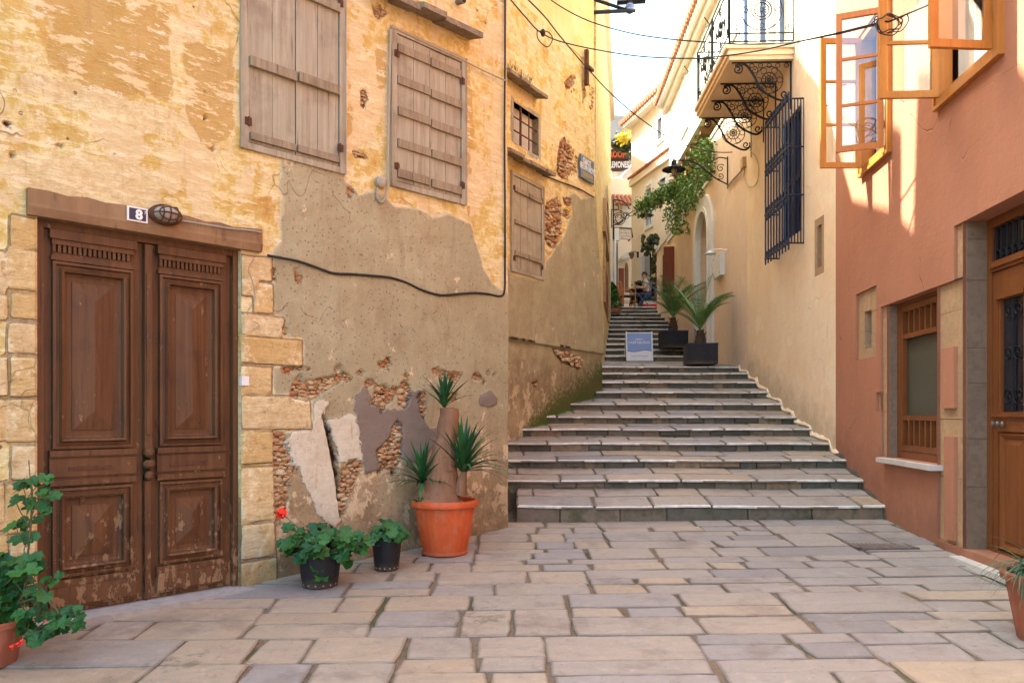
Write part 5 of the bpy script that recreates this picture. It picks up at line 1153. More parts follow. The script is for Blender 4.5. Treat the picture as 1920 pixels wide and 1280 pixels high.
# railing
bm = bmesh.new(); rh = 1.0
def rail_run(pa, pb, dense):
    L = (pb - pa).length; u = (pb - pa).normalized(); Wr = Wall(pa.x, pa.y, u.x, u.y, 1)
    for zz in (BZ1 + .05, BZ1 + .17, BZ1 + rh - .12, BZ1 + rh): tube(bm, [Wr.P(0, 0, zz), Wr.P(L, 0, zz)], .012, 5)
    n = max(1, int(round(L / 1.0))); w = L / n
    for k in range(n + 1): tube(bm, [Wr.P(k * w, 0, BZ1), Wr.P(k * w, 0, BZ1 + rh)], .018, 6)
    for k in range(n):
        c = (k + .5) * w; zc = BZ1 + .17 + (rh - .29) / 2
        for r_ in (.31, .15, .11): tube(bm, circle(Wr, c, 0, zc, r_, 22), .009, 5)
        for j in range(12): a = 6.283 * j / 12; tube(bm, [Wr.P(c + .02 * math.cos(a), 0, zc + .02 * math.sin(a)), Wr.P(c + .11 * math.cos(a), 0, zc + .11 * math.sin(a))], .006, 4)
        for j in range(4): a = 6.283 * j / 4; tube(bm, spiral(Wr, c + .23 * math.cos(a), 0, zc + .23 * math.sin(a), .01, .06, 1.3, a, 14), .007, 4)
        for sg in (-1, 1):
            for z2 in (BZ1 + .24, BZ1 + rh - .2): tube(bm, spiral(Wr, c + sg * w * .42, 0, z2, .01, .06, 1.4, 0, 14), .007, 4)
            if dense:
                for t in (.36, .43): tube(bm, [Wr.P(c + sg * w * t, 0, BZ1 + .17), Wr.P(c + sg * w * t, 0, BZ1 + rh - .12)], .007, 4)
            else: tube(bm, [Wr.P(c + sg * .33, 0, BZ1 + .05), Wr.P(c + sg * .33, 0, BZ1 + rh)], .008, 4)
rail_run(W4b.P(.05, 0, 0), W4b.P(.05, BX - .06, 0), False); rail_run(W4b.P(.05, BX - .06, 0), W4b.P(BL - .05, BX - .06, 0), True); rail_run(W4b.P(BL - .05, BX - .06, 0), W4b.P(BL - .05, 0, 0), False)
obj("railing", bm, M['iron'], bal)
# balcony door: white frame, one open blue shutter
bm = bmesh.new(); frame_bars(bm, W4, UD[0], UD[1], BZ1 + .02, UD[3], .09, .02, -.12); bd = obj("balcony_door", bm, M['trimw'], house4, bevel=.005)
bm = bmesh.new(); box(bm, W4, UD[0] + .09, UD[1] - .09, -.08, -.1, BZ1 + .02, UD[3] - .09); obj("pane", bm, M['curtain'], bd)
bm = bmesh.new()
for (s, a_) in ((UD[0] - .02, .85), (UD[1] + .02, .7)):
    hp = W4.P(s, .03, 0); L = Wall(hp.x, hp.y, W4.n[0], W4.n[1], 1); frame_bars(bm, L, 0, .36, BZ1 + .03, UD[3], .06, .015, -.015)
obj("shutter", bm, M['brightblue'], bd)
# projecting grille over the navy window
a, b, z0, z1 = GR; bm = bmesh.new(); box(bm, W4, a, b, -.08, -.12, z0, z1); gq = obj("window", bm, M['blueshut'], house4)
bm = bmesh.new(); m = (a + b) / 2
for (p, q) in ((a, m - .004), (m + .004, b)): frame_bars(bm, W4, p, q, z0, z1, .06, -.03, -.079); box(bm, W4, p + .06, q - .06, -.04, -.07, (z0 + z1) / 2 - .04, (z0 + z1) / 2 + .04)
obj("shutter", bm, M['blueshut'], gq, bevel=.004)
bm = bmesh.new(); GD = .22; ga, gb = a - .10, b + .12; gz0, gz1 = z0 - .12, z1 + .03; nb_ = 9
for k in range(nb_): x = ga + (gb - ga) * k / (nb_ - 1); tube(bm, [W4.P(x, GD, gz0 - .1), W4.P(x, GD, gz1 + .1)], .013, 6)
for f in range(4):
    zz = gz0 + (gz1 - gz0) * f / 3; box(bm, W4, ga - .02, gb + .02, GD + .016, GD - .016, zz - .012, zz + .012)
    for x in (ga, gb): tube(bm, [W4.P(x, GD, zz), W4.P(x, -.02, zz)], .012, 6)
    for k in range(nb_ - 1):
        x = ga + (gb - ga) * (k + .5) / (nb_ - 1)
        for s_ in ((1, -1) if 0 < f < 3 else (1,)): tube(bm, [W4.P(x - .03, GD, zz), W4.P(x - .04, GD, zz + s_ * .05), W4.P(x, GD, zz + s_ * .10), W4.P(x + .04, GD, zz + s_ * .05), W4.P(x + .03, GD, zz)], .010, 5)
for k in range(5):
    d = GD * k / 5; tube(bm, [W4.P(ga, d, gz0), W4.P(ga, d, gz1)], .010, 5); tube(bm, [W4.P(gb, d, gz0), W4.P(gb, d, gz1)], .010, 5)
obj("grille", bm, M['bluiron'], gq)
# niche with worn stone surround
a, b, z0, z1 = NI; bm = bmesh.new(); frame_bars(bm, W4, a + .003, b - .003, z0 + .003, z1 - .003, .10, -.004, -.3); obj("niche_surround", bm, M['ashlar'], house4, bevel=.004)
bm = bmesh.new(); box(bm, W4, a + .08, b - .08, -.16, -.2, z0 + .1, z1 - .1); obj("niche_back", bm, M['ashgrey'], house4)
# ================================================================ things on the walls
def wallthing(name, W, s, z, label, cat, group=None): return thing(name, W.P(s, 0, z), label, cat, group)
# house number
s, z = W1.hit(252, 405); t = wallthing("number_plate", W1, s, z, "small navy enamel house number plate reading 8 on the wooden lintel", "number plate")
NW, NH, nd = .068, .050, .058
bm = bmesh.new(); box(bm, W1, s - NW, s + NW, nd, nd - .01, z - NH, z + NH); obj("plate", bm, M['white'], t, bevel=.004)
bm = bmesh.new(); box(bm, W1, s - NW + .012, s + NW - .012, nd + .002, nd, z - NH + .010, z + NH - .010); obj("field", bm, M['navy'], t)
text("numeral", "8", W1, s + .008, z - .032, nd + .005, .092, M['white'], t, bold=.004)
text("numeral", "7", W1, s + .048, z + .008, nd + .005, .03, M['white'], t)
# caged bulkhead lamp
s, z = W1.hit(304, 406); t = wallthing("bulkhead_lamp", W1, s, z, "oval caged bulkhead lamp on the lintel over the brown door", "lamp")
c = W1.P(s, .05, z); nn = Vector((W1.n[0], W1.n[1], 0)); uu = Vector((W1.u[0], W1.u[1], 0))
def oval(bm, prof, flat=.62):
    rings = []
    for r, d in prof: rings.append([bm.verts.new(c + nn * d + uu * (r * math.cos(a)) + Vector((0, 0, r * flat * math.sin(a)))) for a in [6.283 * k / 24 for k in range(24)]])
    for x, y in zip(rings, rings[1:]):
        for k in range(24): bm.faces.new([x[k], x[(k + 1) % 24], y[(k + 1) % 24], y[k]])
    bm.faces.new(rings[0]); bm.faces.new(rings[-1])
bm = bmesh.new(); oval(bm, [(.115, -.01), (.118, .02), (.108, .035), (.095, .036)]); obj("housing", bm, M['rust'], t, smooth=True)
bm = bmesh.new(); oval(bm, [(.094, .03), (.09, .06), (.07, .085), (.035, .10), (.01, .102)]); obj("globe", bm, M['lglass'], t, smooth=True)
bm = bmesh.new()
for f, dd in ((1.0, .03), (.72, .085)): tube(bm, [c + nn * dd + uu * (.10 * f * math.cos(a)) + Vector((0, 0, .062 * f * math.sin(a))) for a in [6.283 * k / 24 for k in range(25)]], .005, 5)
for x in (-.05, 0, .05): tube(bm, catmull([c + uu * x + Vector((0, 0, -.06)) + nn * .03, c + uu * x + Vector((0, 0, -.045)) + nn * .085, c + uu * x + nn * .112, c + uu * x + Vector((0, 0, .045)) + nn * .085, c + uu * x + Vector((0, 0, .06)) + nn * .03], 4), .005, 5)
tube(bm, catmull([c - uu * .10 + nn * .03, c - uu * .07 + nn * .085, c + nn * .112, c + uu * .07 + nn * .085, c + uu * .10 + nn * .03], 4), .005, 5); obj("cage", bm, M['rust'], t)
def wp(W, pts, d=.02): return [W.P(*(lambda q: (q[0], d, q[1]))(W.hit(x, y, d))) for x, y in pts]
bm = bmesh.new(); tube(bm, catmull(wp(W1, [(330, 412), (380, 420), (430, 428), (470, 432), (490, 436)], .055), 4), .006, 5); obj("lamp_wire", bm, M['greycable'], t)
bm = bmesh.new(); tube(bm, catmull(wp(W1, [(476, 485), (466, 505), (474, 530), (478, 560), (464, 585), (470, 600), (486, 610), (460, 625), (452, 622)], .02), 5), .0035, 4); single("loose_wire", bm, M['greycable'], "thin loose pale wire hanging down the stones right of the brown door", "wire")
s, z = W1.hit(457, 714); bm = bmesh.new(); box(bm, W1, s - .03, s + .03, .03, -.01, z - .035, z + .035); b_ = single("doorbell_box", bm, M['white'], "small white doorbell box on the stone jamb right of the brown door", "doorbell", bevel=.006)
# conduit up the middle window with its round box
t = wallthing("conduit", W1, *W1.hit(718, 350), "pale conduit pipe with a round junction box beside the five batten shutters", "conduit")
bm = bmesh.new(); tube(bm, catmull(wp(W1, [(733, 55), (731, 120), (729, 200), (727, 300), (726, 350), (722, 372), (714, 379), (707, 368), (708, 352)], .035), 6), .011, 8); obj("pipe", bm, M['greycable'], t, smooth=True)
s, z = W1.hit(712, 342, .02); bm = bmesh.new(); lathe(bm, [(.045, -.03), (.052, .0), (.05, .03), (.035, .042)], W1.P(s, .02, z), 16, nn); obj("junction_box", bm, M['greycable'], t, smooth=True)
t = wallthing("thin_conduit", W1, *W1.hit(900, 130), "thin grey conduit crossing from the shutters toward the corner cable", "conduit")
bm = bmesh.new(); tube(bm, wp(W1, [(733, 50), (800, 82), (866, 112), (905, 132), (949, 152)], .03), .008, 6); obj("pipe", bm, M['greycable'], t)
bm = bmesh.new()
pts = catmull(wp(W1, [(947, -60), (947, 100), (946, 250), (947, 400), (947, 500), (946, 545), (938, 555), (915, 551), (890, 549), (860, 551), (825, 553), (790, 543), (765, 531), (735, 521), (700, 517), (660, 514), (625, 512), (590, 500), (560, 490), (525, 483), (502, 479)], .025), 5)
tube(bm, pts, .0115, 6); cb = single("power_cable", bm, M['cable'], "thick black power cable down the house corner and sagging across the grey render", "cable", smooth=True)
t = wallthing("crossing_cable", W2, 1.0, 4, "thin brown cable running down the second house below the street sign", "cable")
bm = bmesh.new(); tube(bm, catmull(wp(W2, [(1018, 328), (1050, 341), (1085, 354), (1113, 370)], .03), 4), .013, 5); obj("wire", bm, M['rust'], t)
# street sign
s, z = W2.hit(1096, 318); t = wallthing("street_sign", W2, s, z, "weathered blue street name sign on the second old house", "sign")
a, b = W2.hit(1084, 318)[0], W2.hit(1109, 318)[0]; zt, zb = z + .185, z - .185
bm = bmesh.new(); box(bm, W2, a, b, .05, .02, zb, zt); obj("plate", bm, M['signblue'], t, bevel=.004)
bm = bmesh.new(); frame_bars(bm, W2, a + .01, b - .01, zb + .01, zt - .01, .014, .054, .0505); obj("border", bm, M['greycable'], t)
m = (a + b) / 2; Wd = b - a
text("lettering", "ΟΔΟΣ", W2, m - .03, z + .065, .053, .115, M['white'], t, bold=.003, sx=.95); text("lettering", "ΘΕΟΦΑΝΟΥΣ", W2, m, z - .04, .053, .125, M['white'], t, bold=.003, sx=.72)
bm = bmesh.new(); box(bm, W2, a + .06, b - .06, .053, .0501, zb + .045, zb + .115); obj("faded_line", bm, M['ochre'], t)
# iron bar standing on the wall with clamp
bm = bmesh.new(); p0, p1 = W2.hit(1100, 160, .06), W2.hit(1100, 94, .06); box(bm, W2, p0[0] - .03, p0[0] + .03, .09, .03, p0[1], p1[1]); zz = W2.hit(1100, 127, .06)[1]; box(bm, W2, p0[0] - .07, p0[0] + .16, .12, .06, zz - .02, zz + .02)
single("iron_bar", bm, M['rust'], "upright rusty iron bar holding wires near the end of the second house", "bar", bevel=.004)
# cross arm high over the lane
t = thing("wire_bracket", at(1150, 20, 13.4), "dark steel wire bracket sticking out over the lane at the top", "bracket")
def PT(x, y, d=13.4): return at(x, y, d)
bm = bmesh.new(); tube(bm, [at(1050, -22, 12.6), PT(1180, 21)], .035, 4); tube(bm, [at(1060, 26, 12.7), PT(1190, 20)], .035, 4); obj("strut", bm, M['iron'], t)
bm = bmesh.new(); tube(bm, [PT(1157, 5), PT(1210, 2)], .05, 4); tube(bm, [PT(1181, -30), PT(1181, 24)], .06, 6); obj("crossarm", bm, M['iron'], t)
bm = bmesh.new(); lathe(bm, [(.05, 0), (.09, .03), (.06, .07), (.09, .1), (.04, .16)], PT(1181, 24), 10); obj("insulator", bm, M['lilac'], t)
# overhead wires
def wire(pts, r, name, label, sub=6, mat='cable'):
    bm = bmesh.new(); tube(bm, catmull([at(*p) for p in pts], sub), r, 5); return single(name, bm, M[mat], label, "wire", smooth=True)
wire([(1015, -12, 10.8), (1060, 18, 11), (1110, 42, 11), (1180, 62, 10.6), (1250, 73, 10), (1320, 79, 9.4), (1400, 83, 8.9), (1480, 80, 8.2), (1560, 66, 7.6), (1620, 52, 7.2), (1663, 42, 7.0), (1700, 27, 6.8), (1755, 3, 6.4), (1800, -22, 6.1)], .0085, "overhead_wire", "upper overhead wire sagging across the lane to the tangle by the windows")
wire([(955, -3, 8.4), (985, 32, 9), (1012, 60, 9.6), (1050, 78, 10), (1120, 94, 10.2), (1200, 106, 10), (1290, 110, 9.4), (1350, 106, 9), (1420, 96, 8.4), (1500, 78, 7.9), (1580, 60, 7.4), (1640, 45, 7.05), (1665, 40, 6.95)], .0085, "overhead_wire", "lower overhead wire looping from the old house corner to the tangle by the windows")
wire([(975, -15, 9.2), (1020, 30, 10), (1050, 68, 10.8), (1100, 127, 12.2), (1150, 180, 13), (1200, 222, 13.6), (1250, 256, 14.2), (1290, 274, 14.8), (1340, 285, 15.2), (1380, 285, 15.4), (1406, 279, 15.5)], .010, "overhead_wire", "long overhead wire descending past the iron bar to the lamp bracket")
wire([(1111, 48, 13.1), (1113, 110, 13.2), (1118, 200, 14), (1128, 300, 17), (1136, 360, 20), (1144, 412, 24)], .014, "hanging_cable", "thick dark cable running down the yellow house beyond the corner")
bm = bmesh.new()
for k in range(4):
    q = [at(1650 + 30 * math.cos(a) * (.5 + .5 * random.random()) + 14, 44 + 15 * math.sin(a) + random.uniform(-4, 4), 6.95 + .04 * k) for a in [6.283 * j / 9 + k for j in range(9)]]
    tube(bm, catmull(q, 4), .006, 5)
tube(bm, catmull([at(1672, 60, 6.9), at(1690, 58, 6.9), at(1703, 40, 6.9), at(1700, 28, 6.9), at(1690, 34, 6.9)], 5), .005, 5); tube(bm, catmull([at(1640, 48, 6.95), at(1650, 62, 6.9), at(1675, 66, 6.9), at(1688, 52, 6.9)], 5), .006, 5)
single("wire_tangle", bm, M['cable'], "tangled knot of black wire hanging beside the open casement", "wire")
bm = bmesh.new(); tube(bm, catmull([at(1007, 55, 9.55), at(1008, 72, 9.6), at(1018, 84, 9.6), at(1028, 88, 9.6), at(1036, 74, 9.7), at(1030, 62, 9.7), at(1018, 58, 9.6), at(1010, 60, 9.6)], 5), .007, 5); lathe(bm, [(.02, -.04), (.035, 0), (.02, .04)], at(1018, 62, 9.6), 8)
single("wire_loop", bm, M['cable'], "small loop of spliced wire in front of the second old house", "wire")
# street lamps on scroll brackets
def scroll_lamp(name, W, s, z, L, label, drop=.0, sc_=1.0, group="street lamps on scrolled brackets"):
    t = thing(name, W.P(s, 0, z), label, "street lamp", group)
    def Q(d, h): return W.P(s, d * sc_, z + h * sc_)
    bm = bmesh.new()
    tube(bm, catmull([Q(.02, -.30), Q(.25, -.18), Q(.45, -.02), Q(.62, .12), Q(.8, .19), Q(L, .20)], 6), .014, 6)
    tube(bm, catmull([Q(.02, .22), Q(.2, .24), Q(.42, .12), Q(.6, .02), Q(.75, .06), Q(.82, .15)], 6), .012, 6)
    tube(bm, [Q(.02, -.34), Q(.02, .26)], .014, 5)
    for (d, h, r0, r1, tn, st) in ((.16, .03, .01, .085, 1.4, 0), (.16, -.13, .01, .07, 1.4, 3), (.33, -.02, .01, .05, 1.2, 1)):
        tube(bm, [Q(d + (r0 + (r1 - r0) * k / 22) * math.cos(st + tn * 6.283 * k / 22), h + (r0 + (r1 - r0) * k / 22) * math.sin(st + tn * 6.283 * k / 22)) for k in range(23)], .009, 5)
    obj("bracket", bm, M['iron'], t, smooth=True)
    bm = bmesh.new(); c = Q(L, .12); lathe(bm, [(.02 * sc_, .10 * sc_), (.03 * sc_, .07 * sc_), (.055 * sc_, .06 * sc_), (.06 * sc_, -.01 * sc_), (.035 * sc_, -.03 * sc_)], c, 12); obj("lamp_cap", bm, M['iron'], t, smooth=True)
    bm = bmesh.new(); lathe(bm, [(.04 * sc_, -.03 * sc_), (.12 * sc_, -.055 * sc_), (.235 * sc_, -.10 * sc_), (.24 * sc_, -.115 * sc_), (.11 * sc_, -.08 * sc_), (.03 * sc_, -.06 * sc_)], c, 24); obj("lamp_shade", bm, M['iron'], t, smooth=True)
    bm = bmesh.new(); lathe(bm, [(.02 * sc_, -.06 * sc_), (.05 * sc_, -.10 * sc_), (.055 * sc_, -.15 * sc_), (.03 * sc_, -.2 * sc_), (.005, -.21 * sc_)], c, 14); obj("bulb", bm, M['lglass'], t, smooth=True)
    bm = bmesh.new()
    for k in range(2):
        tube(bm, [c + Vector((math.cos(k * 1.57) * .17 * math.cos(a), math.sin(k * 1.57) * .17 * math.cos(a), -.1 - .13 * math.sin(a))) * sc_ for a in [3.1416 * j / 14 for j in range(15)]], .006, 4)
    obj("guard", bm, M['iron'], t)
    return t
s, z = W4.hit(1366, 318); scroll_lamp("street_lamp", W4, s, z, 1.10, "black street lamp on scroll bracket of the pink garden wall, beside the vine")
W5e = Wall(W5.P(LEN5, 0, 0).x, W5.P(LEN5, 0, 0).y, .15, 1, 1)
t = scroll_lamp("street_lamp", W5e, -.1, EYE + (775 - 412) / F * 24.8, 1.10, "small far street lamp on scroll bracket above the hanging hotel sign")
# hotel sign hanging under it
yH = 24.7; c0, c1 = at(1156, 452, yH), at(1186, 428, yH)
t = thing("hotel_sign", at(1170, 452, yH), "hanging hotel sign board with iron frame on the yellow house", "sign")
Wh = Axis(0, yH, 0); Wh.n = (0, -1)
def HX(px): return (px - CX) / F * yH
def HZ(py): return EYE + (HY - py) / F * yH
bm = bmesh.new(); box(bm, Wh, HX(1161), HX(1184), .03, -.03, HZ(449), HZ(430)); obj("board", bm, M['signtan'], t, bevel=.01)
bm = bmesh.new(); tube(bm, [Wh.P(HX(1150), 0, HZ(427)), Wh.P(HX(1184), 0, HZ(428.5)), Wh.P(HX(1186), 0, HZ(444)), Wh.P(HX(1178), 0, HZ(452))], .025, 6); tube(bm, [Wh.P(HX(1150), 0, HZ(375)), Wh.P(HX(1150), 0, HZ(452))], .025, 6)
tube(bm, catmull([Wh.P(HX(1150), 0, HZ(375)), Wh.P(HX(1163), 0, HZ(376)), Wh.P(HX(1174), 0, HZ(382)), Wh.P(HX(1180), 0, HZ(392))], 5), .02, 6)
for (px, py, r) in ((1155, 389, .09), (1161, 410, .13), (1161, 410, .2), (1174, 404, .1)): tube(bm, circle(Wh, HX(px), 0, HZ(py), r, 14), .012, 5)
tube(bm, catmull([Wh.P(HX(1150), 0, HZ(422)), Wh.P(HX(1160), 0, HZ(420)), Wh.P(HX(1170), 0, HZ(413)), Wh.P(HX(1176), 0, HZ(400))], 5), .015, 6)
obj("frame", bm, M['iron'], t)
for i, (tx, sx_) in enumerate((("HOTEL", .9), ("CASA DEL", .72), ("FLORINDI", .78))): text("lettering", tx, Wh, HX(1172.5), HZ(436.2 + i * 6.2), .034, .115, M['posterwhite'], t, bold=.003, sx=sx_)
bm = bmesh.new(); box(bm, Wh, HX(1151.5), HX(1160), .12, -.1, HZ(452), HZ(429)); single("white_box", bm, M['white'], "white lamp box fixed beside the hanging hotel sign", "box", bevel=.02)
bm = bmesh.new(); tube(bm, [W5.P(LEN5 - .05, .12, HZ(452)), W5.P(LEN5 - .05, .12, 5.0)], .045, 8); tube(bm, [W5.P(LEN5 - .05, .12, 5.0), W5.P(LEN5 - .05, .22, 4.95)], .045, 8); single("rainpipe", bm, M['trimw'], "white rainpipe running down the corner of the yellow house", "pipe", smooth=True)
# rooms sign
yR = 33.0; t = thing("rooms_sign", at(1165, 325, yR), "dark hanging sign with orange and white lettering for rooms", "sign"); Wr_ = Axis(0, yR, 0); Wr_.n = (0, -1)
def RX(px): return (px - CX) / F * yR
def RZ(py): return EYE + (HY - py) / F * yR
bm = bmesh.new(); box(bm, Wr_, RX(1143), RX(1180), .08, -.08, RZ(300), RZ(281)); prism(bm, Wr_, [(RX(x), RZ(y)) for x, y in ((1143, 318), (1150, 321), (1165, 321), (1178, 316), (1178, 301), (1143, 301))], -.06, .06); obj("board", bm, M['brown'], t, bevel=.01)
bm = bmesh.new(); box(bm, Wr_, RX(1148), RX(1178), .07, -.03, RZ(279.5), RZ(274)); obj("header", bm, M['sand'], t)
text("lettering", "ROOMS", Wr_, RX(1161), RZ(296), .085, .36, M['letterorange'], t, bold=.012, sx=.72); text("lettering", "LEMONES", Wr_, RX(1160.5), RZ(315), .065, .36, M['posterwhite'], t, bold=.012, sx=.52)
bm = bmesh.new(); tube(bm, [Wr_.P(RX(1135), 0, RZ(273)), Wr_.P(RX(1182), 0, RZ(273))], .03, 6); tube(bm, [Wr_.P(RX(1182), 0, RZ(273)), Wr_.P(RX(1182), 0, RZ(300))], .025, 6); obj("hanger", bm, M['iron'], t)
def foliage(name, mat, gen, n, size, parent=None, label=None, cat=None, lobes=0, nrm=None, stretch=1.0, group=None):
    bm = bmesh.new()
    for _ in range(n):
        p = gen(); q = nrm(p) if nrm else Vector((random.gauss(0, 1), random.gauss(0, 1), random.gauss(.4, 1))); leaf(bm, p, q, size * random.uniform(.6, 1.3), lobes, stretch)
    return obj(name, bm, mat, parent, recalc=False)
t = thing("flowering_creeper", at(1172, 262, 31.8), "yellow flowering creeper spilling over the dark corner above the rooms sign", "plant")
foliage("foliage", M['ylflower'], lambda: at(random.gauss(1170, 8), random.gauss(259, 5), 31.8 + random.uniform(-.3, .3)), 150, .075, t); foliage("foliage", M['olive'], lambda: at(random.gauss(1172, 14), random.gauss(270, 7), 32.2 + random.uniform(-.3, .3)), 300, .10, t)
# little lamp and sign box by the arched doorway
s, z = W4.hit(1362, 470); t = wallthing("wall_lamp", W4, s, z, "small white wall lamp on a curved arm by the arched doorway", "lamp")
bm = bmesh.new(); tube(bm, catmull([W4.P(s, 0, z), W4.P(s, .12, z + .03), W4.P(s, .28, z + .02), W4.P(s, .34, z - .02)], 4), .012, 6); lathe(bm, [(.03, .0), (.02, .03), (.04, .0)], W4.P(s, .0, z), 8, Vector((W4.n[0], W4.n[1], 0))); obj("arm", bm, M['white'], t, smooth=True)
bm = bmesh.new(); lathe(bm, [(.02, .02), (.05, -.01), (.13, -.04), (.13, -.05), (.02, -.03)], W4.P(s, .34, z - .02), 16); obj("lamp_shade", bm, M['white'], t, smooth=True)
a, b = s4(1359), s4(1346); z0, z1 = W4.hit(1352, 520)[1], W4.hit(1352, 478)[1]; t = wallthing("plaque", W4, (a + b) / 2, z0, "white plaque box on the garden wall right of the arched doorway", "plaque")
bm = bmesh.new(); box(bm, W4, a, b, .1, .0, z0, z1); obj("box", bm, M['white'], t, bevel=.01)
bm = bmesh.new()
for q in ((a + .06, z0 + .06), (b - .06, z0 + .06), (a + .06, z1 - .06), (b - .06, z1 - .06)): lathe(bm, [(.014, 0), (.012, .01)], W4.P(q[0], .1, q[1]), 8, Vector((W4.n[0], W4.n[1], 0)))
obj("screws", bm, M['steel'], t)
s, z = W4.hit(1397, 306); t = wallthing("junction_box", W4, s, z, "tan junction box with loose loops of wire under the balcony", "junction box")
bm = bmesh.new(); box(bm, W4, s - .09, s + .09, .07, -.01, z - .09, z + .09); obj("box", bm, M['signtan'], t, bevel=.01)
bm = bmesh.new(); tube(bm, catmull(wp(W4, [(1406, 282), (1418, 296), (1423, 320), (1418, 345), (1405, 350), (1395, 335), (1396, 318)], .03), 5), .008, 5); tube(bm, catmull(wp(W4, [(1395, 314), (1385, 326), (1372, 340), (1364, 352)], .03), 5), .02, 6); obj("wire", bm, M['sand'], t)
# lantern on the pink house
s, z = W7.hit(1192, 480, .25); t = thing("wall_lantern", W7.P(s, .25, z), "small coppery wall lantern between the cafe doors and barred window", "lantern")
s, z = W6.hit(1197, 478); bm = bmesh.new(); tube(bm, [W6.P(s, .02, z - .1), W6.P(s, .02, z + .12)], .04, 6); tube(bm, catmull([W6.P(s, .02, z + .06), W6.P(s, .15, z + .12), W6.P(s, .28, z + .1)], 4), .015, 6); obj("arm", bm, M['iron'], t)
bm = bmesh.new(); lathe(bm, [(.02, .12), (.05, .1), (.11, .06), (.115, .05), (.06, -.12), (.03, -.16), (.01, -.18)], W6.P(s, .28, z), 6); obj("lamp_glass", bm, M['beam'], t)
# ================================================================ pots and plants in the street
random.seed(17)
def stem(bm, a, b, r, bend=.1):
    m = (a + b) / 2 + Vector((random.uniform(-bend, bend), random.uniform(-bend, bend), random.uniform(0, bend))); tube(bm, catmull([a, m, b], 4), [r] * 9, 5)
def geranium(bml, bms, p, h, spread, n, r=.042):
    for _ in range(n):
        a = random.uniform(0, 6.283); q = random.random() ** .6 * spread; tip = p + Vector((q * math.cos(a), q * math.sin(a), h * random.uniform(.25, 1) * (1 - .35 * q / spread)))
        stem(bms, p + Vector((random.uniform(-.03, .03), random.uniform(-.03, .03), 0)), tip, .0035, .04)
        for k in range(random.choice((1, 2, 2))): leaf(bml, tip + Vector([random.uniform(-.04, .04) for _ in range(3)]), (math.cos(a) * .5 + random.gauss(0, .35), math.sin(a) * .5 - .55 + random.gauss(0, .3), 1.0 + random.gauss(0, .3)), r * random.uniform(.6, 1.35), 7, cup=.2)
def flowerhead(bm, c, r, n=26):
    for _ in range(n):
        d = Vector((random.gauss(0, 1), random.gauss(0, 1), random.gauss(.2, 1))).normalized(); leaf(bm, c + d * r, d + Vector([random.gauss(0, .4) for _ in range(3)]), r * .55, 0, cup=.1)
def pot_round(c, r_top, r_bot, h, mat, rim=.02, rimh=.04, seg=40, flute=0, t=None, name='pot'):
    bm = bmesh.new(); lathe(bm, [(r_bot * .96, 0), (r_bot, .01), (r_top - rim, h - rimh), (r_top, h - rimh + .004), (r_top + .004, h - .008), (r_top - .004, h), (r_top - rim * 1.4, h - .004), (r_top - rim * 1.6, h - .07)], c, seg)
    return obj(name, bm, mat, t, smooth=True)
def soil(c, r, h, t):
    bm = bmesh.new(); rings = []
    for rr in (0, .35, .7, 1):
        rings.append([bm.verts.new(c + Vector((r * rr * math.cos(a), r * rr * math.sin(a), h + random.uniform(-.006, .012) + (1 - rr) * .02))) for a in [6.283 * k / 20 for k in range(20)]] if rr else None)
    cv = bm.verts.new(c + Vector((0, 0, h + .02)))
    for k in range(20): bm.faces.new([cv, rings[1][k], rings[1][(k + 1) % 20]])
    for x, y in ((1, 2), (2, 3)):
        for k in range(20): bm.faces.new([rings[x][k], rings[y][k], rings[y][(k + 1) % 20], rings[x][(k + 1) % 20]])
    return obj("soil", bm, M['soil'], t)
def gpos(px, py, back=0.0):
    p = gp(px, py); d = Vector((p.x, p.y, 0)).normalized() * back; q = p + d; q.z = ground(q.x, q.y) + .002; return q
# big terracotta pot with the yucca
c = gpos(834, 1047, .20); t = thing("potted_yucca", c, "tall yucca with three leaf tufts in big orange terracotta pot", "potted plant")
bm = bmesh.new(); seg = 72; prof = [(.195, 0), (.205, .008), (.205, .03), (.197, .034), (.222, .14), (.245, .28), (.262, .40), (.262, .425), (.302, .43), (.306, .445), (.300, .475), (.288, .487), (.272, .483), (.262, .44), (.25, .40)]
rings = []
for i, (r_, z_) in enumerate(prof):
    ring = []
    for k in range(seg):
        a = 6.283 * k / seg; fl = 1 + (.012 * math.cos(a * 24) if 3 < i < 7 else 0); ring.append(bm.verts.new(c + Vector((r_ * fl * math.cos(a), r_ * fl * math.sin(a), z_))))
    rings.append(ring)
for x, y in zip(rings, rings[1:]):
    for k in range(seg): bm.faces.new([x[k], x[(k + 1) % seg], y[(k + 1) % seg], y[k]])
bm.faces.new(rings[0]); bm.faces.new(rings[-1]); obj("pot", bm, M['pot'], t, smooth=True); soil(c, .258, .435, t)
yy = c.y; mpp = yy / F
def yp(px, py, dy=0): v = at(px, py, yy + dy); return v
tp = catmull([yp(822, 940), yp(825, 922), yp(829, 880), yp(834, 840), yp(840, 800), yp(842, 765)], 5)
bm = bmesh.new(); tube(bm, tp, [.088 + .165 * (1 - q / (len(tp) - 1)) ** 2.2 for q in range(len(tp))], 14)
for v in bm.verts:
    k = noise.noise(v.co * 9) * .018; v.co += Vector((k, k * .6, 0))
obj("trunk", bm, M['trunk'], t, smooth=True)
bm = bmesh.new(); lathe(bm, [(.052, 0), (.053, .004)], yp(842, 765), 12); obj("cut_top", bm, M['cut'], t)
bm = bmesh.new(); lathe(bm, [(.085, 0), (.09, .04), (.075, .09), (.045, .13), (.02, .15)], yp(800, 940, -.06), 14)
for v in bm.verts: v.co += Vector((noise.noise(v.co * 12) * .02, 0, 0))
obj("side_trunk", bm, M['trunk'], t, smooth=True)
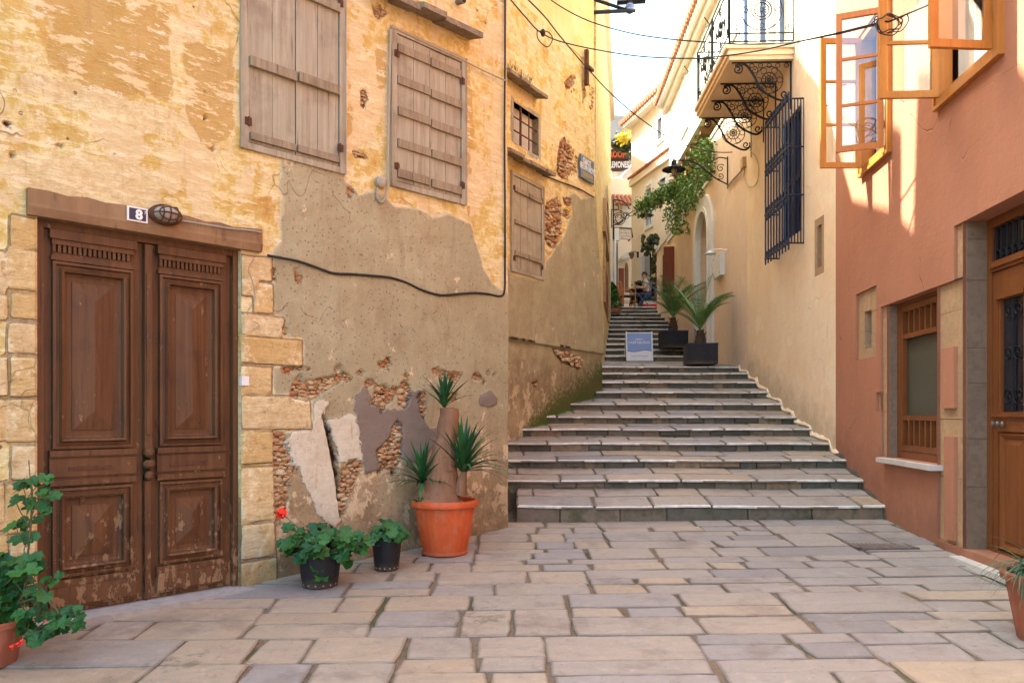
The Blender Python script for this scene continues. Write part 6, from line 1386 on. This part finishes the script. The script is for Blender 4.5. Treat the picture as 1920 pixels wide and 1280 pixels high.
bm = bmesh.new(); tube(bm, [yp(862, 925, -.04), yp(866, 900, -.06), yp(872, 880, -.06)], [.07, .045, .02], 10); obj("side_trunk", bm, M['trunk'], t, smooth=True)
def tuft(base, n, L, wid, droop, lean=(0, 0, 1), up=.35):
    bm = bmesh.new(); ln = Vector(lean)
    for k in range(n):
        a = 2.4 * k; e = up + (1 - up) * (k / n); d = Vector((math.cos(a) * (1.15 - e), math.sin(a) * (1.15 - e), e * 1.1)) + ln * .25
        blade(bm, base + Vector((0, 0, .04 * k / n)), d, L * random.uniform(.75, 1.12) * (.8 + .3 * (1 - abs(e - .6))), wid * random.uniform(.8, 1.15), droop * random.uniform(.5, 1.6) * (1.3 - e), 6)
    return bm
obj("leaf_tuft", tuft(yp(833, 764, -.03), 26, .30, .042, 1.0), M['yucca'], t, recalc=False)
obj("leaf_tuft", tuft(yp(868, 886, -.07), 46, .47, .046, 1.2, (.4, 0, .25)), M['yucca'], t, recalc=False)
obj("leaf_tuft", tuft(yp(793, 908, -.06), 38, .38, .044, 1.0, (-.15, -.1, .15), .15), M['yucca'], t, recalc=False)
bm = bmesh.new()
for k in range(12): blade(bm, yp(872, 884, -.08), (random.uniform(.5, 1.2), random.uniform(-.7, .5), random.uniform(.1, .8)), random.uniform(.45, .62), .034, random.uniform(.9, 1.9), 7)
obj("drooping_leaf", bm, M['spider'], t, recalc=False)
bm = bmesh.new()
for _ in range(26): leaf(bm, yp(random.gauss(800, 10), 938, -.17) + Vector((0, random.uniform(-.03, .03), random.uniform(-.01, .03))), (random.gauss(0, .4), -.4, 1), .02, 7)
obj("seedling", bm, M['geran'], t, recalc=False)
# small black pot
c = gpos(725, 1071, .09); t = thing("potted_geranium", c, "leafy geranium in the smaller black plastic pot, without flowers", "potted plant", "geraniums by the old house")
def blackpot(c, rt, rb, h, t):
    bm = bmesh.new(); lathe(bm, [(rb, 0), (rb * 1.01, .01), (rt * .97, h - .03), (rt, h - .028), (rt + .004, h), (rt - .008, h), (rt - .012, h - .04)], c, 32); obj("pot", bm, M['blackpot'], t, smooth=True); soil(c, rt - .013, h - .03, t)
    for k in range(7):
        bm = bmesh.new(); a = -1.57 + (k - 3) * .42; p = c + Vector((math.cos(a) * rb * 1.012, math.sin(a) * rb * 1.012, .018)); lathe(bm, [(.006, 0), (.005, .002)], p, 8, Vector((math.cos(a), math.sin(a), 0))); obj("drain_hole", bm, M['sand'], t)
blackpot(c, .125, .10, .245, t)
bl, bs = bmesh.new(), bmesh.new(); geranium(bl, bs, c + Vector((0, 0, .22)), .17, .15, 40, .043); obj("foliage", bl, M['geran'], t, recalc=False); obj("stem", bs, M['stem'], t)
# larger black pot with red flower
c = gpos(600, 1104, .12); t = thing("potted_geranium", c, "bushy geranium with one red bloom in the larger black pot", "potted plant", "geraniums by the old house")
blackpot(c, .165, .135, .25, t)
bl, bs = bmesh.new(), bmesh.new(); geranium(bl, bs, c + Vector((0, 0, .22)), .22, .27, 120, .046)
def P6(px, py, d=0): return at(px, py, c.y + d)
for (px, py) in ((545, 990), (560, 1000), (540, 1025), (655, 1020), (675, 1000), (690, 1010), (680, 1030), (640, 1045), (610, 1070), (600, 1080), (595, 1060), (650, 1060), (560, 1040), (622, 1000), (590, 985), (530, 1012)):
    p = P6(px, py, random.uniform(-.2, .02)); stem(bs, c + Vector((0, 0, .25)), p, .004, .05)
    for _ in range(2): leaf(bl, p + Vector([random.uniform(-.02, .02) for _ in range(3)]), (random.gauss(0, .4), -.8, .8), .045 * random.uniform(.8, 1.2), 7, cup=.2)
obj("foliage", bl, M['geran'], t, recalc=False)
p = P6(528, 962); stem(bs, c + Vector((-.05, 0, .28)), p, .0035, .03); obj("stem", bs, M['stem'], t)
bm = bmesh.new(); flowerhead(bm, p, .035, 34); flowerhead(bm, p + Vector((-.035, 0, -.01)), .02, 14); obj("flower", bm, M['petal'], t, recalc=False)
# geranium at the left edge, climbing past the door
c = gpos(-22, 1262, .16); t = thing("potted_geranium", c, "tall straggly geranium with small red blooms left of the brown door", "potted plant", "geraniums by the old house")
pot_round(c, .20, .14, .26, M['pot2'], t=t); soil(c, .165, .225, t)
bl, bs = bmesh.new(), bmesh.new(); geranium(bl, bs, c + Vector((0, 0, .24)), .42, .24, 150, .042)
def P7_(px, py, d=0): return at(px, py, 4.35 + d)
main = [c + Vector((.03, 0, .24)), P7_(40, 1120), P7_(52, 1040), P7_(58, 980), P7_(60, 930), P7_(58, 905)]; tube(bs, catmull(main, 5), .006, 6); tube(bs, catmull([P7_(60, 930), P7_(56, 890), P7_(54, 862)], 4), .003, 5)
tube(bs, catmull([c + Vector((.05, -.02, .3)), P7_(70, 1120), P7_(100, 1135), P7_(110, 1150)], 5), .006, 6)
for (px, py, n) in ((80, 895, 5), (40, 905, 4), (85, 925, 5), (30, 940, 4), (62, 945, 4), (78, 955, 2), (30, 985, 4), (45, 980, 3), (55, 1010, 4), (60, 1045, 4), (40, 1065, 4), (70, 1070, 4), (95, 1080, 4), (75, 1110, 3), (20, 1080, 4), (10, 1100, 5), (35, 1110, 5), (15, 1140, 6), (40, 1150, 6), (95, 1155, 6), (115, 1160, 6), (135, 1145, 4), (100, 1175, 5), (130, 1185, 5), (85, 1185, 5), (50, 1185, 6), (25, 1170, 6), (140, 1165, 4), (60, 1200, 4), (5, 1190, 6)):
    p = P7_(px, py, random.uniform(-.08, .05))
    for _ in range(n): leaf(bl, p + Vector((random.gauss(0, .022), random.gauss(0, .03), random.gauss(0, .016))), (random.gauss(.1, .5), -.9, .9 + random.gauss(0, .3)), .034 * random.uniform(.7, 1.3), 7, cup=.2)
    stem(bs, p, P7_(50, min(1190, py + 40)), .0028, .02)
obj("foliage", bl, M['geran'], t, recalc=False); obj("stem", bs, M['stem'], t)
for (px, py) in ((22, 1212), (32, 1208), (41, 1203), (84, 1163), (78, 906)):
    bm = bmesh.new(); flowerhead(bm, P7_(px, py, -.1), .012 if py > 1200 else .006, 12); obj("flower", bm, M['petal'], t, recalc=False)
# spider plant in the right foreground pot
c = gpos(1962, 1200, .0); t = thing("potted_spider_plant", c, "arching spider plant in terracotta pot by the right edge", "potted plant")
pot_round(c, .235, .15, .40, M['pot2'], rim=.025, rimh=.05, t=t); soil(c, .19, .36, t)
bm = bmesh.new()
for k in range(150):
    a = random.uniform(0, 6.283); e = random.uniform(.5, 2.0); blade(bm, c + Vector((random.uniform(-.1, .1), random.uniform(-.1, .1), .37)), (math.cos(a) - .2, math.sin(a), e), random.uniform(.22, .5), .014, random.uniform(1.5, 3.2), 8)
obj("foliage", bm, M['spider'], t, recalc=False)
# ================================================================ palms in black planters
def palm(c, trunk_h, n, L, label, bw_, bh_, rot=0):
    t = thing("potted_palm", c, label, "potted palm", "palms in black planters")
    Wb = Axis(c.x, c.y, rot); bm = bmesh.new(); h = bw_ / 2
    box(bm, Wb, -h, h, -h, -h + .03, c.z, c.z + bh_); box(bm, Wb, -h, h, h - .03, h, c.z, c.z + bh_); box(bm, Wb, -h, -h + .03, -h + .03, h - .03, c.z, c.z + bh_); box(bm, Wb, h - .03, h, -h + .03, h - .03, c.z, c.z + bh_)
    box(bm, Wb, -h + .03, h - .03, -h + .03, h - .03, c.z, c.z + .03); pl = obj("planter", bm, M['blackpot'], t, bevel=.006)
    bm = bmesh.new(); lathe(bm, [(.03, 0), (.03, .012), (.02, .014)], Wb.P(0, -h, c.z + bh_ * .5), 12, Vector((math.sin(rot), -math.cos(rot), 0))); box(bm, Wb, -h - .006, h + .006, -h - .006, -h, c.z + bh_ - .03, c.z + bh_ + .003); obj("planter_rim", bm, M['bluiron'], pl)
    bm = bmesh.new(); box(bm, Wb, -h + .031, h - .031, -h + .031, h - .031, c.z + bh_ - .08, c.z + bh_ - .05); obj("soil", bm, M['soil'], t)
    top = c + Vector((0, 0, bh_ + trunk_h)); bm = bmesh.new(); tube(bm, [c + Vector((0, 0, bh_ - .06)), c + Vector((0, 0, bh_ + trunk_h * .4)), top], [.12, .10, .06], 10)
    for k in range(26): a = 2.4 * k; zz = bh_ - .04 + trunk_h * k / 26; blade(bm, c + Vector((.09 * math.cos(a), .09 * math.sin(a), zz)), (math.cos(a) * .6, math.sin(a) * .6, 1), .1, .05, .1, 3)
    obj("trunk", bm, M['ptrunk'], t)
    bm = bmesh.new(); bs = bmesh.new()
    for k in range(n):
        a = 2.399 * k + rot; e = 4.2 - 3.2 * (k / n) ; a += random.uniform(-.35, .35); e *= random.uniform(.65, 1.25); dr_ = random.uniform(.6, 1.7); d = Vector((math.cos(a), math.sin(a), e)).normalized(); p = top.copy(); Lk = L * random.uniform(.6, 1.12); pts = []; seg = 14
        for i in range(seg + 1):
            pts.append(p.copy()); p = p + d * Lk / seg; d = (d + Vector((math.cos(a) * .02, math.sin(a) * .02, -.075 * dr_ * (.3 + i / seg) * 1.3))).normalized()
        tube(bs, pts, [.008 * (1 - .8 * i / seg) for i in range(seg + 1)], 4)
        for i in range(2, seg + 1):
            for hf in (0, .5):
                q = pts[i - 1].lerp(pts[i], hf); tg = (pts[i] - pts[i - 1]).normalized(); sd = tg.cross(Vector((0, 0, 1))).normalized(); f = i / seg
                ll = Lk * .27 * math.sin(3.14 * (.18 + .78 * f)) + .03
                for sg in (1, -1): blade(bm, q, sd * sg * 1.0 + tg * 1.25 + Vector((0, 0, .3)), ll * random.uniform(.85, 1.1), .014, .5, 3)
    obj("frond_ribs", bs, M['palm'], t); obj("fronds", bm, M['palm'], t, recalc=False)
    return t
yp1 = 15.1; c = Vector(((1313 - CX) / F * yp1, yp1, zstair(yp1) + .02)); palm(c, .28, 20, 1.15, "feathery palm in the nearer black planter on the landing", .56, .40, -.03)
yp2 = 18.45; c = Vector(((1262 - CX) / F * yp2, yp2, zstair(yp2 + .15) + .02)); palm(c, .34, 22, 1.28, "feathery palm in the farther black planter, behind the poster board", .58, .40, .04)
# poster board
yb = 17.55; Wp = Axis((1199.5 - CX) / F * yb, yb, 0); Wp.n = (0, -1); zb = zstair(yb) + .01; t = thing("poster_board", Wp.P(0, 0, zb), "pale blue and white advertising board standing on the stairs", "signboard")
hw = .305; H = .66
class Tilt(Wall):
    def __init__(s, base, k): s.b = base; s.k = k
    def P(s, a, d, z): q = s.b.P(a, d, z); q.y += (z - zb) * s.k; return q
Tp = Tilt(Wp, .16)
bm = bmesh.new(); 
for a in (-hw, hw - .028): box(bm, Tp, a, a + .028, .015, -.015, zb, zb + H + .02)
box(bm, Tp, -hw + .028, hw - .028, .01, -.01, zb, zb + .03); box(bm, Tp, -hw + .028, hw - .028, .01, -.01, zb + H - .02, zb + H); obj("frame", bm, M['white'], t)
wv = [(-hw + .029 + (2 * hw - .058) * k / 16, zb + .235 - .018 * math.sin(k / 16 * 6.283)) for k in range(17)]
bm = bmesh.new(); prism(bm, Tp, [(-hw + .029, zb + H - .021)] + wv + [(hw - .029, zb + H - .021)], .006, -.004); obj("poster_top", bm, M['lilac'], t)
bm = bmesh.new(); prism(bm, Tp, [(-hw + .029, zb + .031)] + [(a, z - .012) for a, z in wv] + [(hw - .029, zb + .031)], .006, -.004); obj("poster_bottom", bm, M['posterwhite'], t)
bm = bmesh.new(); prism(bm, Tp, [(a, z - .011) for a, z in wv] + [(a, z - .001) for a, z in wv[::-1]], .007, -.004); obj("poster_wave", bm, M['navy'], t)
text("lettering", "CASA DELFINO", Tp, 0, zb + .40, .008, .072, M['posterwhite'], t, bold=.001, ext=.001); text("lettering", "Suites & Rooms", Tp, 0, zb + .10, .008, .06, M['lilac'], t, ext=.001)
bm = bmesh.new(); tube(bm, catmull([Tp.P(x, .01, zb + z) for x, z in ((-.10, .455), (-.08, .485), (-.04, .505), (.0, .50), (.03, .51), (.07, .495), (.10, .46))], 4), .006, 5); tube(bm, catmull([Tp.P(x, .01, zb + z) for x, z in ((-.05, .47), (-.01, .49), (.04, .475))], 4), .004, 5); obj("emblem", bm, M['posterwhite'], t)
bm = bmesh.new()
for a in (-hw + .01, hw - .03): tube(bm, [Tp.P(a, -.02, zb + H - .03), Vector((Tp.P(a, 0, zb).x, yb + .36, zstair(yb + .36) + .01))], .012, 5)
obj("back_leg", bm, M['white'], t)
# vine over the garden wall
random.seed(29)
t = thing("climbing_vine", W4.P(19, 0, EYE + 5.0), "dense green climbing vine tumbling over the top of the garden wall", "vine")
def vgen():
    while True:
        if random.random() < .07: s = random.uniform(19.6, 21.2); return W4.P(s, .3 + (s - 19.6) * .5 + random.gauss(0, .1), EYE + 5.75 - (s - 19.6) * .1 + random.gauss(0, .11))
        s = random.uniform(16.6, 21.8); z = random.uniform(4.4, 7.6); top = EYE + 6.85 - .32 * max(0, 18.8 - s) ** 1.0 * 0 ; px = s
        lo = EYE + 5.15 - .25 * math.sin((s - 17) * 1.1) * 1.0 - (.55 if 19.5 < s < 21.2 else 0) ; hi = EYE + np.interp(s, [16.6, 17.5, 18.6, 19.6, 21, 22.6], [6.5, 6.35, 5.9, 6.1, 5.8, 5.4])
        if lo < z < hi and noise.noise(Vector((s * 1.6, z * 1.9, 4))) > -.12: return W4.P(s, random.uniform(-.45, .38), z)
foliage("foliage", M['vine'], vgen, 6800, .038, t, stretch=.7)
for k in range(10):
    bm = bmesh.new(); s = random.uniform(17, 22.4); tube(bm, catmull([W4.P(s, -.3, EYE + 5.3), W4.P(s + random.uniform(-.4, .4), .0, EYE + 5.8), W4.P(s + random.uniform(-.5, .5), .25, EYE + random.uniform(4.9, 6.1))], 5), .012, 5); obj("stem", bm, M['stem'], t)
# vine by the barred window, creeper on the far wall
t = thing("wall_creeper", W6.P(s6(1228), 0, 5.2), "dark creeper hanging around the barred window at the lane end", "vine")
def cgen():
    while True:
        px = random.uniform(1204, 1236); py = random.uniform(440, 560)
        if noise.noise(Vector((px * .12, py * .09, 1))) > -.05 and (px > 1222 or py < 478) : return at(px, py, 27.0 + random.uniform(-.2, .4))
foliage("foliage", M['olive'], cgen, 1300, .075, t, stretch=.7)
bm = bmesh.new(); tube(bm, catmull([at(1229, 575, 27), at(1230, 520, 27.1), at(1226, 470, 27.1), at(1215, 450, 27.2)], 5), .02, 5); obj("stem", bm, M['stem'], t)
# potted shrub at the stair top, left
ys = 24.2; c = Vector(((1150 - CX) / F * ys, ys, zstair(ys) + .01)); t = thing("potted_shrub", c, "conical green shrub in a clay trough at the top left of the stairs", "potted plant")
Wb = Axis(c.x, c.y, 0); bm = bmesh.new(); box(bm, Wb, -.30, .22, -.14, .14, c.z, c.z + .14); obj("trough", bm, M['pot2'], t, bevel=.015)
def sgen():
    h = random.random() ** .8; a = random.uniform(0, 6.283); r = .34 * (1 - h) ** .7 * random.uniform(.3, 1) + .02; return c + Vector((r * math.cos(a) - .04, r * .6 * math.sin(a), .14 + h * .82))
foliage("foliage", M['bush'], sgen, 1300, .045, t, stretch=.5)
bm = bmesh.new(); tube(bm, [c + Vector((-.04, 0, .1)), c + Vector((-.04, 0, .8))], .02, 6); obj("trunk", bm, M['stem'], t)
# ================================================================ cafe corner at the top of the stairs
random.seed(41)
YC = 26.4; ZC = lambda y: zstair(y) + .012
def pxm(px, y): return (px - CX) / F * y
def arm_chair(loc, rot, label, mat, scale=1.0):
    t = thing("cafe_chair", Vector((0, 0, 0)), label, "chair", "cafe chairs")
    W = Axis(0, 0, 0)
    bm = bmesh.new(); box(bm, W, -.22, .22, -.22, .22, .44, .47); obj("seat", bm, M['brown'], t, bevel=.01)
    for x, y in ((-.22, -.22), (.22, -.22)):
        bm = bmesh.new(); tube(bm, [Vector((x, y, 0)), Vector((x, y, .68))], .018, 6); obj("leg", bm, M[mat], t)
    for x in (-.22, .22):
        bm = bmesh.new(); tube(bm, [Vector((x, .25, 0)), Vector((x, .22, .45)), Vector((x * .95, .27, .86))], .018, 6); obj("leg", bm, M[mat], t)
    bm = bmesh.new()
    for x in (-.22, .22): tube(bm, catmull([Vector((x, -.22, .68)), Vector((x, 0, .70)), Vector((x, .25, .70))], 4), .018, 6)
    obj("armrest", bm, M[mat], t)
    bm = bmesh.new(); tube(bm, catmull([Vector((-.21, .27, .78)), Vector((-.2, .28, .9)), Vector((0, .29, .95)), Vector((.2, .28, .9)), Vector((.21, .27, .78))], 4), .018, 6)
    for x in (-.1, 0, .1): tube(bm, [Vector((x, .22, .46)), Vector((x, .285, .93))], .01, 5)
    obj("backrest", bm, M[mat], t)
    bm = bmesh.new()
    for y in (-.22, .23): tube(bm, [Vector((-.22, y, .22)), Vector((.22, y, .22))], .012, 5)
    for x in (-.22, .22): tube(bm, [Vector((x, -.22, .26)), Vector((x, .23, .26))], .012, 5)
    obj("stretcher", bm, M[mat], t)
    t.location = loc; t.rotation_euler[2] = rot; t.scale = (scale,) * 3; return t
ca = arm_chair((pxm(1176, 26.6), 26.6, ZC(26.6)), R(100), "orange wooden cafe chair left of the small table", 'honey')
cb_ = copy_tree(ca, (pxm(1196, 28.2), 28.2, ZC(28.2)), R(10), label="curved back cafe chair behind the small table")
def slat_chair(loc, rot, label):
    t = thing("folding_chair", Vector((0, 0, 0)), label, "folding chair", "blue folding chairs"); W = Axis(0, 0, 0)
    for i in range(4):
        bm = bmesh.new(); box(bm, W, -.2, .2, -.2 + i * .1, -.12 + i * .1, .44, .455); obj("seat_slat", bm, M['brightblue'], t)
    for z in (.62, .72, .82):
        bm = bmesh.new(); box(bm, W, -.2, .2, .21 + (z - .6) * .15, .225 + (z - .6) * .15, z, z + .06); obj("back_slat", bm, M['brightblue'], t)
    for x in (-.21, .21):
        bm = bmesh.new(); tube(bm, [Vector((x, -.2, 0)), Vector((x, .2, .5)), Vector((x, .26, .9))], .014, 5); obj("leg", bm, M['brightblue'], t)
        bm = bmesh.new(); tube(bm, [Vector((x * .9, .25, 0)), Vector((x * .9, -.2, .45))], .014, 5); obj("leg", bm, M['brightblue'], t)
    t.location = loc; t.rotation_euler[2] = rot; return t
sc1 = slat_chair((pxm(1207, 26.0), 26.0, ZC(26.0)), R(-105), "bright blue folding chair with its back to the planter, nearest the steps")
copy_tree(sc1, (pxm(1214, 26.75), 26.75, ZC(26.75)), R(-70), label="blue folding chair under the seated person, behind the nearer one")
t = thing("cafe_table", (pxm(1197, 27.1), 27.1, ZC(27.1)), "small round dark cafe table on a single foot", "table")
c = Vector((pxm(1197, 27.1), 27.1, ZC(27.1))); bm = bmesh.new(); lathe(bm, [(.38, .70), (.40, .71), (.40, .73), (.38, .74)], c, 28); obj("tabletop", bm, M['bluiron'], t, smooth=True)
bm = bmesh.new(); lathe(bm, [(.03, .03), (.025, .3), (.03, .70)], c, 10)
for k in range(3): a = 2.094 * k; tube(bm, catmull([c + Vector((0, 0, .12)), c + Vector((.15 * math.cos(a), .15 * math.sin(a), .06)), c + Vector((.28 * math.cos(a), .28 * math.sin(a), .015))], 3), .016, 5)
obj("foot", bm, M['iron'], t)
bm = bmesh.new(); lathe(bm, [(.06, 0), (.07, .01), (.03, .02)], c + Vector((.12, -.12, .741)), 14); lathe(bm, [(.025, .012), (.035, .07), (.03, .07)], c + Vector((.12, -.12, .741)), 12); single("coffee_cup", bm, M['white'], "white cup and saucer on the small round cafe table", "cup", smooth=True)
# blanket-like dark jacket hanging with red hem = seated person's legs; orange panelled bench and planter
yb_ = 26.9; Wn = Axis(0, yb_, 0)
t = thing("painted_bench", (pxm(1224, yb_), yb_, ZC(yb_)), "orange painted bench end beside the garden wall", "bench"); x0, x1 = pxm(1213, yb_), pxm(1240, yb_); zz = ZC(yb_)
bm = bmesh.new(); k = x0
while k < x1 - .02: box(bm, Wn, k, k + .085, 0, .03, zz + .42, zz + .80); k += .092
obj("backrest", bm, M['orange'], t, bevel=.004)
bm = bmesh.new(); box(bm, Wn, x0 - .02, x1 + .02, -.02, .05, zz + .80, zz + .86); box(bm, Wn, x0 - .02, x0 + .05, -.02, .05, zz, zz + .799); obj("frame", bm, M['red'], t, bevel=.005)
yq = 25.9; Wq = Axis(0, yq, 0); x0, x1 = pxm(1207, yq), pxm(1232, yq); zz = ZC(yq)
t = thing("flower_trough", (pxm(1220, yq), yq, zz), "low red flower trough with pale grassy leaves at the top step", "planter")
bm = bmesh.new(); box(bm, Wq, x0, x1, 0, .3, zz, zz + .12); obj("trough", bm, M['red'], t, bevel=.01)
bm = bmesh.new(); box(bm, Wq, x0 + .02, x1 - .02, .02, .28, zz + .121, zz + .22); obj("sack", bm, M['posterwhite'], t, bevel=.03)
bm = bmesh.new()
for _ in range(120): a = random.uniform(0, 6.283); blade(bm, Vector((random.uniform(x0 + .1, x1), yq + random.uniform(0, .25), zz + .2)), (math.cos(a), math.sin(a), 1.3), random.uniform(.15, .32), .018, 1.2, 4)
obj("foliage", bm, M['spider'], t, recalc=False)
# tall pot plant beside the person
c = Vector((pxm(1205, 27.9), 27.9, ZC(27.9))); t = thing("potted_bush", c, "leafy bush in a pot between the table and the barred window", "potted plant")
pot_round(c, .2, .15, .45, M['pot2'], t=t); foliage("foliage", M['olive'], lambda: c + Vector((random.gauss(0, .15), random.gauss(0, .15), random.uniform(.5, 1.15))), 420, .06, t, stretch=.7)
# ---- the seated person ----------------------------------------------------
def skin_body(name, V, E, mat, parent, sub=2):
    me = bpy.data.meshes.new(name); me.from_pydata([v[:3] for v in V], E, []); o = bpy.data.objects.new(name, me); COL.objects.link(o)
    m = o.modifiers.new('s', 'SKIN'); m.use_smooth_shade = True
    for i, v in enumerate(V):
        sv = me.skin_vertices[0].data[i]; sv.radius = (v[3], v[4] if len(v) > 4 else v[3]); sv.use_root = (i == 0)
    o.modifiers.new('u', 'SUBSURF').levels = sub; o.modifiers['u'].render_levels = sub
    bpy.context.view_layer.update(); out = bpy.data.meshes.new_from_object(o.evaluated_get(bpy.context.evaluated_depsgraph_get())); bpy.data.objects.remove(o)
    for p in out.polygons: p.use_smooth = True
    out.materials.clear(); out.materials.append(mat); out.name = name; return out
pb = Vector((pxm(1213, 26.75), 26.75, ZC(26.75)))
# faces -x (left), seated on the blue chair, forearms on the table, legs stretched forward
def B(f, r, u): return (pb.x - f, pb.y + r, pb.z + u)     # forward (to the left), right, up
V = [(*B(0, 0, .52), .14, .12), (*B(.0, 0, .70), .13, .11), (*B(.03, 0, .88), .14, .12), (*B(.05, 0, .97), .09, .08), (*B(.07, 0, 1.05), .045), (*B(.09, 0, 1.13), .075), (*B(.10, 0, 1.21), .085), (*B(.09, 0, 1.28), .06)]
E = [(0, 1), (1, 2), (2, 3), (3, 4), (4, 5), (5, 6), (6, 7)]
for sg in (1, -1):
    n0 = len(V); V += [(*B(.04, .17 * sg, .93), .055), (*B(.12, .22 * sg, .72), .043), (*B(.34, .13 * sg, .78), .034), (*B(.42, .10 * sg, .79), .026)]; E += [(3, n0), (n0, n0 + 1), (n0 + 1, n0 + 2), (n0 + 2, n0 + 3)]
    n1 = len(V); V += [(*B(.02, .10 * sg, .50), .09), (*B(.42, .12 * sg, .50), .065), (*B(.58, .12 * sg, .12), .042), (*B(.62, .12 * sg, .05), .035), (*B(.76, .13 * sg, .03), .03)]; E += [(0, n1), (n1, n1 + 1), (n1 + 1, n1 + 2), (n1 + 2, n1 + 3), (n1 + 3, n1 + 4)]
person = thing("person", pb, "person with short dark hair and beige top seated at the cafe table", "person")
body = link_mesh("body", skin_body("body", V, E, M['skin'], person), person)
Vs = [(*B(0, 0, .54), .15, .13), (*B(.0, 0, .70), .142, .122), (*B(.03, 0, .88), .152, .132), (*B(.05, 0, .975), .098, .088)]; Es = [(0, 1), (1, 2), (2, 3)]
for sg in (1, -1): n0 = len(Vs); Vs += [(*B(.04, .17 * sg, .935), .066), (*B(.12, .22 * sg, .73), .056)]; Es += [(3, n0), (n0, n0 + 1)]
link_mesh("shirt", skin_body("shirt", Vs, Es, M['sand'], person), person)
Vt = [(*B(0, 0, .51), .152, .13)]; Et = []
for sg in (1, -1): n1 = len(Vt); Vt += [(*B(.02, .10 * sg, .50), .10), (*B(.42, .12 * sg, .505), .078), (*B(.575, .12 * sg, .15), .055)]; Et += [(0, n1), (n1, n1 + 1), (n1 + 1, n1 + 2)]
link_mesh("trousers", skin_body("trousers", Vt, Et, M['jeans'], person), person)
bm = bmesh.new(); hc = Vector(B(.085, 0, 1.235)); bmesh.ops.create_uvsphere(bm, u_segments=16, v_segments=10, radius=.098, matrix=Matrix.Translation(hc))
bmesh.ops.delete(bm, geom=[v for v in bm.verts if (v.co.z < hc.z - .01 and v.co.x < hc.x + .03) or v.co.z < hc.z - .07], context='VERTS'); obj("hair", bm, M['hair'], person, smooth=True)
bm = bmesh.new(); f = Vector(B(.185, 0, 1.19)); bmesh.ops.create_cone(bm, segments=6, radius1=.016, radius2=.004, depth=.035, cap_ends=True, matrix=Matrix.Translation(f) @ Matrix.Rotation(R(-70), 4, 'Y')); obj("nose", bm, M['skin'], person)
for sg in (1, -1):
    bm = bmesh.new(); bmesh.ops.create_uvsphere(bm, u_segments=8, v_segments=6, radius=.010, matrix=Matrix.Translation(Vector(B(.168, .032 * sg, 1.215)))); obj("eye", bm, M['hair'], person)
    bm = bmesh.new(); bmesh.ops.create_uvsphere(bm, u_segments=8, v_segments=6, radius=.022, matrix=Matrix.Translation(Vector(B(.09, .085 * sg, 1.195)))); obj("ear", bm, M['skin'], person)
    for k in range(5):
        bm = bmesh.new(); b0 = Vector(B(.43, .10 * sg, .785)); dd = Vector((-.045 - .01 * (1 - abs(k - 2) / 2), (k - 2) * .014, -.008)) if k else Vector((-.02, -.035 * sg, 0)); tube(bm, [b0 + Vector((0, (k - 2) * .010, 0)), b0 + dd * .7 + Vector((0, (k - 2) * .010, 0)), b0 + dd * 1.1 + Vector((0, (k - 2) * .010, -.01))], .008, 6); obj("finger", bm, M['skin'], person)
    bm = bmesh.new(); tube(bm, [Vector(B(.60, .12 * sg, .05)), Vector(B(.70, .125 * sg, .035)), Vector(B(.84, .13 * sg, .03))], [.045, .045, .03], 8); obj("shoe", bm, M['red'], person, smooth=True)
